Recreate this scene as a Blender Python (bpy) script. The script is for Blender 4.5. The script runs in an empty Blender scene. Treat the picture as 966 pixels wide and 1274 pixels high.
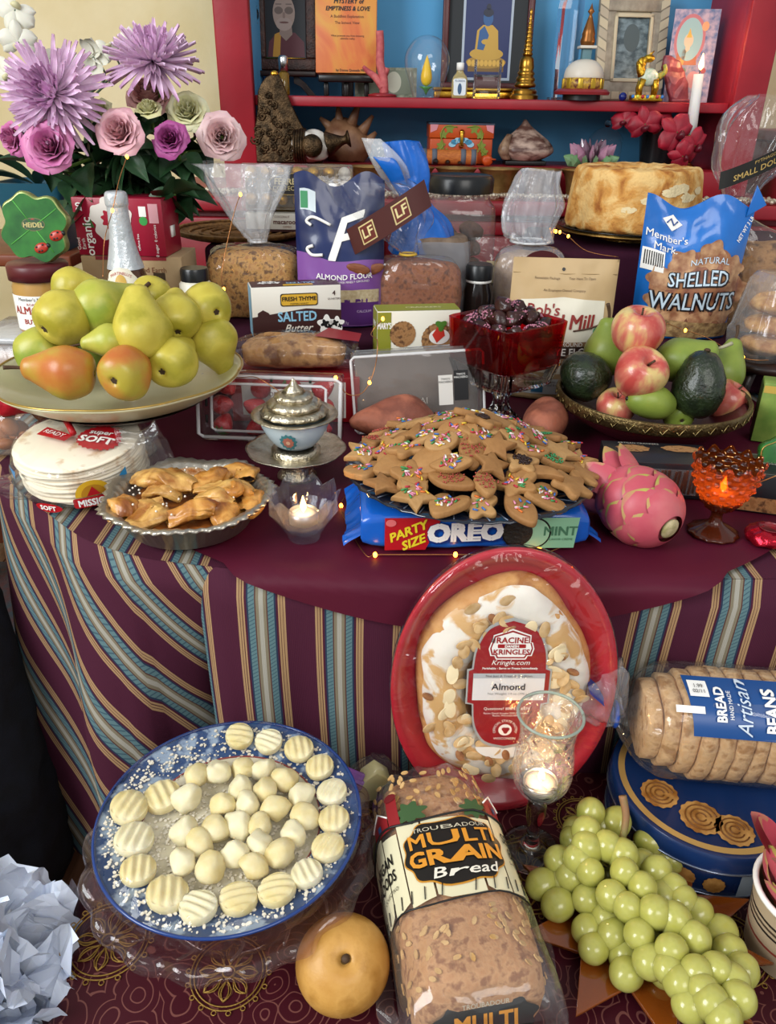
import bpy, bmesh, math, random
from mathutils import Vector as V, Matrix, Euler, noise
from math import sin, cos, pi, radians as R, sqrt, atan2
random.seed(7)
SC = bpy.context.scene
COL = SC.collection
# ------------------------------------------------------------------ camera
CAM_P, PITCH, ROLL, FPX = V((0, 0, 1.2)), 28.0, 1.0, 957.0
cd = bpy.data.cameras.new('camera'); cam = bpy.data.objects.new('camera', cd); COL.objects.link(cam)
cd.sensor_fit = 'VERTICAL'; cd.sensor_height = 36; cd.lens = FPX / 1274 * 36; cd.clip_start = .02
CAM_R = Euler((R(90 - PITCH), 0, 0)).to_matrix() @ Matrix.Rotation(R(ROLL), 3, 'Z')
cam.matrix_world = Matrix.Translation(CAM_P) @ CAM_R.to_4x4()
SC.camera = cam
# ------------------------------------------------------------------ world, daylight, exposure
SC.view_settings.view_transform = 'Standard'; SC.view_settings.look = 'None'
SC.view_settings.exposure = 0.45; SC.view_settings.gamma = 1; SC.view_settings.use_curve_mapping = False
w = bpy.data.worlds.new('room_daylight'); SC.world = w; w.use_nodes = True
w.node_tree.nodes['Background'].inputs[0].default_value = (.93, .96, 1, 1)
w.node_tree.nodes['Background'].inputs[1].default_value = .42
def area(name, loc, target, sx, sy, power, col):
    l = bpy.data.lights.new(name, 'AREA'); l.shape = 'RECTANGLE'; l.size = sx; l.size_y = sy; l.energy = power; l.color = col
    o = bpy.data.objects.new(name, l); COL.objects.link(o); o.location = loc
    o.rotation_euler = (V(target) - V(loc)).to_track_quat('-Z', 'Y').to_euler(); return o
area('window_daylight', (-2.1, -.55, 2.15), (0, 1.0, .7), 1.3, 1.5, 62, (.93, .97, 1))
area('window_daylight', (.9, -1.5, 2.6), (.1, 1.2, .7), 1.6, 1.2, 26, (1, .97, .92))
SC.cycles.max_bounces = 10; SC.cycles.transparent_max_bounces = 24; SC.cycles.transmission_bounces = 10
SC.cycles.caustics_reflective = False; SC.cycles.caustics_refractive = False
SC.cycles.sample_clamp_indirect = 4
# ------------------------------------------------------------------ picture helpers (pixel -> true position)
def ray(px, py):
    return CAM_R @ V(((px - 483) / FPX, (637 - py) / FPX, -1))
def at(px, py, z=None, y=None):
    d = ray(px, py)
    t = (z - CAM_P.z) / d.z if z is not None else (y - CAM_P.y) / d.y
    return CAM_P + d * t
def mpp(p):                      # metres per photo pixel at a point
    return (CAM_R.inverted() @ (V(p) - CAM_P)).z * -1 / FPX
# ------------------------------------------------------------------ materials
def C(h, a=1):
    h = h.lstrip('#'); o = []
    for i in (0, 2, 4):
        c = int(h[i:i+2], 16) / 255
        o.append(c / 12.92 if c <= .04045 else ((c + .055) / 1.055) ** 2.4)
    return (*o, a)
MATS = {}
def nodes(name):
    m = bpy.data.materials.new(name); m.use_nodes = True
    nt = m.node_tree; return m, nt, nt.nodes, nt.links, nt.nodes['Principled BSDF']
def M(name, c='888888', r=.5, metal=0, c2=None, ns=30, lo=.35, hi=.65, bump=0, bs=80, trans=0, ior=1.45, coat=0, sss=0, sssr=(.01, .006, .003), emit=0, ecol=None, det=4, dist=0, st=None, spec=.5, c3=None, sheen=0):
    if name in MATS: return MATS[name]
    m, nt, N, L, B = nodes(name)
    B.inputs['Base Color'].default_value = C(c); B.inputs['Roughness'].default_value = r; B.inputs['Metallic'].default_value = metal
    B.inputs['Transmission Weight'].default_value = trans; B.inputs['IOR'].default_value = ior; B.inputs['Coat Weight'].default_value = coat
    B.inputs['Coat Roughness'].default_value = .08; B.inputs['Specular IOR Level'].default_value = spec; B.inputs['Sheen Weight'].default_value = sheen
    if sss: B.inputs['Subsurface Weight'].default_value = sss; B.inputs['Subsurface Radius'].default_value = sssr; B.inputs['Subsurface Scale'].default_value = 1
    if emit: B.inputs['Emission Strength'].default_value = emit; B.inputs['Emission Color'].default_value = C(ecol or c)
    tc = N.new('ShaderNodeTexCoord'); mp = N.new('ShaderNodeMapping'); L.new(tc.outputs['Object'], mp.inputs[0])
    if st: mp.inputs['Scale'].default_value = st
    if c2:
        t = N.new('ShaderNodeTexNoise'); t.inputs['Scale'].default_value = ns; t.inputs['Detail'].default_value = det; t.inputs['Distortion'].default_value = dist
        rp = N.new('ShaderNodeValToRGB'); e = rp.color_ramp.elements; e[0].position = lo; e[0].color = C(c); e[1].position = hi; e[1].color = C(c2)
        if c3: k = e.new((lo + hi) / 2); k.color = C(c3)
        L.new(mp.outputs[0], t.inputs['Vector']); L.new(t.outputs['Fac'], rp.inputs[0]); L.new(rp.outputs[0], B.inputs['Base Color'])
    if bump:
        t = N.new('ShaderNodeTexNoise'); t.inputs['Scale'].default_value = bs; t.inputs['Detail'].default_value = 3
        b = N.new('ShaderNodeBump'); b.inputs['Strength'].default_value = bump; b.inputs['Distance'].default_value = .002
        L.new(mp.outputs[0], t.inputs['Vector']); L.new(t.outputs['Fac'], b.inputs['Height']); L.new(b.outputs[0], B.inputs['Normal'])
    MATS[name] = m; return m
def thin_ior(N, L, F, ior):      # the same thin sheet seen from either face
    g = N.new('ShaderNodeNewGeometry'); m = N.new('ShaderNodeMapRange'); m.inputs[3].default_value = ior; m.inputs[4].default_value = 1 / ior
    L.new(g.outputs['Backfacing'], m.inputs[0]); L.new(m.outputs[0], F.inputs[0])
def film(name, c='ffffff', haze=.05, r=.1, bump=.6, bs=22, st=(1, 1, 1), ior=1.55):
    """thin clear plastic: mostly transparent, Fresnel gloss, a little haze"""
    if name in MATS: return MATS[name]
    m, nt, N, L, B = nodes(name); out = N['Material Output']
    B.inputs['Base Color'].default_value = C(c); B.inputs['Roughness'].default_value = .3; B.inputs['Specular IOR Level'].default_value = 0
    T = N.new('ShaderNodeBsdfTransparent'); T.inputs[0].default_value = (1, 1, 1, 1)
    G = N.new('ShaderNodeBsdfGlossy'); G.inputs['Roughness'].default_value = r
    F = N.new('ShaderNodeFresnel'); thin_ior(N, L, F, ior)
    tc = N.new('ShaderNodeTexCoord'); mp = N.new('ShaderNodeMapping'); mp.inputs['Scale'].default_value = st; L.new(tc.outputs['Object'], mp.inputs[0])
    t = N.new('ShaderNodeTexNoise'); t.inputs['Scale'].default_value = bs; t.inputs['Detail'].default_value = 2; t.inputs['Distortion'].default_value = 1
    b = N.new('ShaderNodeBump'); b.inputs['Strength'].default_value = bump; b.inputs['Distance'].default_value = .01
    L.new(mp.outputs[0], t.inputs['Vector']); L.new(t.outputs['Fac'], b.inputs['Height'])
    for n in (G, F): L.new(b.outputs[0], n.inputs['Normal'])
    m1 = N.new('ShaderNodeMixShader'); m1.inputs[0].default_value = haze; L.new(T.outputs[0], m1.inputs[1]); L.new(B.outputs[0], m1.inputs[2])
    m2 = N.new('ShaderNodeMixShader'); L.new(F.outputs[0], m2.inputs[0]); L.new(m1.outputs[0], m2.inputs[1]); L.new(G.outputs[0], m2.inputs[2])
    L.new(m2.outputs[0], out.inputs['Surface']); MATS[name] = m; return m
def glass(name, c='ffffff', r=0, ior=1.45, bump=0, bs=60): return M(name, c, r, trans=1, ior=ior, bump=bump, bs=bs)
def thinglass(name, c, tr=.55, rough=.05):
    m, nt, N, L, B = nodes(name); out = N['Material Output']; T = N.new('ShaderNodeBsdfTransparent'); T.inputs[0].default_value = C(c); D = N.new('ShaderNodeBsdfTranslucent'); D.inputs[0].default_value = C(c); G = N.new('ShaderNodeBsdfGlossy'); G.inputs['Roughness'].default_value = rough
    F = N.new('ShaderNodeFresnel'); thin_ior(N, L, F, 1.5); a = N.new('ShaderNodeMixShader'); a.inputs[0].default_value = tr; b = N.new('ShaderNodeMixShader'); L.new(D.outputs[0], a.inputs[1]); L.new(T.outputs[0], a.inputs[2]); L.new(F.outputs[0], b.inputs[0]); L.new(a.outputs[0], b.inputs[1]); L.new(G.outputs[0], b.inputs[2]); L.new(b.outputs[0], out.inputs['Surface']); return m
# ------------------------------------------------------------------ geometry: every maker gives (verts, faces)
def cr(pts, k=6, closed=False):
    n = len(pts); out = []
    for i in range(n if closed else n - 1):
        p = [pts[(i + j) % n] if closed else pts[min(max(i + j, 0), n - 1)] for j in (-1, 0, 1, 2)]
        for s in range(k):
            t = s / k
            out.append(tuple(.5 * (2*b + (c-a)*t + (2*a-5*b+4*c-d)*t*t + (3*b-a-3*c+d)*t**3) for a, b, c, d in zip(*p)))
    if not closed: out.append(tuple(pts[-1]))
    return out
def grid(f, nu, nv, cu=False, cv=False):
    vs = [f(i / (nu if cu else nu - 1), j / (nv if cv else nv - 1)) for j in range(nv) for i in range(nu)]
    fs = []
    for j in range(nv if cv else nv - 1):
        for i in range(nu if cu else nu - 1):
            a, b = i, (i + 1) % nu; c, d = j * nu, ((j + 1) % nv) * nu
            fs.append((a + c, b + c, b + d, a + d))
    return [V(v) for v in vs], fs
def lathe(prof, n=32, fl=None, k=0, cap=False):
    if k: prof = cr(prof, k)
    def f(u, v):
        j = min(int(round(v * (len(prof) - 1))), len(prof) - 1); r, z = prof[j][:2]; th = 2 * pi * u
        if fl: r, z = fl(r, z, th, j)
        return (r * cos(th), r * sin(th), z)
    g = grid(f, n, len(prof), True)
    if cap: g[1].append(tuple(range(n))); g[1].append(tuple(range((len(prof) - 1) * n, len(prof) * n)))
    return g
def loft(secs, n=40, k=5, cap=True, jit=0, seed=0):
    """horizontal superellipse sections: (cx, cy, z, a, b, power, ruffle, frequency)"""
    s = cr([tuple(q) + (2, 0, 8)[len(q) - 5:] if len(q) < 8 else tuple(q) for q in secs], k) if k > 1 else [tuple(q) + (2, 0, 8)[len(q) - 5:] if len(q) < 8 else tuple(q) for q in secs]
    vs, fs = [], []
    for j, (cx, cy, z, a, b, p, rf, fq) in enumerate(s):
        for i in range(n):
            th = 2 * pi * i / n; c_, s_ = cos(th), sin(th); e = 2 / max(p, 1)
            ru = 1 + rf * (sin(th * round(fq) + .3 * j) + .45 * sin(th * (2 * round(fq) + 1) + 1.7 + seed))
            x = a * math.copysign(abs(c_) ** e, c_) * ru; y = b * math.copysign(abs(s_) ** e, s_) * ru
            vs.append(V((cx + x, cy + y, z)))
    for j in range(len(s) - 1):
        for i in range(n):
            fs.append((j*n + i, j*n + (i+1) % n, (j+1)*n + (i+1) % n, (j+1)*n + i))
    if cap: fs.append(tuple(range(n))[::-1]); fs.append(tuple((len(s)-1)*n + i for i in range(n)))
    g = (vs, fs)
    return disp(g, 18, jit, seed) if jit else g
def tube(pts, r=.002, n=8, cap=True, k=0):
    if k: pts = cr([tuple(p) for p in pts], k)
    pts = [V(p) for p in pts]; m = len(pts); vs, fs = [], []
    t0 = (pts[1] - pts[0]).normalized(); nr = t0.orthogonal().normalized()
    for i, p in enumerate(pts):
        t = (pts[min(i+1, m-1)] - pts[max(i-1, 0)]).normalized()
        nr = (nr - t * nr.dot(t)).normalized(); bn = t.cross(nr)
        q = r(i / (m - 1)) if callable(r) else r
        for a in range(n): vs.append(p + (nr * cos(2*pi*a/n) + bn * sin(2*pi*a/n)) * q)
    for i in range(m - 1):
        for a in range(n): fs.append((i*n + a, i*n + (a+1) % n, (i+1)*n + (a+1) % n, (i+1)*n + a))
    if cap: fs.append(tuple(range(n))[::-1]); fs.append(tuple((m-1)*n + a for a in range(n)))
    return vs, fs
def frombm(bm):
    bm.verts.index_update(); g = ([v.co.copy() for v in bm.verts], [tuple(v.index for v in f.verts) for f in bm.faces]); bm.free(); return g
def box(w, d, h, bev=.002, seg=2, c=(0, 0, 0)):      # stands on z=0 at c
    bm = bmesh.new(); bmesh.ops.create_cube(bm, size=1)
    bmesh.ops.scale(bm, vec=(w, d, h), verts=bm.verts)
    if bev: bmesh.ops.bevel(bm, geom=list(bm.edges), offset=bev, segments=seg, profile=.5, affect='EDGES')
    bmesh.ops.translate(bm, vec=(c[0], c[1], c[2] + h / 2), verts=bm.verts); return frombm(bm)
def ball(rx, ry=None, rz=None, n=20, m=12, f=None, c=(0, 0, 0)):
    ry = ry or rx; rz = rz or rx
    def g(u, v):
        a, b = 2*pi*u, pi*v; p = V((sin(b)*cos(a), sin(b)*sin(a), cos(b))); q = V((p.x*rx, p.y*ry, p.z*rz))
        return (f(p, q) if f else q) + V(c)
    return grid(g, n, m, True)
def prism(poly, t, bev=0, z=0, seg=1):               # flat plate of outline poly, thickness t
    bm = bmesh.new(); vs = [bm.verts.new((x, y, z)) for x, y in poly]; f = bm.faces.new(vs)
    r = bmesh.ops.extrude_face_region(bm, geom=[f]); up = [e for e in r['geom'] if isinstance(e, bmesh.types.BMVert)]
    bmesh.ops.translate(bm, vec=(0, 0, t), verts=up)
    if bev:
        zt = z + t - 1e-7; ed = [e for e in bm.edges if all(v.co.z > zt - 1e-6 for v in e.verts) or all(v.co.z < z + 1e-6 for v in e.verts)]
        bmesh.ops.bevel(bm, geom=ed, offset=bev, segments=seg + 1, profile=.5, affect='EDGES', clamp_overlap=True)
    return frombm(bm)
def disp(g, sc, amp, seed=0):
    o = V((seed * 7.3, seed * 3.1, seed * 1.7))
    return [p + noise.noise_vector(p * sc + o) * amp for p in g[0]], g[1]
def tf(g, m):
    return [m @ p for p in g[0]], g[1]
def T3(x=0, y=0, z=0, rx=0, ry=0, rz=0, s=1):
    return Matrix.Translation((x, y, z)) @ Euler((R(rx), R(ry), R(rz))).to_matrix().to_4x4() @ Matrix.Diagonal((*(s if isinstance(s, tuple) else (s, s, s)), 1))
def join(*gs):
    vs, fs = [], []
    for g in gs:
        o = len(vs); vs += list(g[0]); fs += [tuple(i + o for i in f) for f in g[1]]
    return vs, fs
# ------------------------------------------------------------------ objects
def mesh(name, g, m, smooth=True, norm=True, sharp=None):
    me = bpy.data.meshes.new(name); me.from_pydata([tuple(v) for v in g[0]], [], g[1])
    bm = bmesh.new(); bm.from_mesh(me); bmesh.ops.remove_doubles(bm, verts=bm.verts, dist=2e-6)
    if norm: bmesh.ops.recalc_face_normals(bm, faces=bm.faces)
    for f in bm.faces: f.smooth = smooth
    bm.to_mesh(me); bm.free()
    if sharp: me.set_sharp_from_angle(angle=R(sharp))
    for q in (m if isinstance(m, (list, tuple)) else [m]): me.materials.append(q)
    return me
def mk(name, g, m, parent=None, smooth=True, label=None, norm=True, sharp=None, kind=None):
    me = g if isinstance(g, bpy.types.Mesh) else mesh(name, g, m, smooth, norm, sharp)
    o = bpy.data.objects.new(name, me); COL.objects.link(o)
    if parent is not None: o.parent = parent
    if label: o['label'] = label
    if kind: o['kind'] = kind
    return o
def thing(name, label, cat, loc=(0, 0, 0), rz=0, group=None, rot=None):
    o = bpy.data.objects.new(name, None); COL.objects.link(o); o.empty_display_size = .02
    o.location = loc; o.rotation_euler = rot if rot else (0, 0, R(rz)); o['label'] = label; o['category'] = cat
    if group: o['group'] = group
    return o
def tag(o, label, cat, group=None):
    o['label'] = label; o['category'] = cat
    if group: o['group'] = group
    return o
def struct(o): o['kind'] = 'structure'; return o
def dup(root, loc, rot=None, label=None, scale=None):
    r = root.copy(); COL.objects.link(r); r.location = loc
    if rot is not None: r.rotation_euler = rot
    if scale: r.scale = (scale,) * 3 if not isinstance(scale, tuple) else scale
    if label: r['label'] = label
    for ch in list(root.children):
        c = ch.copy(); COL.objects.link(c); c.parent = r
        for g in ch.children: d = g.copy(); COL.objects.link(d); d.parent = c
    return r
# ------------------------------------------------------------------ flat print: panels and lettering laid on a surface map S(x, y, off)
def plane(o, ux=(1, 0, 0), uy=(0, 0, 1)):
    o, ux, uy = V(o), V(ux).normalized(), V(uy).normalized(); n = ux.cross(uy)
    return lambda x, y, d=0: o + ux * x + uy * y + n * d
def decal(poly, m, parent, S, off=.0005, name='printed_panel', cut=None, label=None):
    bm = bmesh.new(); bm.faces.new([bm.verts.new((x, y, 0)) for x, y in poly])
    if cut:
        x0, x1 = min(p[0] for p in poly), max(p[0] for p in poly); y0, y1 = min(p[1] for p in poly), max(p[1] for p in poly)
        for ax, a, b in ((0, x0, x1), (1, y0, y1)):
            q = a + cut
            while q < b:
                co = [0, 0, 0]; no = [0, 0, 0]; co[ax] = q; no[ax] = 1
                bmesh.ops.bisect_plane(bm, geom=list(bm.verts) + list(bm.edges) + list(bm.faces), plane_co=co, plane_no=no, dist=1e-6); q += cut
    bmesh.ops.triangulate(bm, faces=bm.faces)
    for v in bm.verts: v.co = S(v.co.x, v.co.y, off)
    return mk(name, frombm(bm), m, parent, norm=False, label=label)
def text(s, size, m, parent, S, x=0, y=0, off=.0009, bold=0, shear=0, sx=1, rot=0, al='CENTER', name='lettering', arc=0):
    c = bpy.data.curves.new('t', 'FONT'); c.body = s; c.size = size; c.align_x = al; c.align_y = 'CENTER'; c.shear = shear; c.resolution_u = 2
    o = bpy.data.objects.new('t', c); COL.objects.link(o)
    me = bpy.data.meshes.new_from_object(o); bpy.data.objects.remove(o); bpy.data.curves.remove(c)
    ca, sa = cos(R(rot)), sin(R(rot)); vs = []; fs = []; e = bold * size
    for i, (ox, oy) in enumerate(((e, e), (-e, e), (e, -e), (-e, -e)) if bold else ((0, 0),)):   # heavier letters: overlapping shifted strokes
        n0 = len(vs); fs += [tuple(n0 + k for k in p.vertices) for p in me.polygons]
        for v in me.vertices:
            a, b = v.co.x * sx + ox, v.co.y + oy
            if arc: th = a / arc; a, b = (arc + b) * sin(th), (arc + b) * cos(th) - arc
            vs.append(S(x + a * ca - b * sa, y + a * sa + b * ca, off + i * 2e-5))
    g = (vs, fs); bpy.data.meshes.remove(me)
    return mk(name, g, m, parent, False, norm=False)
def ell(x, y, rx, ry=None, n=28, a0=0, a1=2 * pi): ry = ry or rx; return [(x + rx*cos(a0 + (a1-a0)*i/n), y + ry*sin(a0 + (a1-a0)*i/n)) for i in range(n if a1 - a0 > 6.2 else n + 1)]
def rect(x, y, w, h): return [(x-w/2, y-h/2), (x+w/2, y-h/2), (x+w/2, y+h/2), (x-w/2, y+h/2)]
def rrect(x, y, w, h, r, n=5):
    o = []
    for cx, cy, a in ((x+w/2-r, y+h/2-r, 0), (x-w/2+r, y+h/2-r, pi/2), (x-w/2+r, y-h/2+r, pi), (x+w/2-r, y-h/2+r, 1.5*pi)):
        o += [(cx + r*cos(a + pi/2*i/n), cy + r*sin(a + pi/2*i/n)) for i in range(n + 1)]
    return o
def wob(x, y, r, amp, k, n=60, ry=None, ph=0): ry = ry or r; return [(x + r*(1 + amp*sin(k*t + ph))*cos(t), y + ry*(1 + amp*sin(k*t + ph))*sin(t)) for t in [2*pi*i/n for i in range(n)]]
# common inks and stuffs
WHT = M('white_print', 'f2f0ea', .45); BLK = M('black_print', '121212', .4); RED = M('red_print', 'b3141e', .4); GLD = M('gold_print', 'd9a441', .35)
def ink(h, r=.4): return M('print_' + h, h, r)
# ================================================================== SETTING
TZ, BZ, SHZ, CTZ = .738, .462, 1.212, 1.01        # table, bench, cabinet shelf, cabinet counter heights
wallm = M('cream_plaster', 'e6d6ad', .85, c2='dcc999', ns=5, bump=.5, bs=60)
struct(mk('wall_back', box(5, .1, 2.7, 0, c=(0, 2.42, 0)), wallm, smooth=False))
struct(mk('wall_left', box(.1, 3, 2.7, 0, c=(-2.55, .9, 0)), wallm, smooth=False))
floor = struct(mk('floor', box(5.2, 4.4, .08, 0, c=(0, .4, -.095)), M('dark_floor_bed', '2b1a12', .6), smooth=False))
plm = [M('floor_wood%d' % i, c, .38, c2=d, ns=14, st=(9, .6, 1), bump=.15, bs=60) for i, (c, d) in enumerate((('6a4630', '4d3020'), ('75503a', '563726'), ('5c3c28', '47301f')))]
for i in range(14):
    for j in range(2):
        L_ = 1.5; mk('plank', box(.088, L_ - .004, .014, .0015, 1, c=(-1.35 + i * .091, -.1 + j * L_ + (i % 3) * .37, -.015)), plm[(i * 2 + j) % 3], floor, smooth=False)
rug = thing('rug', 'dark patterned rug with teal stripes on the wooden floor behind the table', 'rug', (-1.02, 1.44, .0))
mk('rug_field', box(.9, .9, .012, .004), M('rug_wool', '2c3b44', .95, c2='4a2a2c', ns=40, bump=.8, bs=300), rug)
for k, (y, c) in enumerate(((-.42, '7f9aa0'), (-.37, '2f5a66'), (-.33, 'a08060'))): mk('stripe', box(.9, .024, .003, .001, c=(0, y, .0115)), M('rug_stripe_' + c, c, .95, bump=.6, bs=300), rug)
# ---- red cabinet with blue back
redp = M('red_paint', 'a01f2c', .42, c2='8e1a26', ns=8, bump=.12, bs=90); bluep = M('blue_paint', '58a2d2', .6, c2='4e9aca', ns=5)
XL, XR = -.33, .785
cab = thing('cabinet', 'red painted wooden cabinet with open shelves and a sky blue back', 'cabinet', (0, 0, 0))
mk('back_panel', box(XR - XL + .1, .02, 1.4, 0, c=((XL + XR) / 2, 2.31, CTZ)), bluep, cab, False)
mk('post', box(.08, .03, 1.4, .004, c=(XL - .04, 2.045, CTZ)), redp, cab); mk('post', box(.075, .03, 1.4, .004, c=(XR + .0375, 2.045, CTZ)), redp, cab)
mk('side_panel', box(.02, .26, 1.4, 0, c=(XL - .012, 2.18, CTZ)), bluep, cab, False); mk('side_panel', box(.02, .26, 1.4, 0, c=(XR + .012, 2.18, CTZ)), redp, cab, False)
mk('shelf', box(XR - XL, .25, .022, .003, c=((XL + XR) / 2, 2.175, SHZ - .022)), redp, cab)
mk('counter', box(1.5, .5, .03, .005, c=(.17, 2.08, CTZ - .03)), redp, cab)
mk('lower_body', box(1.44, .42, CTZ - .03, .003, c=(.17, 2.09, 0)), redp, cab)
for k in range(3): mk('drawer_front', box(.46, .014, .17, .006, c=(-.28 + k * .49, 1.875, .78)), redp, cab)
mk('base_trim', box(1.46, .02, .03, .004, c=(.17, 1.868, CTZ - .075)), redp, cab)
sc2 = thing('side_cupboard', 'low red cupboard against the cream wall right of the blue cabinet', 'cupboard', (1.27, 2.19, 0))
mk('body', box(.6, .3, 1.13, .006), redp, sc2); mk('top', box(.64, .33, .025, .004, c=(0, 0, 1.13)), redp, sc2)
# ---- wooden side stand at the far left
wd = M('reddish_wood', '7d3f25', .4, c2='5d2c18', ns=18, st=(1, 1, .2)); st_ = thing('plant_stand', 'reddish wooden slatted plant stand behind the pears at left', 'stand', (-.93, 1.86, 0))
mk('top_board', box(.5, .36, .025, .004, c=(0, 0, .88)), wd, st_)
for x in (-.22, .2):
    for y in (-.15, .15): mk('leg', box(.045, .045, .8672, .004, c=(x, y, .0128)), wd, st_)
for z in (.7, .5): mk('rail', box(.42, .02, .05, .003, c=(0, -.15, z)), wd, st_)
# ---- oval table
edge = cr([(-.66, 1.5), (-.63, 1.18), (-.55, .99), (-.43, .855), (-.33, .775), (-.2, .738), (0, .725), (.3, .728), (.6, .75), (.82, .84), (.95, 1.0), (1.0, 1.3)], 8)
EX = sorted((x, y) for x, y in edge if y < 1.05)
def edgeY(X):
    for (a, b), (c, d) in zip(EX, EX[1:]):
        if a <= X <= c: return b + (d - b) * (X - a) / (c - a + 1e-9)
    return 9
tab = thing('table', 'long table hidden under the striped and burgundy cloths', 'table', (0, 0, 0)); twd = M('table_wood', '5a3a26', .5)
mk('tabletop', prism([(x, y + .012) for x, y in edge] + [(1.0, 1.84), (-.66, 1.84)], .028, 0, TZ - .036), twd, tab, False)
for x, y in ((-.5, 1.15), (-.5, 1.7), (.8, 1.1), (.85, 1.7)): mk('leg', box(.05, .05, TZ - .036, .003, c=(x, y, 0)), twd, tab)
# ---- striped cloth: woven stripes come from UV metres
def stripes():
    m, nt, N, L, B = nodes('woven_stripes'); B.inputs['Roughness'].default_value = .8; B.inputs['Specular IOR Level'].default_value = .2
    uv = N.new('ShaderNodeUVMap'); sp = N.new('ShaderNodeSeparateXYZ'); L.new(uv.outputs[0], sp.inputs[0])
    def mth(op, a, b=None):
        n = N.new('ShaderNodeMath'); n.operation = op
        for i, q in enumerate((a, b)):
            if q is None: continue
            if isinstance(q, (int, float)): n.inputs[i].default_value = q
            else: L.new(q, n.inputs[i])
        return n.outputs[0]
    P = .0895; ph = mth('FRACT', mth('ADD', mth('DIVIDE', mth('ADD', sp.outputs[0], .142), P), 100.5))
    rp = N.new('ShaderNodeValToRGB'); rp.color_ramp.interpolation = 'CONSTANT'; e = rp.color_ramp.elements
    bu, tn, dk, nv, te, gy, pa = '471a2e', 'a5845f', '54352f', '28344a', '5b787c', '7d7460', 'a09c90'
    half = [(.5, .53, pa), (.53, .57, gy), (.57, .585, dk), (.585, .665, te), (.665, .69, nv), (.69, .715, bu), (.715, .74, tn), (.74, .75, dk), (.75, .775, tn), (.775, .785, dk), (.785, .81, tn), (.81, 1, bu)]
    stops = sorted([(a, c) for a, b, c in half] + [(1 - b, c) for a, b, c in half])
    e[0].position = 0; e[0].color = C(stops[0][1]); e[1].position = .999; e[1].color = C(bu)
    for p, c in stops[1:]:
        if len(e) < 31: k = e.new(p); k.color = C(c)
    L.new(ph, rp.inputs[0])
    rib = mth('FRACT', mth('MULTIPLY', mth('ADD', sp.outputs[1], mth('MULTIPLY', sp.outputs[0], .7)), 190)); d = mth('GREATER_THAN', rib, .72)
    ist = mth('MULTIPLY', mth('LESS_THAN', mth('ABSOLUTE', mth('SUBTRACT', mth('ABSOLUTE', mth('SUBTRACT', ph, .5)), .125)), .038), mth('MULTIPLY', d, .55))
    mx = N.new('ShaderNodeMixRGB'); L.new(ist, mx.inputs[0]); L.new(rp.outputs[0], mx.inputs[1]); mx.inputs[2].default_value = C('16304a')
    L.new(mx.outputs[0], B.inputs['Base Color'])
    b = N.new('ShaderNodeBump'); b.inputs['Strength'].default_value = .25; b.inputs['Distance'].default_value = .0006
    L.new(mth('SINE', mth('MULTIPLY', sp.outputs[0], 4200)), b.inputs['Height']); L.new(b.outputs[0], B.inputs['Normal']); return m
STR = stripes()
def mkuv(name, g, uvs, m, parent):
    me = bpy.data.meshes.new(name); me.from_pydata([tuple(v) for v in g[0]], [], g[1]); u = me.uv_layers.new(name='UVMap')
    for l in me.loops: u.data[l.index].uv = uvs[l.vertex_index]
    for p in me.polygons: p.use_smooth = True
    me.materials.append(m); o = bpy.data.objects.new(name, me); COL.objects.link(o); o.parent = parent; return o
scl = thing('striped_tablecloth', 'burgundy tablecloth woven with teal and tan stripes, hanging over the table front', 'tablecloth', (0, 0, TZ))
top = [(x, y) for x, y in edge] + [(1.0, 1.84), (-.66, 1.84)]
mkuv('cloth_top', ([V((x, y, -.004)) for x, y in top], [tuple(range(len(top)))]), [(x, y) for x, y in top], STR, scl)
Lf = [p for p in cr([(-.66, 1.5), (-.63, 1.18), (-.55, .99), (-.43, .855), (-.33, .775), (-.2, .738)], 12)]
def left_f(u, v):
    q = u * (len(Lf) - 1); i = min(int(q), len(Lf) - 2); f = q - i
    x = Lf[i][0] * (1 - f) + Lf[i+1][0] * f; y = Lf[i][1] * (1 - f) + Lf[i+1][1] * f
    n = V((Lf[i+1][1] - Lf[i][1], -(Lf[i+1][0] - Lf[i][0]), 0)).normalized(); n = -n if n.y > 0 else n
    t = v * .725; ease = min(1, t / .03); rec = max(0, (u - .80) / .2) ** 1.5 * min(1, t / .25) * .11
    bul = .012 * ease + .02 * min(1, t / .3) * sin(u * 19 + .6) * (1 if u < .8 else .4) + .03 * t * (u < .85)
    return V((x + .004, y, 0)) + n * bul + V((0, rec, 0)) + V((0, 0, -t - .0045)), (x - t * (1 - .25 * t) * (.26 + .42 * u), y + t)
gl = grid(lambda u, v: left_f(u, v)[0], 90, 70); mkuv('left_drape', gl, [left_f(i / 89, j / 69)[1] for j in range(70) for i in range(90)], STR, scl)
def front_f(u, v):
    x = -.225 + u * 1.05; t = v * .72; y0 = edgeY(x); ease = min(1, t / .03)
    curl = max(0, (.035 - u) / .035) ** 2 * .03
    y = y0 - .012 * ease - .006 * sin(x * 31 + 1.1) * min(1, t / .2) - .004 * sin(x * 77) * min(1, t / .3) + curl - .02 * t
    return V((x + .028 * t * (1 - u * 2.2), y, -t - .0045)), (x + .004 * sin(9 * t), t)
gf = grid(lambda u, v: front_f(u, v)[0], 150, 50); mkuv('front_drape', gf, [front_f(i / 149, j / 49)[1] for j in range(50) for i in range(150)], STR, scl)
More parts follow.
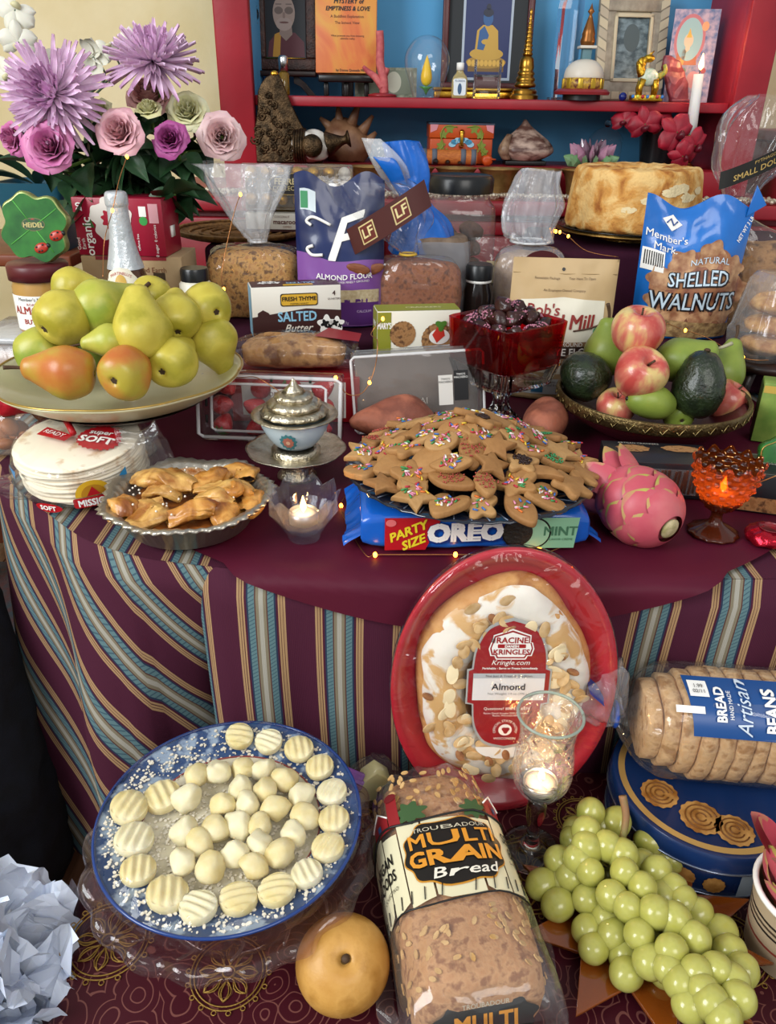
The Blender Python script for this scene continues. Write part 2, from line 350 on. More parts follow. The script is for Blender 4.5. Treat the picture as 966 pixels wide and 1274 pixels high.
# ---- round burgundy overlay
BUR = M('burgundy_satin', '4c1226', .55, c2='551529', ns=6, bump=.08, bs=900, spec=.2)
ocl = thing('round_tablecloth', 'plain burgundy round cloth laid over the striped tablecloth', 'tablecloth', (0, 0, TZ))
def over(u, v):
    r = .56 * min(1, v * 1.02); a = 2 * pi * u; x, y = .1 + r * cos(a), 1.22 + r * sin(a); e = edgeY(x) - y; z = .0015 + .0006 * sin(x * 40) * sin(y * 30)
    if e > 0:
        w_ = .003 * sin(x * 16 + .5) * min(1, e / .04); return V((x, edgeY(x) - .012 - .009 * min(1, e / .01) - w_ - .03 * e, .002 - e * .97))
    if e > -.02: z -= (e + .02) * .02
    return V((x, min(y, 1.835), z))
mk('cloth', grid(over, 200, 70, True), BUR, ocl, norm=False)
# ---- display risers under dark plum cloth
PLM = M('plum_cloth', '30101f', .8, c2='3a1428', ns=9, bump=.2, bs=500, spec=.15)
def riser(label, x0, x1, y0, y1, z):
    g = box(x1 - x0, y1 - y0, z - TZ - .003, .012, 3, c=((x0 + x1) / 2, (y0 + y1) / 2, TZ + .002))
    tag(mk('cloth_covered_riser', g, PLM), label, 'riser')
AZ, A3Z, B1Z, B2Z = .848, .95, .835, .962
riser('low plum cloth covered riser under the butter box and bread bags', -.335, .08, 1.285, 1.56, AZ)
riser('plum cloth riser behind the square candy dish', .085, .262, 1.385, 1.56, AZ)
riser('tall plum cloth riser under the chocolate boxes', -.37, -.06, 1.565, 1.83, A3Z)
riser('plum cloth riser under the black-lidded jar', -.055, .292, 1.565, 1.83, AZ)
riser('low plum cloth riser under the blue walnut bag', .345, .85, 1.345, 1.495, B1Z)
riser('tall plum cloth riser under the angel food cake', .295, .85, 1.5, 1.83, B2Z)
# ---- bench with brocade cover
def brocade():
    m, nt, N, L, B = nodes('brocade'); B.inputs['Roughness'].default_value = .5; B.inputs['Specular IOR Level'].default_value = .25
    tc = N.new('ShaderNodeTexCoord'); vo = N.new('ShaderNodeTexVoronoi'); vo.inputs['Scale'].default_value = 33; vo.feature = 'F1'
    ns = N.new('ShaderNodeTexNoise'); ns.inputs['Scale'].default_value = 14; mx0 = N.new('ShaderNodeMixRGB'); mx0.inputs[0].default_value = .03
    L.new(tc.outputs['Object'], ns.inputs['Vector']); L.new(tc.outputs['Object'], mx0.inputs[1]); L.new(ns.outputs['Color'], mx0.inputs[2]); L.new(mx0.outputs[0], vo.inputs['Vector'])
    mu = N.new('ShaderNodeMath'); mu.operation = 'MULTIPLY'; mu.inputs[1].default_value = 4.6; L.new(vo.outputs['Distance'], mu.inputs[0])
    fr = N.new('ShaderNodeMath'); fr.operation = 'FRACT'; L.new(mu.outputs[0], fr.inputs[0]); gt = N.new('ShaderNodeMath'); gt.operation = 'LESS_THAN'; gt.inputs[1].default_value = .15; L.new(fr.outputs[0], gt.inputs[0])
    mx = N.new('ShaderNodeMixRGB'); L.new(gt.outputs[0], mx.inputs[0]); mx.inputs[1].default_value = C('3c0a16'); mx.inputs[2].default_value = C('6f423c')
    L.new(mx.outputs[0], B.inputs['Base Color']); return m
bench = thing('bench', 'low bench hidden under a burgundy brocade cover', 'bench', (0, 0, 0))
mk('seat', box(1.05, .395, .035, .004, c=(.235, .505, BZ - .042)), twd, bench)
for x in (-.24, .7):
    for y in (.34, .67): mk('leg', box(.045, .045, BZ - .042, .003, c=(x, y, 0)), twd, bench)
bro = thing('brocade_cover', 'burgundy brocade cloth with gold flower medallions covering the low bench', 'cloth', (0, 0, BZ))
def bcov(u, v):
    x = -.45 + u * 1.3; y = .16 + v * .54; z = 0; dx = -.297 - x; dy = .3 - y
    if dx > 0: z -= dx * 2.2; x = -.297 - .035 * min(1, dx / .02) - .004 * sin(y * 60) - .1 * dx
    if dy > 0: z -= dy * 2.2; y = .3 - .006 * min(1, dy / .02)
    return V((x, y, max(z, -.4)))
mk('cover', grid(bcov, 131, 70), brocade(), bro, norm=False)
gold = M('gold_thread', '9c7a38', .4, .5, bump=.5, bs=900)
def medallion(x, y, r, rot=0):
    S = lambda a, b, d=0: V((x + a, y + b, .0012 + d)); parts = []
    for rr, k in ((1, 1), (.9, 1)): parts.append(tube([S(r*rr*cos(t), r*rr*sin(t)) for t in [2*pi*i/48 for i in range(49)]], .0007, 5))
    for i in range(18):
        a = 2*pi*i/18; c = (r * .95 * cos(a), r * .95 * sin(a)); parts.append(tube([S(r*1.07*cos(a) + .06*r*cos(t), r*1.07*sin(a) + .06*r*sin(t)) for t in [2*pi*j/10 for j in range(11)]], .0006, 4))
    for i in range(8):
        a = 2*pi*i/8 + rot; 
        for w_ in (.2, .12): parts.append(tube([S(r*(.18 + .6*q)*cos(a + w_*1.6*sin(pi*q)*sg), r*(.18 + .6*q)*sin(a + w_*1.6*sin(pi*q)*sg)) for sg in (1, -1) for q in ([k/6 for k in range(7)] if sg == 1 else [1 - k/6 for k in range(7)])], .0007, 4))
    parts.append(tube([S(.16*r*cos(t), .16*r*sin(t)) for t in [2*pi*i/12 for i in range(13)]], .001, 4))
    mk('medallion', join(*parts), gold, bro, label='gold embroidered flower medallion')
for px, py, r in ((135, 1170, .04), (285, 1210, .036), (655, 1090, .045), (905, 1180, .04), (430, 1010, .04), (725, 1020, .03)): q = at(px, py, z=BZ); medallion(q.x, q.y, r)
# ---- things on the floor at left
bun = thing('cloth_bundle', 'black cloth bundle on the floor left of the striped tablecloth', 'cloth', (-.68, .9, 0))
mk('cloth', loft([(0, 0, 0, .13, .14), (0, 0, .1, .135, .15), (-.01, 0, .3, .13, .14), (-.02, .02, .52, .12, .13), (-.05, .04, .66, .08, .09), (-.06, .04, .69, .01, .01)], 40, 6, jit=.015), M('black_denim', '0d0f16', .85, c2='141824', ns=30, bump=.3, bs=300), bun)
tin_ = thing('tinsel_garland', 'gold tinsel garland at the left edge above the black cloth', 'garland', (-.73, .95, .69))
mk('tinsel', join(*[tube([(random.gauss(0, .03), random.gauss(0, .03), abs(random.gauss(.03, .02)))] + [(random.gauss(0, .035), random.gauss(0, .03), abs(random.gauss(.035, .025))) for _ in range(2)], .0012, 4) for _ in range(90)]), M('gold_tinsel', 'caa24a', .25, 1), tin_, kind='stuff')
# ================================================================== UPPER SHELF OF THE CABINET
brass = M('brass', 'b98a3a', .28, 1, c2='8f6524', ns=40); dbrass = M('dark_bronze', '5a4630', .42, .85, c2='2e2418', ns=60, bump=.9, bs=260)
gldm = M('gilt', 'd6a63c', .25, 1); cglass = glass('clear_glass', 'f4fafa'); dwood = M('dark_wood', '2c1712', .4, c2='1a0d0a', ns=30, bump=.3, bs=120)
def pframe(name, label, cx, Y, z0, w, h, fw, fm, d=.018, lean=6, rz=0, inner=None, cat='picture frame'):
    o = thing(name, label, cat, (cx, Y, z0), rot=(R(-lean), 0, R(rz)))
    for x, z, a, b in ((0, 0, w, fw), (0, h - fw, w, fw)): mk('frame_rail', box(a, d, b, .003, c=(x, 0, z)), fm, o)
    for x in (-w/2 + fw/2, w/2 - fw/2): mk('frame_rail', box(fw, d, h - 2*fw, .003, c=(x, 0, fw)), fm, o)
    mk('mat_board', box(w - 2*fw, .004, h - 2*fw, 0, c=(0, d*.2, fw)), inner or M('dark_mat', '2a2c30', .7), o, False)
    return o, plane((0, d*.2 - .002, 0))
def figure(o, S, x, y, s, skin, robe, sash, hair=None):
    decal([(x-.5*s, y-.75*s), (x-.44*s, y-.25*s), (x-.16*s, y-.05*s), (x+.16*s, y-.05*s), (x+.44*s, y-.25*s), (x+.5*s, y-.75*s)], ink(robe), o, S, .0006)
    decal([(x-.3*s, y-.75*s), (x-.2*s, y-.1*s), (x-.02*s, y-.08*s), (x-.1*s, y-.75*s)], ink(sash), o, S, .0008)
    if hair: decal(ell(x, y+.3*s, .235*s, .31*s), ink(hair), o, S, .0009)
    decal([(x-.09*s, y+.05*s), (x-.1*s, y-.1*s), (x, y-.2*s), (x+.1*s, y-.1*s), (x+.09*s, y+.05*s)], ink(skin), o, S, .001)
    decal(ell(x, y+.26*s, .21*s, .29*s), ink(skin), o, S, .0011)
SHZ += .0006
Y = 2.2
o, S = pframe('framed_portrait', 'dark carved wooden frame holding a portrait of a monk in maroon and yellow robes', at(357, 86, y=Y).x, Y, at(357, 88, y=Y).z, .152, .235, .026, M('carved_brown_wood', '4a2a20', .45, c2='2b1611', ns=70, bump=1, bs=220), rz=-2)
decal(rect(0, .118, .096, .182), ink('10131a'), o, S, .0004, 'photograph'); 
decal([(-.046, .03), (-.042, .062), (-.022, .082), (.022, .082), (.044, .062), (.046, .03)], ink('57202a'), o, S, .0006, 'robe'); decal([(-.034, .03), (-.028, .078), (-.012, .084), (-.016, .03)], ink('b8862c'), o, S, .0008, 'sash')
decal([(-.014, .1), (-.016, .078), (0, .064), (.016, .078), (.014, .1)], ink('8f7a70'), o, S, .001, 'neck'); decal(ell(-.004, .123, .027, .038), ink('a38c80'), o, S, .0011, 'face'); decal(ell(-.004, .1, .02, .014), ink('a9948a'), o, S, .0012, 'chin')
for sx in (-1, 1): decal(ell(-.004 + sx*.0125, .128, .0105, .0078), ink('6f5e56'), o, S, .0013, 'glasses_lens'); decal(rect(-.004 + sx*.0125, .141, .015, .002), ink('6a5a52'), o, S, .0013, 'eyebrow')
decal(rect(-.004, .118, .006, .012), ink('8a7268'), o, S, .0013, 'nose'); decal(ell(-.004, .103, .0115, .0022), ink('6d4a44'), o, S, .0013, 'mouth')
for x0, x1, y0, y1 in ((-.05, .05, .025, .0265), (-.05, .05, .2095, .211)): mk('gilt_bead', box(x1 - x0, .003, .0015, 0, c=(0, -.009, y0)), gldm, o)
t = thing('frame_stand', 'dark wooden stand with curved feet under the monk portrait', 'stand', (at(357, 113, y=Y).x, Y - .01, SHZ))
hh = at(357, 88, y=Y).z - SHZ
mk('ledge', box(.155, .05, .012, .003, c=(0, 0, hh - .013)), dwood, t)
for s in (-1, 1): mk('foot', tf(prism([(0, hh - .013), (.012, hh - .013), (.03, hh*.5), (.055, 0), (.035, 0), (.018, hh*.35), (0, hh*.5)], .012, .001), Matrix.Translation((s*.02, .006, 0)) @ Matrix.Rotation(R(90), 4, 'X') @ Matrix.Diagonal((s, 1, 1, 1))), dwood, t, False)
t = thing('bead_pendant', 'silver and crystal bead pendant hanging beside the monk portrait', 'pendant', at(319, 36, y=2.17))
mk('cord', tube([(0, 0, .035), (0, .002, .09), (.01, .005, .2)], .0008, 5), M('silver', 'c8c8c8', .25, 1), t)
for k, (z, r) in enumerate(((.004, .004), (.012, .005), (.03, .0085), (.046, .005), (.056, .004), (.066, .005))): mk('bead', ball(r, r, r * (1.6 if k == 2 else 1), 12, 8, c=(0, 0, z)), cglass if k == 2 else M('silver', 'c8c8c8', .25, 1), t)
t = thing('perfume_vial', 'small silver capped glass vial in front of the monk portrait', 'vial', (at(356, 113, y=2.13).x, 2.1, SHZ)); H_ = at(356, 69, y=2.1).z - SHZ
mk('vial', lathe([(0, 0), (.012, 0), (.013, .004), (.013, H_*.55), (.008, H_*.6), (0, H_*.6)], 20), M('amber_oil', 'a8822c', .1, trans=.6), t); mk('cap', lathe([(0, H_*.6), (.0115, H_*.6), (.0115, H_*.95), (.009, H_), (0, H_)], 20), M('silver', 'c8c8c8', .25, 1), t)
# book on easel
Y = 2.17; c = at(431, 92, y=Y); zb = c.z; W_ = .147; Hb = .225
t = thing('book', 'orange and yellow paperback about emptiness and love propped on a black easel', 'book', (c.x, Y, zb), rot=(R(-8), 0, R(-1)))
bm_ = M('flame_print', 'd8a63c', .5, c2='c4452c', ns=9, lo=.3, hi=.7, c3='d9793c', dist=1.2, st=(1, 1, .6))
mk('pages', box(W_ - .004, .016, Hb - .003, .001, c=(-.001, 0, .0015)), M('paper', 'e6ddc8', .8), t); mk('cover', box(W_, .003, Hb, .0008, c=(0, -.0095, 0)), bm_, t); mk('cover', box(W_, .003, Hb, .0008, c=(0, .0095, 0)), bm_, t)
S = plane((0, -.0111, 0)); text('MYSTERY of', .0135, BLK, t, S, .006, .15, bold=.025, shear=.2); text('EMPTINESS & LOVE', .0125, BLK, t, S, .004, .135, bold=.025, shear=.2)
text('A Buddhist Explanation', .0085, ink('5a2a20'), t, S, .003, .119); text('The Inmost View', .0085, ink('5a2a20'), t, S, .003, .106); text('What prevents you from knowing\nultimate reality', .0058, ink('3a1a18'), t, S, .004, .076); text('by Donna Quesada Monroe', .0075, BLK, t, S, .018, .006, bold=.01)
t = thing('book_easel', 'black wooden easel holding the orange book', 'easel', (c.x, Y, SHZ)); bkw = M('black_lacquer', '15110f', .3)
mk('ledge', box(.135, .045, .016, .003, c=(0, 0, zb - SHZ - .018)), bkw, t)
for x in (-.05, 0, .05): mk('leg', box(.012, .012, zb - SHZ - .018, .002, c=(x, .005, 0)), bkw, t)
mk('back_strut', box(.03, .008, .13, .002, c=(0, .055, 0)), bkw, t)
# coral, banknote
Y = 2.1; t = thing('red_coral', 'branching red coral standing on a small round base', 'coral', (at(476, 118, y=Y).x, Y, SHZ)); cm = M('coral', 'b04a50', .6, c2='c96a68', ns=90, bump=.5, bs=200)
mk('base', lathe([(0, 0), (.034, 0), (.034, .005), (.02, .008), (0, .008)], 24), M('red_lacquer', '8a1c22', .3), t)
mk('branch', tube([(.004, 0, .006), (.002, 0, .04), (-.006, 0, .07), (-.006, 0, .105), (-.008, 0, .135)], lambda q: .011 - .002*q, 10, k=4), cm, t)
mk('branch', tube([(.002, 0, .02), (-.016, 0, .04), (-.034, 0, .052), (-.046, -.004, .062)], lambda q: .0105 - .0065*q, 10, k=4), cm, t); mk('branch', tube([(-.004, 0, .068), (.004, 0, .045), (.01, .002, .06)], .007, 8, k=3), cm, t)
Y = 2.22; t = thing('banknote', 'grey green dollar banknote propped behind the red coral', 'banknote', (at(480, 119, y=Y).x, Y, SHZ), rot=(R(-10), 0, 0)); mk('note', box(.156, .002, .067, 0), M('note_paper', 'a9ad98', .8, c2='5f6a58', ns=60), t, False); S = plane((0, -.0011, 0))
decal(rect(0, .034, .14, .054), ink('6d7763'), t, S, .0002); decal(ell(.02, .034, .019, .024), ink('b7b8a4'), t, S, .0004, 'portrait_oval'); text('1', .016, ink('c4c6b4'), t, S, .062, .052, off=.0006)
# glass orb with a yellow bloom
Y = 2.08; c = at(530, 122, y=Y); s = mpp(c); t = thing('glass_orb', 'egg shaped clear glass ornament with a yellow flame-shaped bloom inside', 'ornament', (c.x, Y, SHZ))
mk('glass_body', lathe([(0, 0), (15*s, 0), (17*s, 2*s), (21*s, 14*s), (27*s, 32*s), (26.5*s, 47*s), (18*s, 60*s), (8*s, 65.5*s), (0, 66.5*s)], 40, k=5), film('orb_glass', 'ffffff', .03, .02, 0, ior=1.6), t)
mk('bloom', lathe([(0, 12*s), (5*s, 15*s), (7*s, 22*s), (5*s, 32*s), (2*s, 41*s), (0, 46*s)], 16, k=3), M('yellow_glass', 'f2c418', .3), t); mk('calyx', lathe([(0, 2*s), (2*s, 6*s), (4*s, 9*s), (9*s, 12*s), (0, 12*s)], 12), M('green_glass', '3f8f3c', .3), t)
# small bottle
Y = 2.07; c = at(571, 124, y=Y); s = mpp(c); t = thing('small_bottle', 'tiny flat glass bottle with white cap and a printed label', 'bottle', (c.x, Y, SHZ))
mk('glass_body', loft([(0, 0, 0, 8.5*s, 5*s, 5), (0, 0, 2*s, 9.5*s, 6*s, 5), (0, 0, 20*s, 9.5*s, 6*s, 5), (0, 0, 27*s, 5*s, 4*s, 3), (0, 0, 30*s, 4*s, 4*s, 2)], 28, 3), M('pale_oil', 'd8c487', .1, trans=.5), t); mk('cap', lathe([(0, 30*s), (4.6*s, 30*s), (4.6*s, 38*s), (0, 38.5*s)], 16), WHT, t)
S = plane((0, -6*s, 0)); decal(rrect(0, 12*s, 15*s, 18*s, 2*s), ink('dfe6ea'), t, S); decal(ell(0, 10*s, 2.5*s, 6*s), ink('3c5a7c'), t, S, .001, 'printed_figure'); text('FLORIDA', 3*s, ink('2a4a7a'), t, S, 0, 18.5*s, off=.001)
# framed blue Buddha
Y = 2.24; c = at(603, 108, y=Y); t, S = pframe('framed_buddha_picture', 'mahogany frame around a picture of a blue medicine Buddha on a gold throne', c.x, Y, SHZ + .02, .225, .29, .016, M('mahogany', '4f1a1c', .35), lean=4, inner=M('charcoal_mat', '35383a', .8))
pz = at(603, 46, y=Y - .01).z - SHZ - .02; decal(rect(.0, pz, .124, .186), ink('aab6c4'), t, S, .0006, 'white_border'); decal(rect(0, pz, .112, .174), ink('10245c'), t, S, .001, 'photograph')
q = pz - .015; gd, bl = ink('c49a3a'), ink('24568c'); K = .0015
decal(rect(0, q - .05, .09, .018), ink('7a5a24'), t, S, .0013); decal(ell(0, q - .038, .05, .014), ink('a8802e'), t, S, .0014)
for i in range(9): decal(ell(-.042 + i*.0105, q - .04, .005, .007), ink('d9ac48'), t, S, K)
decal(ell(0, q - .02, .042, .014), gd, t, S, .0016); decal([(-.03, q - .02), (-.026, q + .03), (-.012, q + .042), (.012, q + .042), (.026, q + .03), (.03, q - .02)], gd, t, S, .0017); decal([(-.024, q - .01), (-.02, q + .03), (-.008, q + .04), (.004, q + .02), (-.008, q - .012)], bl, t, S, .0019); decal(ell(-.002, q + .006, .012, .006), gd, t, S, .0021)
decal(ell(0, q + .056, .0125, .0165), bl, t, S, .002, 'face'); decal(ell(0, q + .068, .0125, .009), ink('101a34'), t, S, .0022); decal(ell(0, q + .08, .0055, .007), ink('101a34'), t, S, .0022)
Y = 2.15; c = at(590, 122, y=Y); t = thing('gilt_tray', 'flat gilt box lying in front of the Buddha picture', 'box', (at(588, 122, y=Y).x, Y + .012, SHZ)); mk('body', box(.19, .05, .016, .003), gldm, t); mk('lid', box(.194, .054, .007, .002, c=(0, 0, .0165)), M('old_gilt', 'a57f35', .35, 1), t)
t = thing('acrylic_stand', 'clear acrylic display stand in front of the Buddha picture', 'stand', (at(605, 124, y=2.09).x, 2.085, SHZ)); ac = glass('acrylic', 'f8fbfb', ior=1.3)
for x in (-.03, .028): mk('upright', box(.005, .02, .08, .001, c=(x, 0, 0)), ac, t)
mk('cross_plate', box(.063, .003, .05, .0006, c=(-.001, .012, 0)), ac, t)
# brass spire
Y = 2.1; c = at(652, 125, y=Y); s = mpp(c) * 1.02; t = thing('brass_stupa_spire', 'slender ringed brass spire standing on a stepped base', 'ornament', (c.x, Y, SHZ)); P_ = [(0, 0), (17*s, 0), (17*s, 4*s), (15*s, 6*s), (15*s, 9*s), (13*s, 11*s)]
for i in range(3): r_ = 12 - i*1.3; z_ = 13 + i*6; P_ += [(r_*s, z_*s), ((r_ + 1.2)*s, (z_ + 2)*s), (r_*s, (z_ + 4)*s), ((r_ - 1.2)*s, (z_ + 5.5)*s)]
mk('base', lathe(P_[:6] + [(0, 11*s)], 28), brass, t, sharp=40); mk('dome', lathe([(0, 11*s)] + P_[6:] + [(9*s, 33*s), (8*s, 42*s), (5.5*s, 46*s), (0, 46*s)], 28), brass, t)
P_ = [(0, 46*s)]
for i in range(9): r_ = 5.4 - i*.48; z_ = 46 + i*4.4; P_ += [(r_*s, z_*s), ((r_ + .9)*s, (z_ + 1.5)*s), (r_*s*.9, (z_ + 3.2)*s)]
mk('ringed_spire', lathe(P_ + [(1.5*s, 87*s), (2.4*s, 90*s), (.6*s, 93*s), (0, 94*s)], 20), brass, t)
# crystal obelisk
Y = 2.16; c = at(699, 125, y=Y); s = mpp(c); t = thing('crystal_obelisk', 'tall faceted clear crystal award with slanted top', 'award', (c.x, Y, SHZ))
mk('crystal', tf(loft([(0, 0, 0, 15*s, 8*s, 1), (0, 0, 40*s, 17*s, 9*s, 1), (0, 0, 95*s, 18*s, 9*s, 1), (2*s, 0, 114*s, 15*s, 7*s, 1)], 6, 1), T3(rz=20)), glass('crystal', 'e8f2fa', ior=1.5), t, False)
mk('base', box(34*s, 20*s, 3*s, .001, c=(0, 0, -.0)), cglass, t)
# stupa model
Y = 2.07; c = at(723, 125, y=Y); s = mpp(c); t = thing('stupa_model', 'small white domed stupa model with red and gold tiers and a pointed spire', 'model', (c.x, Y, SHZ))
mk('black_base', lathe([(0, 0), (23*s, 0), (23*s, 6*s), (0, 6*s)], 30), BLK, t, sharp=40); mk('red_plinth', lathe([(0, 6*s), (33*s, 6*s), (34*s, 9*s), (30*s, 12*s), (0, 12*s)], 36), M('dark_red_enamel', '8e2a2e', .35), t, sharp=40)
mk('drum', lathe([(0, 12*s), (25*s, 12*s), (24*s, 24*s), (0, 24*s)], 32), M('striped_enamel', 'c9a23e', .4, c2='5a2030', ns=160), t)
for i in range(10): a = 2*pi*i/10; mk('shrine_niche', box(6*s, 4*s, 11*s, .001, c=(0, 0, 0)), M('niche_gold', 'b8962e', .35, .6), t).matrix_local = Matrix.Translation((23.5*s*cos(a), 23.5*s*sin(a), 12.3*s)) @ Matrix.Rotation(a + pi/2, 4, 'Z')
mk('dome', lathe([(23*s, 22*s), (24*s, 26*s), (22*s, 34*s), (15*s, 41*s), (6*s, 44*s), (0, 44*s)], 32, k=3), M('ivory', 'd8cfbf', .4), t); mk('neck', box(11*s, 11*s, 12*s, .001, c=(0, 0, 43*s)), M('teal_enamel', '5d8088', .5), t); mk('collar', box(20*s, 20*s, 3*s, .001, c=(0, 0, 55*s)), M('ivory', 'd8cfbf', .4), t)
mk('spire', lathe([(0, 58*s), (8*s, 58*s), (9*s, 63*s), (7.5*s, 68*s), (8*s, 70*s), (6.5*s, 75*s), (3*s, 86*s), (1.5*s, 90*s), (4*s, 93*s), (2*s, 96*s), (.6*s, 100*s), (0, 102*s)], 20), M('spire_bronze', '8c5a2c', .35, .7), t)
# bone inlay frame, thangka card
Y = 2.2; c = at(780, 122, y=Y); t, S = pframe('bone_inlay_frame', 'pale bone inlaid picture frame with a grey landscape photograph', c.x, Y, SHZ, .175, .24, .045, M('bone_inlay', 'a99f8c', .5, c2='8a8070', ns=50), lean=10, rz=5, d=.014, inner=M('bone_lip', 'c9bb9c', .5))
S2 = plane((0, -.0072, 0)); bn, bn2 = M('bone_tile', 'b7ab94', .5), M('bone_tile_light', 'cabd9f', .5)
for side in (-1, 1):
    for k in range(9): z = .03 + k*.0225; mk('inlay_tile', prism([(-.0105, 0), (.0105, .012), (.0105, .031), (-.0105, .019)], .0016, .0003), bn if k % 2 else bn2, t, False).matrix_local = Matrix.Translation((side*.076 - .0, -.0072, z - .012)) @ Matrix.Rotation(R(90), 4, 'X') @ Matrix.Diagonal((side, 1, 1, 1))
for zz in (.012, .228):
    for k in range(6): mk('inlay_tile', box(.02, .0016, .017, .0003, c=(-.055 + k*.022, -.0078, zz - .0085)), bn2 if k % 2 else bn, t, False)
for x, z, a, b in ((0, .046, .097, .008), (0, .186, .097, .008), (-.0445, .116, .008, .148), (.0445, .116, .008, .148)): mk('inner_lip', box(a, .004, b, .001, c=(x, -.008, z - b/2)), bn2, t)
decal(rect(0, .12, .082, .136), M('grey_photo', '3f5058', .3, c2='8ba0a8', ns=40, st=(1, 1, 1.6), lo=.4, hi=.7), t, S, .0006, 'photograph'); decal(ell(0, .14, .02, .03), ink('4c5a5e'), t, S, .001, 'printed_figure')
Y = 2.13; c = at(852, 126, y=Y); s = mpp(c); t = thing('thangka_card', 'small painted card of a seated saint in orange robes among clouds', 'card', (c.x, Y, SHZ), rot=(R(-6), 0, R(-8))); W_, H_ = 53*s, 99*s; mk('card', box(W_, .002, H_, 0), M('thangka_blue', '5a6a94', .4, c2='b7a0b0', ns=70), t, False); S = plane((0, -.0011, 0))
decal(ell(-.01, H_*.68, W_*.34, H_*.27), ink('b86a70'), t, S); decal(ell(-.01, H_*.68, W_*.28, H_*.23), ink('8fb0b4'), t, S, .0008); figure(t, S, -.012, H_*.6, .05, 'd8b89a', 'b0572c', 'c98a34'); decal([(-.018, H_*.7), (-.012, H_*.8), (-.006, H_*.7)], ink('d8a83c'), t, S, .002, 'hat')
decal(ell(.01, H_*.25, .014, .018), ink('c98a90'), t, S, .001); decal(ell(.022, H_*.82, .008, .01), ink('d89a6a'), t, S, .001)
for k in range(10): decal(ell(random.uniform(-.4, .4)*W_, random.uniform(.05, .35)*H_, .006, .006), ink(('3c5a94', 'c9a0a8', '6a8a6a', 'b04a44')[k % 4]), t, S, .0009)
# rose stone, dragon, lapis bead
Y = 2.07; c = at(845, 126, y=Y); s = mpp(c); t = thing('rose_quartz_slab', 'rough dark rose stone slab leaning on the painted card', 'stone', (c.x, Y, SHZ)); mk('stone', disp(tf(loft([(0, 0, 0, 11*s, 6*s, 3), (-6*s, 2*s, 20*s, 14*s, 6*s, 3), (-14*s, 4*s, 38*s, 13*s, 5*s, 3), (-20*s, 5*s, 50*s, 5*s, 3*s, 3)], 18, 3), T3()), 60, .005), M('rose_stone', '6e2430', .35, c2='95434a', ns=50, bump=.6, bs=120), t, False)
mk('foot', box(22*s, 14*s, 3*s, .001), M('rose_stone', '8f3440'), t)
Y = 2.04; c = at(803, 126, y=Y); s = mpp(c); t = thing('dragon_figurine', 'gilt dragon horse figurine with enamel and crystals', 'figurine', (c.x, Y, SHZ)); gm = M('bright_gilt', 'dcae3a', .28, 1, c2='a67a20', ns=120, bump=.6, bs=260); em = M('jade_enamel', 'a8c4a0', .25, c2='e6e2cf', ns=120, bump=.4, bs=200)
mk('base', box(38*s, 16*s, 7*s, .002), gm, t); mk('body', ball(12*s, 8*s, 10*s, 18, 12, c=(0, 0, 26*s)), em, t); mk('neck', tube([(-8*s, 0, 28*s), (-12*s, 0, 38*s), (-6*s, 0, 46*s)], lambda q: (6 - 2*q)*s, 10, k=4), gm, t); mk('head', ball(7*s, 4.5*s, 4.5*s, 14, 9, c=(-3*s, 0, 46*s)), gm, t)
for x, y in ((-9, -4), (-9, 4), (9, -4), (9, 4)): mk('leg', tube([(x*s, y*s, 6*s), (x*1.1*s, y*s, 14*s), (x*.8*s, y*s, 24*s)], lambda q: (2.6 + 1.5*q)*s, 8), gm, t)
mk('tail', tube([(11*s, 0, 26*s), (19*s, 0, 32*s), (17*s, 0, 40*s)], lambda q: (4 - 2*q)*s, 8, k=4), M('green_enamel', '6c8a3c', .3, c2='d8a838', ns=150), t); mk('mane', disp(ball(5*s, 6*s, 8*s, 14, 9, c=(-12*s, 0, 40*s)), 90, .004), gm, t, False); mk('horn', tube([(-3*s, 0, 49*s), (2*s, 0, 54*s)], lambda q: (1.5 - q)*s + .0003, 6), gm, t)
for k in range(7): mk('jewel', ball(2.2*s, None, None, 8, 6, c=((k*6 - 18)*s, -8*s, 5*s)), M('jewel%d' % (k % 3), ('3a7ac0', 'd8d44a', 'b0303a')[k % 3], .1), t)
tag(mk('lapis_bead', ball(5*mpp(at(775, 124, y=2.02)), None, None, 16, 10, c=(at(775, 122, y=2.06).x, 2.06, SHZ + .0088)), M('lapis', '16246e', .2)), 'small dark blue lapis bead beside the dragon figurine', 'bead')
# ================================================================== LOWER COUNTER OF THE CABINET
LFZ = 1.068
mk('inner_ledge', box(XR - XL, .305, LFZ - CTZ - .001, .003, c=((XL + XR) / 2, 2.146, CTZ)), redp, cab)
LFZ += .0006
def cnt(px, Y): return V((at(px, 205, y=Y).x, Y, LFZ))
# carved conch trumpet
Y = 2.03; p = cnt(372, Y); s = mpp(p); zt = at(352, 92, y=Y).z - LFZ; t = thing('conch_trumpet', 'ceremonial white conch with a tall carved dark metal wing and mouthpiece', 'conch', p)
fl = [(-66, 0), (-64, 20), (-54, 45), (-48, 75), (-46, 100), (-38, 116), (-28, 123), (-20, 121), (-14, 105), (-4, 75), (10, 45), (26, 25), (30, 0)]
mk('metal_wing', disp(tf(prism([(x*s, y*s*zt/(123*s)) for x, y in cr(fl, 4)], .012, .003), T3(y=.014, rx=90)), 120, .002), dbrass, t)
for i in range(46):
    a = random.uniform(0, 1); x = -56 + a*70 + random.uniform(-6, 6); y = random.uniform(8, 100 - abs(x + 34)*(1.9 if x > -34 else 3))
    if y > 8: mk('scroll_relief', tube([(x*s + 5*s*(1 - q)*cos(q*9 + i), .0015, y*s*zt/(123*s) + 5*s*(1 - q)*sin(q*9 + i)) for q in [k/9 for k in range(10)]], 1.5*s, 6), dbrass, t)
mk('gold_tip', ball(5*s, 4*s, 4*s, 12, 8, c=(-26*s, .008, zt)), gldm, t)
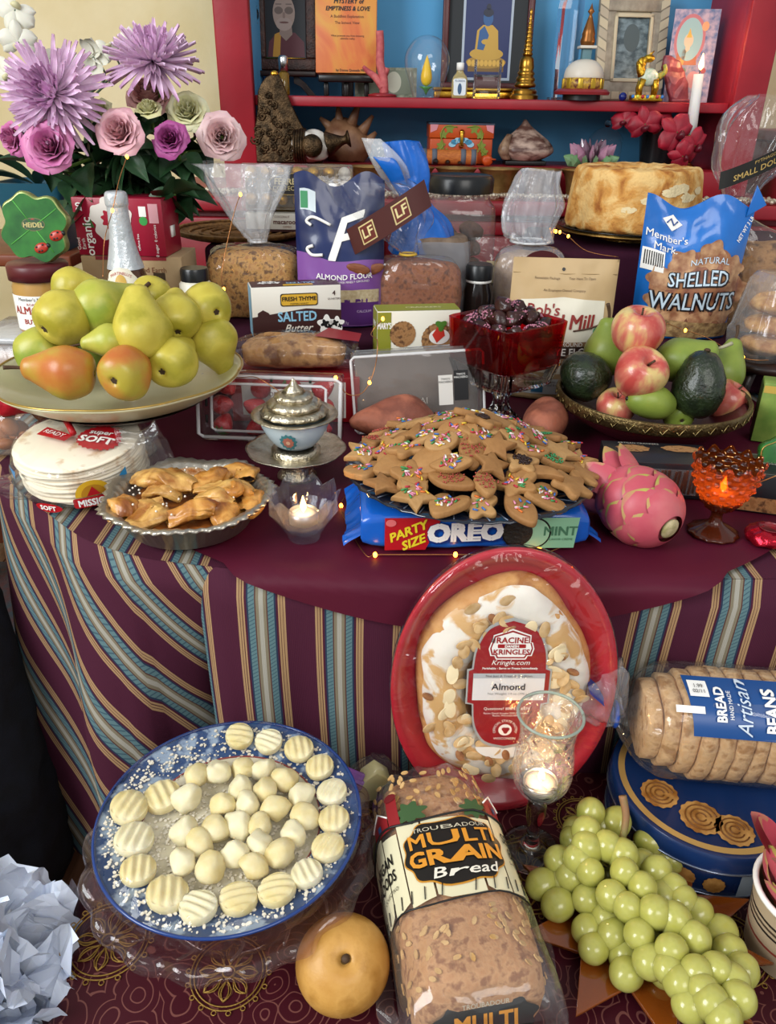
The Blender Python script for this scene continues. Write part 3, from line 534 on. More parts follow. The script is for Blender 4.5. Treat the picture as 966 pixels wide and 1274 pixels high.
def conch(pp, qq): return qq * (1 + .06*sin(5*atan2(pp.y, pp.z) + pp.x*5))
mk('shell', ball(24*s, 20*s, 18*s, 28, 18, conch, c=(18*s, -.022, 20*s)), M('white_shell', 'd8d4cc', .35, c2='bdb6a8', ns=30), t); mk('metal_boss', lathe([(0, 0), (13*s, 0), (12*s, 3*s), (8*s, 5*s), (0, 7*s)], 24), dbrass, t).matrix_local = T3(20*s, -.022 - 20*s, 21*s, rx=85)
for i in range(5): mk('metal_band', tube([(18*s - (20 - i*3)*s*1.0, -.022 + (19 + i*.5)*s*cos(a), 20*s + (17 + i*.3)*s*sin(a)) for a in [2*pi*k/20 for k in range(21)]], 1.6*s, 6), dbrass, t)
mk('mouthpiece', lathe([(0, 0), (14*s, 0), (11*s, 8*s), (6*s, 18*s), (5*s, 24*s), (9*s, 27*s), (9*s, 29*s), (0, 29*s)], 20, k=2), dbrass, t).matrix_local = T3(36*s, -.022, 22*s, ry=76)
# spiky shell
Y = 2.14; p = cnt(432, Y); s = mpp(p); t = thing('spiky_conch_shell', 'large tan conch shell with long blunt spikes', 'shell', p); shm = M('tan_shell', '8f6a4c', .5, c2='6b4630', ns=25, bump=.4, bs=80)
mk('shell', disp(loft([(0, 0, 0, 22*s, 20*s), (0, 0, 14*s, 30*s, 26*s), (-2*s, 0, 34*s, 24*s, 22*s), (-6*s, 0, 44*s, 12*s, 12*s), (-10*s, 0, 50*s, 3*s, 3*s)], 26, 4), 40, .006), shm, t)
for x0, z0, x1, z1 in ((-14, 40, -32, 58), (-8, 44, -10, 74), (4, 44, 16, 80), (16, 36, 32, 62), (-22, 24, -36, 38), (22, 22, 36, 40)): mk('spike', tube([(x0*s, -4*s, z0*s*.82), ((x0 + x1)/2*s, -6*s, (z0 + z1)/2*s*.82), (x1*s, -6*s, z1*s*.82)], lambda q: (8 - 6*q)*s, 9), shm, t)
# painted box
Y = 2.155; p = cnt(570, Y); s = mpp(p); h = at(570, 153, y=Y - .04).z - LFZ; t = thing('painted_box', 'orange painted wooden box with blue lotus, green scrolls and a brass clasp', 'box', p, 2); om = M('orange_lacquer', 'c8521c', .35, c2='b8481a', ns=10)
mk('body', box(.155, .1, h*.62, .002), om, t); mk('lid', box(.159, .104, h*.37, .002, c=(0, 0, h*.63)), om, t); mk('lid_edge', box(.161, .106, h*.05, .001, c=(0, 0, h*.955)), M('slate_edge', '3c4a5c', .5), t)
S = plane((0, -.0521, 0))
for sx in (-1, 1):
    for (x, y, r_) in ((.03, .86, .009), (.045, .72, .008), (.05, .45, .009), (.058, .3, .008), (.036, .3, .007)): decal(wob(sx*x, h*y, r_, .25, 5), ink('7d8c30'), t, S)
    mk('painted_vine', tube([S(sx*.012, h*.9, .0008), S(sx*.04, h*.92, .0008), S(sx*.052, h*.7, .0008), S(sx*.045, h*.45, .0008), S(sx*.062, h*.25, .0008)], .0016, 5, k=5), ink('8a9434'), t)
    decal([(sx*.0775, h*.97), (sx*.0775, h*.76), (sx*.062, h*.83), (sx*.058, h*.97)][::sx], ink('d8909a'), t, S, .0007, 'corner_flower')
for k in range(7): a = R(20 + k*23.3); decal(ell(.024*cos(a), h*.42 + .016*sin(a), .009, .006, 14), ink('3f95c0' if k % 2 else '9ccbe0'), t, S, .0008, 'lotus_petal')
mk('clasp', join(tf(lathe([(0, 0), (.007, 0), (.005, .004), (0, .006)], 14), T3(0, -.052, h*.78, rx=90)), box(.008, .006, .032, .002, c=(0, -.054, h*.46)), tf(lathe([(.003, 0), (.006, .002), (.003, .004)], 14), T3(0, -.054, h*.45, rx=90))), gldm, t)
Y = 2.065; p = cnt(558, Y); t = thing('brocade_scroll', 'rolled orange brocade text bound with grey blue bands', 'scroll', p); rl = tf(lathe([(0, -.068), (.017, -.068), (.017, .068), (0, .068)], 20), T3(0, 0, .017, ry=90)); mk('roll', rl, M('orange_brocade', 'c47432', .7, c2='a85a26', ns=150, st=(1, 1, 4)), t, sharp=40)
for x in (-.06, -.035, .035, .06): mk('band', tf(lathe([(.0172, -.006), (.0178, -.006), (.0178, .006), (.0172, .006)], 20), T3(x, 0, .0178, ry=90)), M('slate_band', '5d6470', .7), t)
t = thing('gilt_fish_charm', 'small gilt charm lying right of the brocade scroll', 'charm', cnt(606, 2.07) + V((0, 0, .0))); mk('charm', disp(ball(.014, .008, .012, 14, 10, c=(0, 0, .0115)), 140, .003), om, t); mk('tail', prism([(0, 0), (.02, .012), (.016, 0), (.02, -.01)], .003, z=.012), om, t)
for k in range(4): tag(mk('crystal_ball', ball(.0085 - k*.0012, None, None, 16, 10, c=(*(cnt(527 + k*15, 2.05).xy), LFZ + .0085 - k*.0012)), cglass), 'clear crystal ball on the counter, %s from the left in front of the scroll' % ('first', 'second', 'third', 'fourth')[k], 'crystal ball', 'crystal balls by the scroll')
# striped shell on black stand
Y = 2.12; p = cnt(652, Y); s = mpp(p); t = thing('striped_shell', 'brown and cream striped helmet shell on a low black stand', 'shell', p); mk('stand', box(50*s, 30*s, 5*s, .002), BLK, t)
def ssf(pp, q): return q * (1 + .1*sin(9*atan2(pp.y, pp.x)) * max(0, pp.z)) + V((0, 0, 0))
mk('shell', loft([(0, 0, 5*s, 20*s, 16*s, 2, .02, 9), (0, 0, 14*s, 33*s, 24*s, 2, .04, 9), (0, 0, 26*s, 28*s, 20*s, 2, .05, 9), (-1*s, 0, 36*s, 15*s, 13*s, 2, .05, 9), (-2*s, 0, 44*s, 6*s, 6*s), (-3*s, 0, 50*s, 1.5*s, 1.5*s)], 36, 5), M('striped_shell', 'b9a090', .4, c2='5d4038', ns=22, st=(1, 1, 2.6), lo=.42, hi=.58), t); mk('shell_lip', loft([(-24*s, -10*s, 6*s, 5*s, 8*s), (-28*s, -12*s, 18*s, 7*s, 9*s), (-22*s, -8*s, 34*s, 3*s, 4*s)], 16, 4), M('shell_lip', 'a58a70', .4, c2='6b4e3c', ns=60), t)
# crystal lotus, glass dome
Y = 2.09; p = cnt(735, Y); s = mpp(p); t = thing('crystal_lotus', 'pink and green crystal lotus candle holder', 'candle holder', p); mk('dish', lathe([(0, 0), (16*s, 0), (18*s, 3*s), (0, 5*s)], 24), M('silver', 'c8c8c8', .25, 1), t)
for ring, (n_, r_, L_, til, mt) in enumerate(((12, 20, 18, 66, M('green_crystal', '8fc088', .08, trans=.35, coat=.6)), (9, 14, 24, 40, M('pink_crystal', 'd8a0bc', .08, trans=.35, coat=.6)), (6, 8, 22, 20, M('smoky_crystal', '9a7a8c', .08, trans=.35, coat=.6)))):
    for i in range(n_):
        a = 2*pi*i/n_ + ring*.3; mk('crystal_petal', loft([(0, 0, 0, 5*s, 3*s, 1), (0, 0, L_*.45*s, 7.5*s, 4*s, 1), (0, 0, L_*s, .5*s, .5*s, 1)], 6, 1), mt, t, False).matrix_local = Matrix.Translation((r_*s*cos(a)*.9, r_*s*sin(a)*.9, (4 + ring*3)*s)) @ Matrix.Rotation(a, 4, 'Z') @ Matrix.Rotation(R(til), 4, 'Y')
Y = 2.22; p = cnt(750, Y); s = mpp(p); t = thing('glass_dome_jar', 'clear glass jar with a domed lid and ball knob', 'jar', p); th = film('thin_glass', 'dfeef4', .03, .02, 0)
mk('jar_body', lathe([(18*s, 0), (20*s, 3*s), (20*s, 24*s), (18*s, 26*s)], 30), th, t); mk('lid', lathe([(21*s, 26*s), (20*s, 29*s), (14*s, 36*s), (6*s, 40*s), (0, 41*s)], 30, k=2), th, t); mk('knob', ball(4*s, None, None, 14, 9, c=(0, 0, 44*s)), cglass, t)
# red orchids in black pot
Y = 2.17; p = cnt(815, Y); s = mpp(p); t = thing('black_pot', 'black ceramic pot holding red orchids', 'pot', p); mk('pot', lathe([(0, 0), (19*s, 0), (24*s, 38*s), (25*s, 40*s), (22*s, 40*s), (20*s, 34*s), (0, 34*s)], 28), M('black_ceramic', '1b2022', .25), t, sharp=50)
def orchid(name, label, p, face, size, pm, lipm, group=None, stem=None, sm=None, roll=0):
    t = thing(name, label, 'flower', p, group=group); rot = V(face).normalized().to_track_quat('Z', 'Y').to_matrix().to_4x4() @ Matrix.Rotation(R(roll), 4, 'Z')
    def pet(L, W, cup): return grid(lambda u, v: V(((u - .5)*W*sin(pi*min(1, v*.94 + .06))**.6*1.1, v*L, cup*(v*v) - .4*W*abs(u - .5)**2*2 + .05*L*sin(v*3))), 7, 8)
    for a, L_, W_ in ((90, .55, .32), (210, .52, .3), (330, .52, .3), (10, .55, .5), (170, .55, .5)): mk('petal', tf(pet(L_*size, W_*size, -.08*size), rot @ Matrix.Rotation(R(a - 90), 4, 'Z')), pm, t, norm=False)
    mk('lip', tf(disp(ball(.12*size, .1*size, .12*size, 10, 7, c=(0, -.1*size, .08*size)), 60, .004), rot), lipm, t)
    if stem: mk('stem', tube([(0, 0, 0)] + [V(q) - V(p) for q in stem], .0022, 6, k=4), sm, t)
    return t
rp, rl_, gs = M('red_petal', 'a81c32', .5, c2='7e1024', ns=40), M('dark_red_lip', '5a0a1c', .4), M('green_stem', '4c6a34', .5)
pot0 = p + V((0, 0, 34*s))
for k, (px, py, Y_, sz, f) in enumerate(((777, 150, 2.05, .062, (-.5, -1, .2)), (803, 155, 2.02, .075, (-.2, -1, -.1)), (823, 148, 2.06, .07, (.1, -1, .5)), (843, 165, 2.0, .085, (.1, -1, .1)), (865, 182, 2.0, .075, (.4, -1, -.2)), (850, 195, 1.99, .065, (0, -1, -.3)))):
    q = at(px, py, y=Y_); orchid('red_orchid', 'red orchid bloom, %s from the left above the black pot' % ('first', 'second', 'third', 'fourth', 'rightmost', 'lowest')[k], q, f, sz, rp, rl_, 'red orchids', [q.lerp(pot0, .4) + V((0, .02, .03)), pot0], gs, k*17)
# taper candle
Y = 2.022; p = cnt(853, Y); s = mpp(p); zc = at(860, 168, y=Y).z - LFZ; zt = at(871, 107, y=Y).z - LFZ; t = thing('brass_candlestick', 'turned brass candlestick right of the orchid pot', 'candlestick', p)
mk('stick', lathe([(0, 0), (.032, 0), (.033, .004), (.02, .01), (.008, .018), (.007, zc*.45), (.011, zc*.5), (.007, zc*.56), (.01, zc*.68), (.006, zc*.76), (.011, zc*.86), (.008, zc*.92), (.016, zc*.98), (.016, zc), (0, zc)], 24), brass, t)
t = thing('taper_candle', 'lit white taper candle in the brass candlestick', 'candle', p + V((0, 0, zc))); L_ = zt - zc; ct = at(870, 92, y=Y) - p; L_ = ct.z - zc; cx_ = ct.x; mk('wax', tube([(0, 0, 0), (cx_*.5, 0, L_*.5), (cx_, 0, L_)], lambda q: .0125 - .0015*q, 16), M('white_wax', 'e9e6e2', .4, sss=.3), t)
fm = M('flame', 'ffb050', 1, emit=14, ecol='ffb45a'); mk('wick', tube([(cx_, 0, L_ - .002), (cx_ + .002, 0, L_ + .012)], .001, 5), BLK, t); mk('flame', lathe([(0, 0), (.005, .006), (.0055, .012), (.0025, .026), (0, .034)], 12, k=3), fm, t).matrix_local = T3(cx_ + .002, 0, L_ + .007)
def glow(name, p, e, col, r=.008):
    l = bpy.data.lights.new(name, 'POINT'); l.energy = e; l.color = col; l.shadow_soft_size = r; o = bpy.data.objects.new(name, l); COL.objects.link(o); o.location = p
glow('candle_glow', p + V((cx_, 0, zc + L_ + .05)), .25, (1, .6, .25))
# offering bowls and bead garland
bowl = None
for k, px in enumerate((408, 460, 515, 567, 620, 671, 723)):
    p = V((at(px, 225, y=1.925).x, 1.925, CTZ + .0006))
    lb = 'brass offering bowl, %s from the left in the row on the red counter' % ('first', 'second', 'third', 'fourth', 'fifth', 'sixth', 'seventh')[k]
    if bowl is None:
        bowl = thing('offering_bowl', lb, 'bowl', p, group='row of offering bowls'); mk('bowl', lathe([(0, 0), (.027, 0), (.03, .004), (.033, .03), (.04, .05), (.048, .06), (.049, .0615), (.046, .0605), (.037, .048), (.028, .012), (0, .008)], 36, k=2), M('aged_brass', 'b08c54', .38, .75, c2='8a6a3c', ns=40), bowl); mk('water', lathe([(0, .046), (.0355, .046)], 28), glass('water', 'ffffff', ior=1.33), bowl)
    else: dup(bowl, p, label=lb)
gar = thing('bead_garland', 'double strand of silver and gold beads along the red counter edge', 'garland', (0, 0, CTZ)); bp = []
for k in range(470):
    x = -.47 + 1.4*k/470; bp.append(ball(.0055, None, None, 7, 5, c=(x, 1.858 + random.uniform(-.008, .006), .0055 + random.uniform(0, .004) + (k % 2)*.003)))
mk('beads', join(*bp), M('pearl_metal', 'd8cdb8', .3, .5, c2='94826a', ns=200), gar, kind='stuff')
# ================================================================== FLOWERS
TB = TZ + .0035
p = V((at(178, 300, y=1.51).x, 1.51, TB)); vz = at(178, 243, y=1.51).z - TB
vase = thing('glass_vase', 'clear faceted glass vase holding the mixed bouquet', 'vase', p)
mk('vase_wall', lathe([(0, 0), (.045, 0), (.048, .004), (.05, vz*.6), (.066, vz), (.062, vz), (.046, vz*.6), (.044, .012), (0, .012)], 16), glass('vase_glass', 'f2f8f6'), vase, False)
VM = p + V((0, 0, vz))
stm = M('flower_stem', '5c7a30', .5, c2='445f24', ns=40); lfm = M('rose_leaf', '2f5232', .42, c2='1f3a24', ns=25, bump=.3, bs=120, c3='264528')
def leafg(L, W, bend=.3, fold=.25):
    return grid(lambda u, v: V(((u - .5)*2*W*.5*sin(pi*min(1, v**.8))*(1 + .05*sin(v*40)), v*L, abs(u - .5)*fold*W*2*sin(pi*v) - bend*L*v*v)), 7, 10)
LEAF = [mesh('leaf', leafg(.07, .042), lfm, norm=False), mesh('leaf', leafg(.055, .034, .45), lfm, norm=False), mesh('leaf', leafg(.085, .048, .2), lfm, norm=False)]
def put(o, pos, d, roll=0): o.matrix_local = Matrix.Translation(pos) @ V(d).normalized().to_track_quat('Y', 'Z').to_matrix().to_4x4() @ Matrix.Rotation(R(roll), 4, 'Y'); return o
def stem_to_vase(t, p, face, n=3, leaves=True):
    j = V((random.uniform(-.03, .03), random.uniform(-.03, .03), -.04)); a = -V(face).normalized()
    pts = [V((0, 0, 0)), a*.05 + V((0, .01, -.02)), (VM - p)*.55 + V((0, .02, .02)), VM + j - p, V((vase.location.x - p.x + j.x*.4, vase.location.y - p.y, .03 + vase.location.z - p.z))]
    c = cr([tuple(q) for q in pts], 6); mk('stem', tube(c, .0028, 7), stm, t)
    if leaves:
        for k in range(n):
            q = V(c[random.randint(5, 14)]); d = V((random.gauss(0, 1), random.gauss(-.6, .6), random.gauss(-.1, .5)))
            put(mk('leaf', random.choice(LEAF), None, t), q, d, random.uniform(-40, 40))
def mum(label, px, py, Y, dia, face):
    p = at(px, py, y=Y); t = thing('spider_mum', label, 'flower', p, group='lilac spider mums'); Rr = dia/2
    rot = V(face).normalized().to_track_quat('Z', 'Y').to_matrix().to_4x4(); pm = M('lilac_petal', 'e4c0da', .5, c2='cf9cc6', ns=25, c3='ead0e4', sss=.1)
    def quill(L, W, curl): return grid(lambda u, v: V(((u - .5)*W*min(1, .35 + v*1.6)*(1 - .75*max(0, v - .75)*4*.8), v*L, (abs(u - .5)*2)**2*W*.5 + curl*L*(v*v))), 4, 8)
    Q = [mesh('petal', quill(Rr*l, .0092, c), pm, norm=False) for l, c in ((1, -.1), (.92, .12), (.8, .2), (.6, .35), (.4, .5), (.22, .7))]
    for ring, (n, el) in enumerate(((36, -12), (42, 4), (40, 20), (34, 36), (26, 54), (14, 72))):
        for i in range(n):
            a = 2*pi*(i + .5*(ring % 2))/n + random.uniform(-.07, .07); e = R(el + random.uniform(-9, 9)); k = random.uniform(.85, 1.1)
            mk('petal', Q[ring], None, t).matrix_local = rot @ Matrix.Rotation(a, 4, 'Z') @ Matrix.Rotation(e, 4, 'X') @ Matrix.Diagonal((1, k, 1, 1))
    mk('calyx', tf(ball(.016, .016, .01, 12, 8, c=(0, 0, -.006)), rot), stm, t); stem_to_vase(t, p, face, 3)
mum('large lilac spider chrysanthemum at far left facing the viewer', 66, 118, 1.36, .175, (-.15, -1, .35))
mum('lilac spider chrysanthemum seen from the side above the pink roses', 190, 76, 1.42, .155, (.08, -.45, 1))
def rose(label, px, py, Y, dia, face, cin, cout, n=19, cedge=None):
    p = at(px, py, y=Y); t = thing('rose', label, 'flower', p, group='roses in the bouquet'); Rr = dia/2; H = dia*.62
    rot = V(face).normalized().to_track_quat('Z', 'Y').to_matrix().to_4x4() @ Matrix.Rotation(random.uniform(0, 6), 4, 'Z')
    mi, mo = M('rose_petal_' + cin, cin, .5, c2=cout, ns=30, sss=.12), M('rose_petal_' + cout, cout, .5, c2=cin, ns=25, sss=.12)
    for i in range(n):
        f = (i + .6)/n; c0 = i*2.39996; w_ = R(105 - 42*f); j = random.uniform(.93, 1.07)
        def g(u, v):
            u = u*2 - 1; a = c0 + u*w_*(.35 + .65*sin(pi*min(.5, v*.62))); vv = v*(1 - .13*u*u*v)
            r = Rr*(.10 + .80*f)*(vv**.6)*j + f*Rr*.34*max(0, vv - .72)**1.2*2 + .002*sin(9*u + i)*vv
            z = H*(vv**.9)*(1.02 - .30*f) - f*f*H*.55*max(0, vv - .66)**2*6 - H*.55
            return V((r*cos(a), r*sin(a), z))
        mk('petal', tf(grid(g, 9, 9), rot), mo if f > .62 else mi, t, norm=False)
    mk('sepal', tf(lathe([(0, -H*.7), (.008, -H*.66), (.014, -H*.55), (Rr*.42, -H*.42), (Rr*.4, -H*.4), (0, -H*.5)], 10, fl=lambda r, z, th, j: (r*(1 + .35*cos(5*th)*(j == 3)), z)), rot), lfm, t); stem_to_vase(t, p, face, 2)
rose('full blush pink rose at the centre of the bouquet', 148, 163, 1.35, .082, (-.05, -1, .45), 'd69aa6', 'e3b6ba')
rose('pale peach pink rose at the right end of the bouquet', 276, 170, 1.42, .085, (.25, -1, .15), 'd9aeb0', 'e6c8c6')
rose('wide peach rose under the side-facing lilac chrysanthemum', 185, 118, 1.45, .09, (0, -.7, .8), 'd69a98', 'e0b2aa')
rose('magenta pink rose with ruffled edge at lower left of the bouquet', 62, 182, 1.32, .088, (.1, -.9, .25), 'c2609c', 'd68cb4')
rose('deep magenta rose between the blush and peach roses', 211, 172, 1.37, .064, (.05, -1, .4), 'a04a86', 'ae5090')
rose('cream yellow rose above the peach rose at right', 233, 137, 1.43, .075, (.1, -.9, .5), 'd8d49a', 'e6e3c0')
rose('small greenish cream rose bud at the middle of the bouquet', 184, 135, 1.40, .05, (0, -.6, 1), 'd6d294', 'dcd9b0', 14)
rose('half hidden cream rose left of the blush rose', 124, 140, 1.44, .055, (-.2, -.9, .4), 'd9d6a0', 'e2dfb8', 12)
rose('half hidden magenta rose behind the large lilac chrysanthemum', 98, 100, 1.46, .05, (.1, -1, .4), '9c4a78', 'a85a84', 12)
rose('half hidden mauve rose beside the peach rose at right', 255, 158, 1.47, .055, (.1, -1, .3), '9c4a70', 'b06a88', 12)
rose('pink rose cut by the left edge of the picture', 14, 172, 1.4, .06, (-.5, -1, .1), 'c2609c', 'cf7cac', 12)
gr = thing('foliage_stems', 'dark green rose foliage filling the neck of the vase', 'foliage', VM, group=None)
for k in range(16):
    a = random.uniform(0, 2*pi); q = V((random.gauss(-.03, .07), random.gauss(-.05, .04), random.uniform(-.02, .09))); mk('stem', tube([(q.x*.1, q.y*.1, -.2), (q.x*.3, q.y*.3, 0), tuple(q)], .0022, 6, k=4), stm, gr)
    for j in range(5): put(mk('leaf', random.choice(LEAF), None, gr), q*random.uniform(.55, 1.05) + V((0, -.01, 0)), V((random.gauss(0, 1), random.gauss(-.9, .5), random.gauss(-.35, .5))), random.uniform(-50, 50))
# white orchids in a teal pot on the wooden stand
q = at(58, 280, y=1.78); pot = thing('teal_pot', 'square teal ceramic pot with white orchids on the wooden stand', 'pot', (q.x, 1.78, .9055)); hp = at(58, 228, y=1.72).z - .9055
mk('pot', loft([(0, 0, 0, .055, .055, 8), (0, 0, hp, .075, .075, 8), (0, 0, hp, .068, .068, 8), (0, 0, hp - .02, .066, .066, 8)], 32, 1), M('teal_ceramic', '1f5468', .35), pot, sharp=40)
for k, (dx, dz, L_) in enumerate(((-.1, .06, .2), (-.06, .1, .17), (.08, .07, .15))): put(mk('leaf', leafg(L_, .055, .5), M('orchid_leaf', '2b4a38', .35, c2='22402e', ns=10), pot, norm=False), (0, -.01, hp - .01), (dx, -.06, dz))
wp, wl = M('white_petal', 'e4e0d2', .5, sss=.15, c2='d6d4c4', ns=20), M('yellow_lip', 'd6cfa4', .4)
pt = V((q.x, 1.78, .9055 + hp - .01))
for k, (px, py, sz, f, Y_) in enumerate(((22, 52, .085, (.3, -1, -.2), 1.75), (8, 92, .08, (-.3, -1, .1), 1.74), (62, 72, .06, (.4, -.6, .4), 1.8), (88, 82, .07, (-.3, -.8, .6), 1.8), (116, 70, .085, (.2, .8, .3), 1.78), (162, 46, .06, (.1, -1, .5), 1.82), (18, 12, .09, (.2, -1, .3), 1.76), (134, 60, .06, (.5, -.8, .2), 1.84))):
    c = at(px, py, y=Y_); orchid('white_orchid', 'white orchid bloom, %s against the cream wall' % ('second from the top left', 'cut by the left edge', 'small one above the big chrysanthemum', 'just right of the big chrysanthemum', 'seen from behind between the chrysanthemums', 'above the side-facing chrysanthemum', 'at the top left corner', 'half turned beside the side-facing chrysanthemum')[k], c, f, sz*.8, wp, wl, 'white orchids', [c + V((.01, .02, -.04)), c.lerp(pt, .5) + V((0, .03, .02)), pt], M('dark_orchid_stem', '4a5a44', .5), k*25)
# ================================================================== BACK OF THE TABLE
AB, A3B, B1B, B2B = AZ + .0006, A3Z + .0006, B1Z + .0006, B2Z + .0006
FILM = film('clear_film', 'ffffff', .025, .1, .8, 20); FILM2 = film('hazy_film', 'f8fafc', .26, .14, 1, 30)
def carton(name, label, cat, p, w, d, h, m, rz=0, rot=None, bev=.0015):
    t = thing(name, label, cat, p, rz, rot=rot); mk('carton', box(w, d, h, bev), m, t, sharp=40); return t, plane((0, -d/2, 0)), plane((0, -d/2, h), (1, 0, 0), (0, 1, 0)), plane((-w/2, 0, 0), (0, -1, 0), (0, 0, 1)), plane((w/2, 0, 0), (0, 1, 0), (0, 0, 1))
def pouch(name, label, cat, p, w, h, th, m, rz=0, lean=0, wr=.0025, seed=1, top=.0, tw=1.0, bulge=.35, neck=None):
    t = thing(name, label, cat, p, rot=(R(-lean), 0, R(rz)))
    def half(x, y):
        v = min(max(y/h, 0), 1); pr = (min(1, .72 + v/bulge*.28) if v < bulge else max(0, 1 - ((v - bulge)/(1 - bulge))**1.7)); return th/2*max(0, 1 - abs(2*x/w)**3)*pr + .0012*(abs(2*x/w) < .999)
    def S(x, y, d=0):
        v = y/h; n1 = noise.noise(V((x*26, y*26, seed)))*wr + noise.noise(V((x*70, y*50, seed + 9)))*wr*.4
        return V((x*(1 + (tw - 1)*v), -half(x, y) - n1*(1 - abs(2*x/w)**6) - d, y + top*v*v*sin(x*9/w + seed)))
    front = grid(lambda u, v: S((u - .5)*w, v*h), 36, 44)
    def Bk(u, v): q = S((u - .5)*w, v*h); return V((q.x, half((u - .5)*w, v*h)*.75, q.z))
    mk('bag', join(front, grid(Bk, 20, 24), grid(lambda u, v: (lambda a, b: a.lerp(b, v))(S((u - .5)*w, 0), Bk(u, 0)), 36, 3)), m, t); return t, S
def crumb(name, c, c2, bump=.8, ns=60, c3=None): return M(name, c, .75, c2=c2, ns=ns, bump=bump, bs=140, c3=c3)
# ---- tub, almond butter jar, clover tin
p = at(62, 411, y=1.285); jz = p.z
t = thing('plastic_tub', 'clear plastic food tub under the almond butter jar', 'tub', (p.x - .025, 1.31, TB)); hz = jz - TB - .001
mk('tub_wall', loft([(0, 0, 0, .075, .06, 6), (0, 0, hz - .012, .088, .072, 6)], 32, 2), film('tub_plastic', 'dfe4e8', .3, .2, .2), t); mk('lid', box(.18, .15, .011, .004, c=(0, 0, hz - .0115)), film('tub_lid', 'e4e8ec', .5, .2, .2), t); mk('contents', loft([(0, 0, .003, .07, .055, 6), (0, 0, hz*.75, .08, .065, 6)], 24, 2), crumb('dried_fruit', 'b98a5c', '8f6238'), t)
t = thing('almond_butter_jar', 'almond butter jar with a dark red ridged lid', 'jar', (p.x, 1.285, jz)); s = mpp((p.x, 1.285, jz)); r = 33*s; hj = at(62, 326, y=1.285).z - jz
mk('glass_body', lathe([(0, 0), (r*.92, 0), (r, .006), (r, hj*.68), (r*.93, hj*.76), (r*.93, hj*.8), (0, hj*.8)], 32), M('nut_butter', 'b98f4e', .2, c2='a67c3c', ns=8, coat=.5), t); mk('lid', lathe([(0, hj*.78), (r*1.06, hj*.78), (r*1.06, hj*.97), (r*1.0, hj), (0, hj)], 60, fl=lambda a, z, th, j: (a*(1 + .012*sin(th*30)*(j in (1, 2))), z)), M('dark_red_lid', '5a1f24', .4), t)
def cyl(rr): return lambda x, y, d=0: V(((rr + d)*sin(x/rr), -(rr + d)*cos(x/rr), y))
S = cyl(r*1.003); decal(rect(0, hj*.34, r*2.6, hj*.5), WHT, t, S, .0004, 'paper_label', cut=.006); text("Member's Mark", .0075, ink('404448'), t, S, 0, hj*.54); text('ALMOND', .017, ink('a8423c'), t, S, 0, hj*.38, bold=.02); text('BUTTER', .011, ink('a8423c'), t, S, 0, hj*.22, bold=.02); text('ROAST', .006, ink('a8423c'), t, S, 0, hj*.47)
zt = jz + hj; t = thing('clover_tin', 'green four-leaf clover shaped tin with ladybirds standing on the jar lid', 'tin', (at(50, 330, y=1.265).x, 1.27, zt + .0006), rot=(R(-9), 0, R(3))); K = 90*mpp((-.5, 1.27, zt))
def clover(sc): return [(sc*(.432 + .03*cos(4*a) - .026*cos(8*a))*cos(a + .6), sc*.46 + sc*(.432 + .03*cos(4*a) - .026*cos(8*a))*sin(a + .6)) for a in [2*pi*i/80 for i in range(80)]]
mk('tin_body', tf(prism(clover(K*1.02), .022, .003), T3(y=.011, rx=90)), M('tin_gold_edge', '8f9a5c', .35, .6), t); S = plane((0, -.0112, 0))
decal([(x, y*.985 + .0008) for x, y in clover(K*.985)], M('clover_green', '33782e', .22, c2='1f5824', ns=30, st=(1, 1, 1), coat=.4), t, S, .0004, 'printed_front')
for a in (35, 125, 215, 305): mk('leaf_crease', tube([S(K*.06*cos(R(a)), K*.47 + K*.06*sin(R(a)), .0006), S(K*.4*cos(R(a)), K*.47 + K*.4*sin(R(a)), .0006)], .0008, 5), ink('56ac48'), t)
decal(ell(0, K*.5, K*.155, K*.085), ink('6d6a40'), t, S, .0008); decal(ell(0, K*.5, K*.145, K*.076), ink('2a4a2a'), t, S, .001); text('HEIDEL', K*.085, ink('c9b878'), t, S, 0, K*.49, .0013, bold=.02); decal([(-.004, K*.56), (0, K*.575), (.004, K*.56)], ink('b03a30'), t, S, .0013)
for x, y in ((.07, .2), (.29, .36)):
    b = mk('ladybird', ball(K*.1, K*.07, K*.03, 16, 8, c=(0, 0, 0)), M('ladybird_red', 'b03324', .3), t); b.matrix_local = T3(K*x, -.0117, K*y, rx=90, rz=0) @ Matrix.Rotation(R(20), 4, 'Z')
    mk('head', ball(K*.03, K*.035, K*.02, 10, 6, c=(K*.1, 0, 0)), BLK, b)
    for dx, dy in ((-.05, .03), (0, -.035), (.04, .03), (-.04, -.03)): mk('spot', ball(K*.016, K*.014, K*.006, 8, 6, c=(K*dx, K*dy, K*.027)), BLK, b)
# ---- tea box on cardboard box, cider bottle
yb = 1.345; zb = at(150, 319, y=yb).z; x0, x1 = at(92, 300, y=yb).x, at(212, 300, y=yb).x; xc, W_ = (x0 + x1)/2, (x1 - x0)*.93
t, S, S2, _, Sr = carton('cardboard_box', 'plain brown cardboard box under the tea box', 'box', (xc + .01, yb + .055, TB), W_ + .02, .105, zb - TB - .0006, M('cardboard', 'b59a74', .8, c2='a98c66', ns=20)); decal(rect(0, (zb - TB)*.985, .12, .006), ink('8e2a34'), t, S); text('Good Earth', .012, ink('7a4a34'), t, S, .03, (zb - TB)*.9); decal(rect(.045, (zb - TB)*.85, .02, .014), ink('4a3c2c'), t, S, .0005, 'barcode')
hT = at(150, 247, y=yb).z - zb; t, S, S2, Sl, Sr = carton('tea_box', 'crimson organic tea box with a white hibiscus flower', 'box', (xc, yb + .045, zb + .0004), W_, .085, hT, M('crimson_card', '9c1834', .35, c2='94162f', ns=10), rz=-3)
fx, fy = -.012, hT*.64
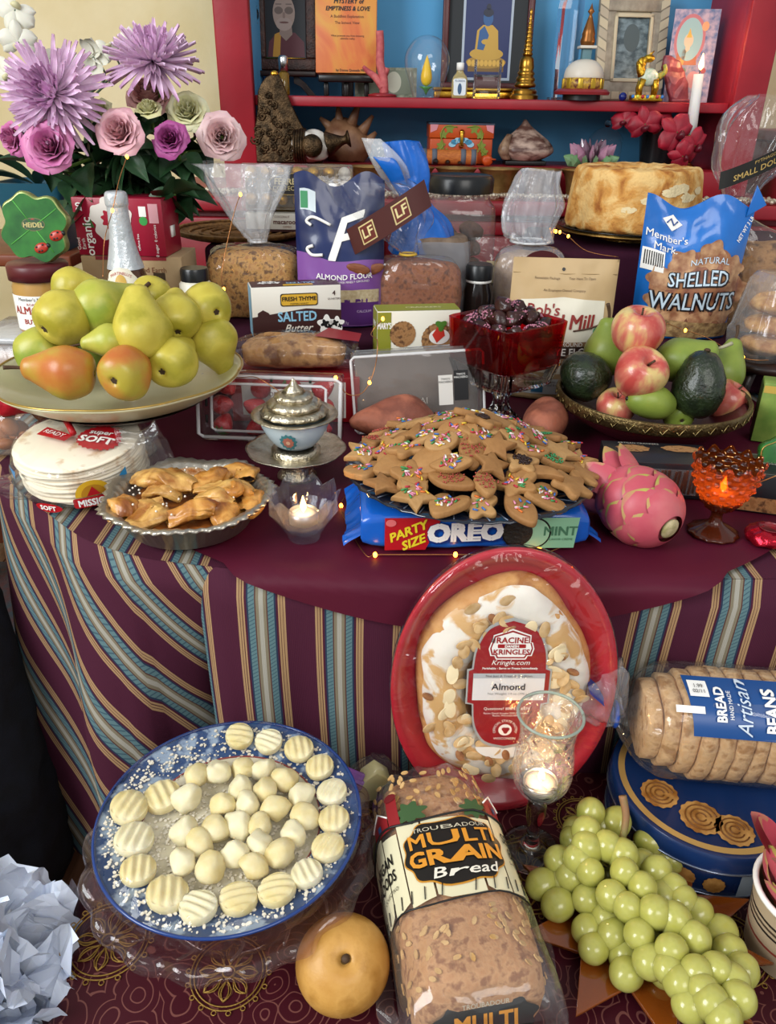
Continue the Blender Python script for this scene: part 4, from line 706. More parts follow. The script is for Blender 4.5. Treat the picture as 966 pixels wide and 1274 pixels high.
for k in range(5): a = R(90 + 72*k); decal(wob(fx + .019*cos(a), fy + .019*sin(a), .0175, .06, 6), ink('e6ded4'), t, S, .0005 + k*.0001, 'hibiscus_petal')
decal(wob(fx, fy, .015, .15, 9), ink('b01c34'), t, S, .0012); mk('stamen', tube([S(fx, fy, .001), S(fx + .01, fy - .012, .002)], .0016, 6), ink('d8b83c'), t); decal([(fx - .035, fy), (fx - .05, fy - .012), (fx - .03, fy - .014)], ink('3c6a34'), t, S, .0004, 'printed_leaf')
text('20', .014, WHT, t, S, -W_*.42, hT*.84, rot=90, bold=.02); text('organic', .021, WHT, t, S, -W_*.36, hT*.33, rot=90, bold=.012); text('Good\nEarth', .0085, WHT, t, S, -W_*.455, hT*.2, rot=90); text('caffeine free', .0055, WHT, t, S, W_*.2, hT*.25, rot=90)
decal(ell(W_*.28, hT*.62, .007), ink('3c9a4a'), t, S, .0006, 'organic_seal'); decal(rect(W_*.28, hT*.78, .012, .016), WHT, t, S, .0006, 'seal_panel'); decal(rect(W_*.4, hT*.75, .016, .03), ink('d8a0a8'), t, S, .0006, 'fine_print'); decal(rect(0, .043, W_*.6, .03), ink('7c1228'), t, S2, .0005); text('HIBISCUS', .012, ink('d8a0a8'), t, S2, 0, .06); mk('teabag_tab', box(.002, .02, .018, 0, c=(W_/2 + .001, 0, hT*.3)), WHT, t)
text('0 sugar  0 calories', .007, WHT, t, S, W_*.4, hT*.28, rot=90)
p = V((at(152, 300, y=1.28).x, 1.28, TB)); hb = at(152, 238, y=1.28).z - TB; t = thing('cider_bottle', 'sparkling cider bottle with white foil neck', 'bottle', p)
mk('glass_body', lathe([(0, 0), (.036, 0), (.039, .006), (.039, hb*.5), (.033, hb*.6), (.021, hb*.72), (.015, hb*.84), (.0145, hb*.97), (0, hb*.97)], 32, k=3), M('cider_glass', '6a3a10', .08, trans=.5, coat=.5), t)
fo = lambda a, z, th, j: (a*(1 + .03*noise.noise(V((cos(th)*3, sin(th)*3, z*60)))), z); mk('neck_foil', lathe([(.029, hb*.655), (.0235, hb*.72), (.0185, hb*.8), (.0165, hb*.88), (.016, hb*.93), (.0175, hb*.945), (.0172, hb*.985), (.013, hb), (0, hb)], 40, fl=fo, k=4), M('white_foil', 'c8ced2', .3, .35, bump=.6, bs=150), t)
Sb = lambda x, y, d=0: V(((.0345 - (y/hb - .58)*.075 + d)*sin(x/.033), -(.0345 - (y/hb - .58)*.075 + d)*cos(x/.033), y))
decal(wob(0, hb*.605, .026, .04, 8, ry=.022), ink('e6dfca'), t, Sb, .0012, 'neck_label', cut=.006); decal(ell(0, hb*.6, .009, .013), ink('c9a24a'), t, Sb, .0018, 'crest', cut=.004); text("MARTINELLI'S", .0062, ink('a8323a'), t, Sb, 0, hb*.645, .002, arc=.03); text('GOLD MEDAL', .004, ink('6a4a24'), t, Sb, 0, hb*.555, .002)
# ---- spice jar
p = V((at(243, 350, y=1.33).x, 1.33, AB)); s = mpp(p); hs = at(243, 333, y=1.33).z - AB; t = thing('spice_jar', 'small white jar with a black lid beside the pears', 'jar', p); mk('jar_body', lathe([(0, 0), (.026, 0), (.027, .004), (.027, hs*.75), (.021, hs*.82), (0, hs*.82)], 28), M('milky_plastic', 'ddd8c4', .35), t); mk('lid', lathe([(0, hs*.8), (.0235, hs*.8), (.0235, hs*.97), (.022, hs), (0, hs)], 40, fl=lambda a, z, th, j: (a*(1 + .012*sin(th*24)*(j in (1, 2))), z)), M('black_plastic', '17191b', .3), t, sharp=50); mk('paper_label', lathe([(.0275, hs*.1), (.0275, hs*.62)], 28), ink('c9c2a4'), t)
# ---- loaves in tied bags
def tied_bag(name, label, p, w, d, h, lm, neck, flare, fm=None, rz=0, loafp=4, tie='d8d8d8', slices=0, seed=1, nr=.012, lean=0):
    t = thing(name, label, 'bread bag', p, rot=(R(-lean), 0, R(rz)))
    mk('loaf', disp(loft([(0, 0, .002, w*.44, d*.42, loafp), (0, 0, h*.08, w*.475, d*.46, loafp), (0, 0, h*.6, w*.48, d*.46, loafp), (0, 0, h*.85, w*.46, d*.42, 3), (0, 0, h*.97, w*.34, d*.28, 2.6), (0, 0, h, w*.1, d*.1, 2)], 40, 4), 30, .005, seed), lm, t)
    for k in range(slices): mk('slice_groove', tube([((-.5 + (k + 1)/(slices + 1))*w*.96, -d*.47, h*.05), ((-.5 + (k + 1)/(slices + 1))*w*.96, -d*.47, h*.7), ((-.5 + (k + 1)/(slices + 1))*w*.96, -d*.3, h*.95)], .0012, 5), M('crumb_shadow', '6a4828', .8), t)
    nx, ny, nz = neck
    se = [(0, 0, .0008, w*.48, d*.46, 4), (0, 0, h*.1, w*.505, d*.5, 4, .006, 7), (0, 0, h*.7, w*.505, d*.5, 4, .012, 7), (nx*.3, ny*.3, h*1.0, w*.42, d*.4, 3, .03, 9), (nx*.75, ny*.75, h + (nz - h)*.6, w*.2, d*.19, 2, .1, 11), (nx, ny, nz, nr, nr, 2, .22, 11)]
    body = loft(se, 72, 5, cap=False, jit=.003, seed=seed); mk('bag', body, (fm if fm and fm is not FILM2 else None) or FILM, t)
    fl = [(nx, ny, nz, nr, nr, 2, .22, 11)] + [(nx + a, ny + b, nz + c, e, f, 2, .1 if i < len(flare) - 1 else .18, 7 + seed % 4) for i, (a, b, c, e, f) in enumerate(flare)]
    mk('bag_top', loft(fl, 72, 5, cap=False, jit=.006, seed=seed + 3), fm or FILM, t)
    mk('tie', tube([(nx + (nr + .002)*cos(a), ny + (nr + .002)*sin(a), nz) for a in [2*pi*k/16 for k in range(17)]], .0022, 6), M('tie_' + tie, tie, .4), t); return t
def ptz(px, py, Y, p): return at(px, py, y=Y) - V(p)
Y = 1.45; p = V((at(321, 400, y=Y).x, Y, AB)); s = mpp(p); hL = at(321, 308, y=Y).z - AB; n = ptz(322, 300, Y - .01, p)
tied_bag('bagged_loaf', 'seeded brown loaf in a clear tied bag behind the butter box', p, 112*s, .1, hL, crumb('seeded_loaf', 'a87238', '66401c', ns=120, c3='c4924c'), (n.x, n.y, n.z), [(-.01, -.01, .03, .03, .02), (-.012, -.01, .075, .055, .03), (-.018, -.01, .118, .075, .035), (-.02, -.01, .128, .08, .03)], FILM2, seed=2)
Y = 1.40; p = V((at(520, 410, y=Y).x, Y, AB)); s = mpp(p); hL = at(520, 322, y=Y).z - AB; n = ptz(508, 316, Y - .02, p)
t = tied_bag('bagged_loaf', 'dark rye loaf in a clear bag with brown printed top beside the almond flour', p, 104*s, .085, hL, crumb('rye_loaf', '7d4424', '5c3018', ns=110, c3='8c5230'), (n.x, n.y, n.z), [(-.014, -.006, .03, .035, .02), (-.03, -.008, .06, .065, .03), (-.055, -.01, .1, .075, .032), (-.075, -.01, .115, .06, .028)], FILM, seed=4, tie='d8b040')
# printed brown band wrapped on the flaring top
def band(x, y, d=0): ang = x/.07; return V((n.x - .034 + .072*sin(ang) - y*.35, n.y - .012 - .036*cos(ang) - d, n.z + .062 + y + .045*sin(ang)))
decal(rect(.0, .0, .15, .04), M('brown_print', '4e2420', .4), t, band, .001, 'printed_band', cut=.01)
for x in (-.035, .02): decal(rect(x, 0, .026, .028), ink('d8c48a'), t, band, .0016, 'logo_panel', cut=.01); decal(rect(x, 0, .022, .024), ink('6a2c24'), t, band, .0021, 'logo_panel', cut=.01); text('LF', .02, ink('e6d49a'), t, band, x, 0, .0028, bold=.02)
Sf = plane((0, -.045, 0)); decal(rect(.02, .028, .024, .03), ink('d8c48a'), t, Sf, .001, 'logo_panel'); text('LF', .02, ink('6a2c24'), t, Sf, .02, .028, .002, bold=.02)
# loaf in a bag with twisted blue top
Y = 1.50; p = V((at(520, 400, y=Y).x + .03, Y, AB)); hL = at(520, 292, y=Y).z - AB
t = thing('bagged_loaf', 'loaf in a grey and clear bag with a tall twisted bright blue top', 'bread bag', p); BLU = M('blue_plastic', '1f6fd0', .25, c2='175cb4', ns=20, bump=.5, bs=60)
mk('loaf', loft([(0, 0, .002, .058, .04, 4), (0, 0, hL*.9, .06, .042, 4), (0, 0, hL, .04, .03, 3)], 32, 4), crumb('grey_loaf', '8f7a66', '6f5a48'), t); mk('bag', loft([(0, 0, .001, .06, .042, 4), (0, 0, hL*.6, .063, .046, 4, .01, 7), (0, 0, hL*.95, .06, .045, 3, .02, 7)], 48, 4, cap=False, jit=.003), film('grey_film', 'b8bcc4', .45, .2, .6), t)
c0, c1, c2_ = ptz(525, 285, Y, p), ptz(505, 235, Y - .02, p), ptz(462, 172, Y - .05, p)
mk('blue_top', loft([(c0.x, c0.y, hL*.8, .062, .045, 3, .02, 7), (c0.x, c0.y, c0.z + .01, .05, .035, 2, .08, 6), (c1.x + .018, c1.y, c1.z - .02, .022, .018, 2, .2, 6), (c1.x + .005, c1.y, c1.z + .035, .034, .016, 2, .16, 5), (c1.x - .008, c1.y, c1.z + .075, .03, .01, 2, .15, 5)], 60, 5, cap=False, jit=.006), BLU, t)
mk('clear_tail', loft([(c1.x - .005, c1.y, c1.z - .01, .014, .012, 2, .2, 5), ((c1.x + c2_.x)/2, c2_.y, (c1.z + c2_.z)/2, .026, .008, 2, .12, 4), (c2_.x, c2_.y, c2_.z, .016, .006, 2, .1, 4)], 40, 6, cap=False, jit=.003), FILM2, t)
mk('blue_stripe', loft([(c1.x + .004, c1.y - .008, c1.z - .02, .008, .003), ((c1.x*.6 + c2_.x*.4), c2_.y - .006, (c1.z*.6 + c2_.z*.4), .016, .003), ((c1.x*.35 + c2_.x*.65), c2_.y - .006, (c1.z*.35 + c2_.z*.65), .018, .003)], 16, 4), BLU, t)
# ---- almond flour
Y = 1.375; p = V((at(425, 408, y=Y).x, Y, AB)); h = at(395, 222, y=Y).z - AB; w = .15
t, S = pouch('almond_flour_bag', 'navy and purple stand-up pouch of almond flour', 'flour bag', p, w, h, .06, M('navy_film', '1b2a5a', .3, c2='182450', ns=10, coat=.3), rz=4, wr=.003, top=-.012, seed=2)
decal([(-w*.495, .002), (w*.495, .002), (w*.495, h*.47), (.02, h*.475), (-.02, h*.49), (-w*.495, h*.52)], M('purple_film', '84549e', .3, coat=.3), t, S, .0006, cut=.008)
text('F', .1, WHT, t, S, -.004, h*.62, .003, shear=.35, bold=.012); mk('script_curl', tube([S(-.03, h*.52, .003), S(-.048, h*.505, .003), S(-.056, h*.54, .003), S(-.046, h*.565, .003)], .0028, 6, k=6), WHT, t); mk('script_curl', tube([S(-.016, h*.735, .003), S(-.044, h*.745, .003), S(-.056, h*.71, .003), S(-.048, h*.69, .003)], .0026, 6, k=5), WHT, t)
decal(rect(-.053, h*.84, .026, .03), ink('c8d4d8'), t, S, .001, 'seal', cut=.008); decal(rect(-.059, h*.838, .012, .024), ink('3c8a5a'), t, S, .0015, 'seal'); text('ALMOND FLOUR', .0125, WHT, t, S, .006, h*.37, .003, bold=.015); text('BLANCHED & SUPER FINELY GROUND', .0052, WHT, t, S, .004, h*.335, .003)
decal([(-.066, h*.2), (.066, h*.18), (.066, h*.27), (.02, h*.275), (-.066, h*.3)], M('almond_meal', 'cfc09c', .8, c2='b8a47c', ns=180), t, S, .0016, 'flour_window', cut=.006); decal(rect(0, h*.115, .13, .045), ink('5a2f74'), t, S, .0016, cut=.01); text('6g OF PLANT\nBASED PROTEIN', .0068, ink('cdb6d8'), t, S, -.036, h*.12, .003); text('CALCIUM', .006, ink('cdb6d8'), t, S, .04, h*.12, .003); text('16 OZ (1 LB) 453g', .007, ink('cdb6d8'), t, S, -.014, h*.035, .003)
for x, y, a in ((.03, .42, 12), (.055, .405, -20)): mk('almond_print', ball(.021, .002, .0085, 16, 8), M('almond_skin', '8a5030', .5, c2='6d3c22', ns=60, st=(1, 1, 5)), t).matrix_local = Matrix.Translation(S(x, h*y, .001)) @ Matrix.Rotation(R(a), 4, 'Y')
# ---- butter box
Y = 1.312; p = V((at(366, 418, y=Y - .03).x, Y, AB)); hB = at(365, 371, y=Y - .03).z - AB; wB = 110*mpp((p.x, Y - .03, AB)); t, S, S2, Sl, _ = carton('butter_box', 'white and brown salted butter carton with black cow print', 'butter box', p, wB, .048, hB + .018, M('cream_card', 'e4e0d4', .4), rz=15)
H_ = hB + .018; decal([(-wB/2, 0), (wB/2, 0), (wB/2, H_*.5), (wB*.1, H_*.56), (-wB/2, H_*.42)], ink('3a1c1c'), t, S); decal(rrect(.004, H_*.74, wB*.42, H_*.25, .004), ink('3c3018'), t, S, .0008); decal(rrect(.004, H_*.74, wB*.4, H_*.21, .004), ink('d8aa34'), t, S, .0011); text('FRESH THYME', wB*.062, ink('2a2012'), t, S, .004, H_*.755, .0015, bold=.03); text('FARMERS MARKET', wB*.025, ink('2a2012'), t, S, .004, H_*.66, .0015); text('SALTED', wB*.15, ink('8ec4e0'), t, S, .0, H_*.4, .0012, bold=.02, sx=.85); text('Butter', wB*.12, ink('e6e0d4'), t, S, .0, H_*.17, .0012, shear=.4, bold=.01); text('4', wB*.07, ink('3a1c1c'), t, S, wB*.42, H_*.84, bold=.02); text('QUARTERS', wB*.03, ink('3a1c1c'), t, S, wB*.42, H_*.73)
for x, sc in ((wB*.33, 1), (wB*.45, .8)): decal(wob(x, H_*.22, .014*sc, .22, 5), WHT, t, S, .001, 'cow_print'); decal(wob(x - .003, H_*.24, .006*sc, .3, 4), BLK, t, S, .0014, 'cow_spot'); decal(wob(x + .005, H_*.18, .004*sc, .3, 4), BLK, t, S, .0014, 'cow_spot')
decal([(-wB*.44, H_*.42), (-wB*.44, H_*.5), (-wB*.38, H_*.56), (-wB*.32, H_*.5), (-wB*.3, H_*.44)], ink('3a1c1c'), t, S, .0007, 'barn_print'); decal(rect(0, .024, wB*.98, .046), ink('42242a'), t, S2, .0004); text('SALTED', .014, ink('9cc4dc'), t, S2, .01, .024, .001, rot=180, bold=.02); decal(rrect(.004, .009, .05, .012, .003), ink('d8aa34'), t, S2, .0009)
for k in range(5): decal(wob(-wB*.36 + k*.006, .03 + .006*(k % 2), .006, .3, 4), WHT, t, S2, .0008, 'cow_print')
decal(rect(0, H_/2, .046, H_*.98), ink('86b4cc'), t, Sl, .0005)
# ---- ferrero style chocolate box, macaroon box, straw tray
t = thing('straw_tray', 'round woven straw tray under the chocolate boxes', 'tray', (at(300, 285, y=1.69).x, 1.69, A3B)); strw = M('gold_straw', '8a6230', .6, c2='5f3f1c', ns=120, bump=.8, bs=200)
mk('woven_base', lathe([(0, .0), (.11, .0), (.135, .012), (.13, .016), (.11, .006), (0, .006)], 48, k=2), strw, t)
for k in range(5): mk('straw_coil', tube([((.04 + .022*k)*cos(a), (.04 + .022*k)*sin(a), .0075 + .002*(k > 3)*3) for a in [2*pi*i/36 for i in range(37)]], .003, 5), strw, t)
Y = 1.72; zf = at(370, 262, y=Y).z; wF = 132*mpp((-.1, Y, zf)); xF = at(372, 240, y=Y).x
t = thing('macaroon_box', 'white coconut macaroon box with brown lettering', 'box', (at(372, 298, y=Y - .012).x, Y - .012, A3B + .009)); hm = zf - A3B - .011; mk('carton', box(wF*.95, .05, hm, .0015), M('cream_card', 'e4e0d4', .4), t, sharp=40); S = plane((0, -.025, 0)); text('macaroons', hm*.36, ink('5a2a20'), t, S, -.02, hm*.55, bold=.02); text('COCONUT', hm*.17, ink('5a2a20'), t, S, -.03, hm*.82); decal(rect(0, hm*.08, wF*.94, hm*.14), ink('3c1a18'), t, S); text('DIPPED', hm*.15, ink('8a5a3c'), t, S, -.02, hm*.28)
hF = at(372, 207, y=Y).z - zf; t = thing('chocolate_box', 'clear lidded chocolate assortment box with gold wrapped balls', 'chocolate box', (xF, Y - .01, zf + .0002), rot=(R(-14), 0, 0))
mk('tray', box(wF, .03, hF, .004, c=(0, .012, 0)), M('gold_tray', '8a6a2c', .35, .6), t); mk('clear_lid', box(wF*1.02, .03, hF*1.02, .004, c=(0, -.018, -.0)), film('clear_lid', 'ffffff', .08, .05, .1), t)
for r_ in range(3):
    for k in range(7):
        cx = -wF*.43 + k*wF*.143; mt = [M('gold_foil', 'c99a3c', .3, .9, bump=.9, bs=260), M('dark_choc_foil', '3a2218', .4, .3, bump=.9, bs=260), M('white_foil_ball', 'd8cfc0', .4, .2, bump=.9, bs=260)][(0 if r_ != 1 else 1) if k != 6 else 2]; mk('foil_ball', ball(.0128, None, None, 12, 8, c=(cx, -.012, hF*.85 - r_*hF*.3)), mt, t)
S = plane((0, -.034, 0)); decal(ell(-.012, hF*.55, wF*.21, hF*.25), ink('b89a58'), t, S); decal(ell(-.012, hF*.55, wF*.2, hF*.23), ink('1c1412'), t, S, .0009); text('FERRERO', .0165, ink('e6d49a'), t, S, -.012, hF*.6, .0014, bold=.02); text('COLLECTION', .012, ink('e6d49a'), t, S, -.012, hF*.45, .0014)
# ---- black lidded jar, dark bottle, bagged loaf with white top, ziploc bag
p = V((at(569, 300, y=1.66).x, 1.66, AB)); s = mpp(p); hJ = at(569, 217, y=1.66).z - AB; r = 39*s; t = thing('snack_jar', 'square clear plastic jar of cookies with a wide black lid', 'jar', p)
mk('jar_wall', loft([(0, 0, .001, r*.95, r*.95, 5), (0, 0, hJ*.1, r*1.08, r*1.08, 5), (0, 0, hJ*.68, r*1.08, r*1.08, 5), (0, 0, hJ*.8, r*.92, r*.92, 3), (0, 0, hJ*.86, r*.9, r*.9, 2)], 48, 3, cap=False), film('jar_plastic', 'fff4ee', .08, .05, .15), t); mk('lid', lathe([(0, hJ*.86), (r, hJ*.86), (r*1.01, hJ*.97), (r*.93, hJ), (r*.9, hJ*.99), (0, hJ*.985)], 60), M('black_plastic', '17191b', .3), t, sharp=50)
for k in range(14): a = k*2.4; mk('cookie', disp(ball(.026, .026, .014, 12, 8), 50, .004, k), crumb('brown_cookie', '6a4530', '4a2c1c'), t).matrix_local = T3(r*.42*cos(a), r*.42*sin(a), .02 + (k//4)*.035, rx=random.uniform(-40, 40), ry=random.uniform(-40, 40))
p = V((at(594, 375, y=1.42).x, 1.42, AB)); s = mpp(p); hK = at(594, 328, y=1.42).z - AB; t = thing('dark_bottle', 'small dark bottle with a ridged black cap behind the candy dish', 'bottle', p); mk('bottle', lathe([(0, 0), (.026, 0), (.028, .005), (.028, hK*.5), (.022, hK*.68), (.021, hK*.74), (0, hK*.74)], 28), M('dark_glass', '1c1614', .15), t); mk('cap', lathe([(0, hK*.74), (.0245, hK*.74), (.0245, hK*.96), (.022, hK), (0, hK)], 48, fl=lambda a, z, th, j: (a*(1 + .015*sin(th*26)*(j in (1, 2))), z)), M('black_plastic', '17191b', .3), t, sharp=50); mk('seal_ring', lathe([(.0225, hK*.69), (.0235, hK*.7), (.0235, hK*.735), (.0225, hK*.74)], 28), WHT, t)
Y = 1.49; p = V((at(655, 372, y=Y).x, Y, AB)); s = mpp(p); hL = at(655, 312, y=Y).z - AB; n = ptz(660, 300, Y, p); t = tied_bag('bagged_loaf', 'sliced loaf in a clear bag with crumpled white printed top behind the rye flour', p, 84*s, .075, hL, crumb('sandwich_loaf', 'b08a5c', '8a6238'), (n.x, n.y, n.z), [(-.005, 0, .02, .045, .025), (-.002, 0, .06, .05, .022), (.002, 0, .1, .04, .02), (.008, 0, .122, .03, .015)], film('milky_film', 'eef2f8', .2, .2, .8, 26), seed=6, nr=.034)
S = plane((.01, -.04, 0)); decal(ell(.005, hL*.82, .036, .028, a0=0, a1=pi), ink('4c1c20'), t, S, .001, 'oval_logo'); decal(rect(.005, hL*.76, .072, .014), ink('e6e2d8'), t, S, .0008); text('Jenny Lee', .015, WHT, t, S, .005, hL*.9, .0016, shear=.3, bold=.015)
p = V((at(612, 380, y=1.53).x, 1.527, AB)); t, S = pouch('ziploc_bag', 'clear zip bag of brown biscuits with a tan label behind the dark bottle', 'bag', p, .1, .13, .035, FILM, wr=.004, seed=8); mk('biscuits', disp(loft([(0, -.002, .002, .04, .012, 4), (0, -.002, .08, .042, .012, 4)], 24, 3), 60, .006), crumb('tan_biscuit', '8f7250', '6d5236'), t); decal(rect(.012, .07, .06, .04), ink('b09c74'), t, S, .001, 'tan_label', cut=.01); text('FRESH BAKED', .007, ink('4a3c28'), t, S, .012, .08, .0016)
# ---- rye flour, walnuts, cake, right hand loaves
Y = 1.318; p = V((at(688, 498, y=Y).x - .004, Y, TB)); h = at(700, 322, y=Y).z - TB; w = .178; KR = M('kraft_film', 'c6a97c', .45, c2='bd9f72', ns=14)
t, S = pouch('rye_flour_bag', 'tan stand-up pouch of dark rye flour with a white label', 'flour bag', p, w, h, .06, KR, rz=-3, wr=.003, seed=5, tw=.98, lean=2)
decal([(-w*.4, h*.2), (w*.4, h*.2), (w*.4, h*.72), (0, h*.745), (-w*.4, h*.72)], ink('e2dcc8'), t, S, .0008, 'white_label', cut=.007); cr_ = ink('8e2a24')
text("Bob's", .026, cr_, t, S, -.034, h*.655, .0022, bold=.012, shear=.1); text('Red Mill', .033, cr_, t, S, .004, h*.575, .0022, bold=.02, shear=.12, sx=.92); mk('wheat_swash', tube([S(.02, h*.52, .0022), S(.045, h*.535, .0022), S(.066, h*.56, .0022)], .0016, 5, k=4), ink('5a3a2c'), t)
decal(rrect(-.02, h*.47, .05, .012, .005), ink('3c8a4c'), t, S, .0016, cut=.007); text('ORGANIC', .0095, WHT, t, S, -.02, h*.469, .0024, bold=.02); decal([(-w*.4, h*.4), (w*.4, h*.415), (w*.4, h*.445), (-w*.4, h*.43)], ink('8a6a4c'), t, S, .0016, cut=.007); text('STONE GROUND', .0098, WHT, t, S, .0, h*.423, .0024); decal([(-w*.4, h*.31), (w*.4, h*.325), (w*.4, h*.413), (-w*.4, h*.4)], ink('3c2a22'), t, S, .0016, cut=.007); text('DARK RYE FLOUR', .0175, WHT, t, S, .0, h*.364, .0024, bold=.02, rot=2, sx=.95)
decal([(-w*.4, h*.262), (w*.4, h*.275), (w*.4, h*.323), (-w*.4, h*.308)], ink('9c7a5a'), t, S, .0016, cut=.007); text('WHOLE GRAIN \u00b7 NON-GMO', .0085, WHT, t, S, .0, h*.295, .0024, rot=2); decal(ell(.062, h*.515, .0085), ink('d8e0cc'), t, S, .0016, 'organic_seal', cut=.007); decal(ell(.062, h*.515, .0072), ink('4c8a5c'), t, S, .0022, 'organic_seal', cut=.007); decal([(-.062, .01), (.062, .01), (.062, h*.16), (-.062, h*.16)], ink('d0d4d0'), t, S, .001, 'nutrition_panel', cut=.008); text('This organic rye flour is\nstone ground from whole grain', .006, ink('4a4a48'), t, S, 0, h*.125, .0022); decal(rect(-.03, .02, .02, .014), ink('3c7aa0'), t, S, .0018, 'seal', cut=.007)
text('Resealable Package          Tear Here To Open', .0055, ink('6a5236'), t, S, 0, h*.87, .0016); text('An Employee-Owned Company', .0055, ink('6a5236'), t, S, 0, h*.79, .0016); decal(ell(-.004, h*.93, .0028), BLK, t, S, .0012, 'punch_hole'); mk('seal_crimp', tube([S(-w*.49, h*.9, .001), S(0, h*.9, .0012), S(w*.49, h*.9, .001)], .0008, 5), ink('b09468'), t)
Y = 1.392; p = V((at(842, 413, y=Y).x, Y, B1B)); h = at(840, 250, y=Y).z - B1B; w = .168; WB = M('walnut_blue', '1a74cc', .28, c2='1262b4', ns=9, coat=.4, bump=.3, bs=40)
t, S = pouch('walnut_bag', 'bright blue bag of shelled walnuts with crumpled top', 'nut bag', p, w, h, .075, WB, rz=-4, wr=.006, seed=3, tw=1.08, top=-.012)
nutm = M('walnut_meat', '9c6e40', .6, c2='6a4426', ns=70, bump=.8, bs=120); nutl = M('walnut_pale', 'c09a68', .6, c2='8f6238', ns=60, bump=.8, bs=120)
decal(wob(.014, h*.34, .078, .05, 7, ry=.075), M('walnut_photo', 'b07a50', .5, c2='6a3c2c', ns=40, c3='94604a'), t, S, .001, 'nut_photo', cut=.007)
for k in range(9): a = 2*pi*k/9; decal(wob(.014 + .066*cos(a), h*.38 + .055*sin(a), .022, .14, 5, ph=k), M('walnut_photo_pale', 'c99e74', .5, c2='8f5c40', ns=60), t, S, .0013 + .0001*k, 'nut_photo', cut=.007)
decal([(-.075, .004), (.085, .004), (.085, h*.12), (-.06, h*.16)], M('walnut_window', '6f5236', .5, c2='a88a5c', ns=110, bump=.8, bs=160), t, S, .0024, 'clear_window', cut=.007)
for s_, yy, z in (('SHELLED', .46, .034), ('WALNUTS', .29, .042)): text(s_, z, ink('1c1418'), t, S, .01, h*yy, .0032, bold=.06, sx=.74); text(s_, z, ink('c8dcea'), t, S, .009, h*yy + .0008, .004, bold=.005, sx=.74)
text('NATURAL', .014, ink('c8dcea'), t, S, .024, h*.585, .0038); text("Member's\nMark.", .0165, WHT, t, S, -.048, h*.72, .0024, bold=.004); decal([(-.058, h*.88), (-.042, h*.94), (-.026, h*.88), (-.042, h*.82)], WHT, t, S, .0018, 'logo', cut=.007); mk('logo_mark', tube([S(-.051, h*.865, .0024), S(-.045, h*.905, .0024), S(-.04, h*.865, .0024), S(-.034, h*.9, .0024)], .0014, 5), ink('1c4a94'), t)
decal(rect(-.065, h*.58, .034, .034), WHT, t, S, .0018, 'barcode_panel', cut=.007)
for k in range(9): decal(rect(-.078 + k*.0033, h*.59, .0016, .022), BLK, t, S, .0026, 'barcode_bar')
text('NET WT 3 LB', .0085, WHT, t, S, .074, h*.84, .0018, rot=70, bold=.015); mk('zip_ear', tf(prism([(0, 0), (.03, .02), (.008, .05)], .004, .001), T3(w*.45, -.002, h*.9, rx=90)), WB, t)
# angel food cake on its black tray and gold pedestal
c = at(787, 262, y=1.655); cc = V((c.x, 1.655, B2B)); s = mpp((c.x, 1.655, 1.03)); R_ = 82*s; z0 = .024
t = thing('cake_stand', 'low gilt cake stand with a lacy edge under the black tray', 'cake stand', cc); mk('stand', lathe([(0, 0), (.06, 0), (.05, .006), (.03, .01), (.1, .016), (.148, .018), (.15, .02), (0, .02)], 60, fl=lambda a, z, th, j: (a*(1 + .015*sin(th*24)*(j in (5, 6))), z)), M('dull_gilt', '8a6a34', .35, .8, bump=.6, bs=150), t)
t = thing('cake_tray', 'round black plastic bakery tray', 'tray', cc + V((0, 0, .0206))); mk('tray', lathe([(0, 0), (.135, 0), (.146, .006), (.148, .005), (.136, -.0), (.13, .003), (0, .003)], 60, fl=lambda a, z, th, j: (a*(1 + .006*sin(th*40)*(j in (2, 3))), z)), M('glossy_black', '101112', .15), t, norm=False)
hc = at(787, 214, y=1.655 - R_*.9).z - (B2B + .0245); t = thing('angel_food_cake', 'tall golden brown angel food cake with a hole in the middle', 'cake', cc + V((0, 0, .0245))); pr = cr([(R_*.3, hc*.9), (R_*.36, hc), (R_*.55, hc*1.03), (R_*.82, hc*1.02), (R_*.9, hc*.95), (R_*.935, hc*.7), (R_*.98, hc*.3), (R_*.99, hc*.06), (R_*.95, 0)], 5)
g = lathe(pr, 90, fl=lambda a, z, th, j: (a*(1 + .025*noise.noise(V((cos(th)*4, sin(th)*4, z*20))) + .01*abs(sin(th*13))), z + .004*noise.noise(V((cos(th)*3*a*20, sin(th)*3*a*20, 1)))))
mk('crust', g, M('cake_crust', 'e8c07c', .8, c2='a05f24', ns=24, lo=.38, hi=.64, bump=1, bs=190, c3='cf9448', dist=.6), t); mk('inner_tube', lathe([(R_*.3, hc*.9), (R_*.27, hc*.5), (R_*.26, .002)], 40), M('cake_inner', 'b8782c', .7, c2='d09a48', ns=40, bump=.6, bs=160), t)
def Sk(x, y, d=0): th = x/R_; return V((((R_*(1.0 - .092*y/hc))*(1 + .025*noise.noise(V((cos(th)*4, sin(th)*4, y*20))) + .01*abs(sin(th*13))) + .0012 + d)*cos(th), ((R_*(1.0 - .092*y/hc))*(1 + .025*noise.noise(V((cos(th)*4, sin(th)*4, y*20))) + .01*abs(sin(th*13))) + .0012 + d)*sin(th), y))
for k, (a, z, q) in enumerate(((-1.62, .55, .012), (-1.15, .74, .016), (-.98, .6, .014), (-1.32, .68, .013), (-.72, .7, .012), (-1.9, .4, .01))): decal([(a*R_ + q*(1 + .5*noise.noise(V((cos(t_)*2, sin(t_)*2, k))))*1.5*cos(t_), hc*z + q*.55*(1 + .6*noise.noise(V((cos(t_)*2, sin(t_)*2, k + 9))))*sin(t_)) for t_ in [2*pi*i/24 for i in range(24)]], M('pale_crumb', 'ecd7a8', .85, bump=.8, bs=200), t, Sk, 0, 'pale_crumb_patch', cut=.005)
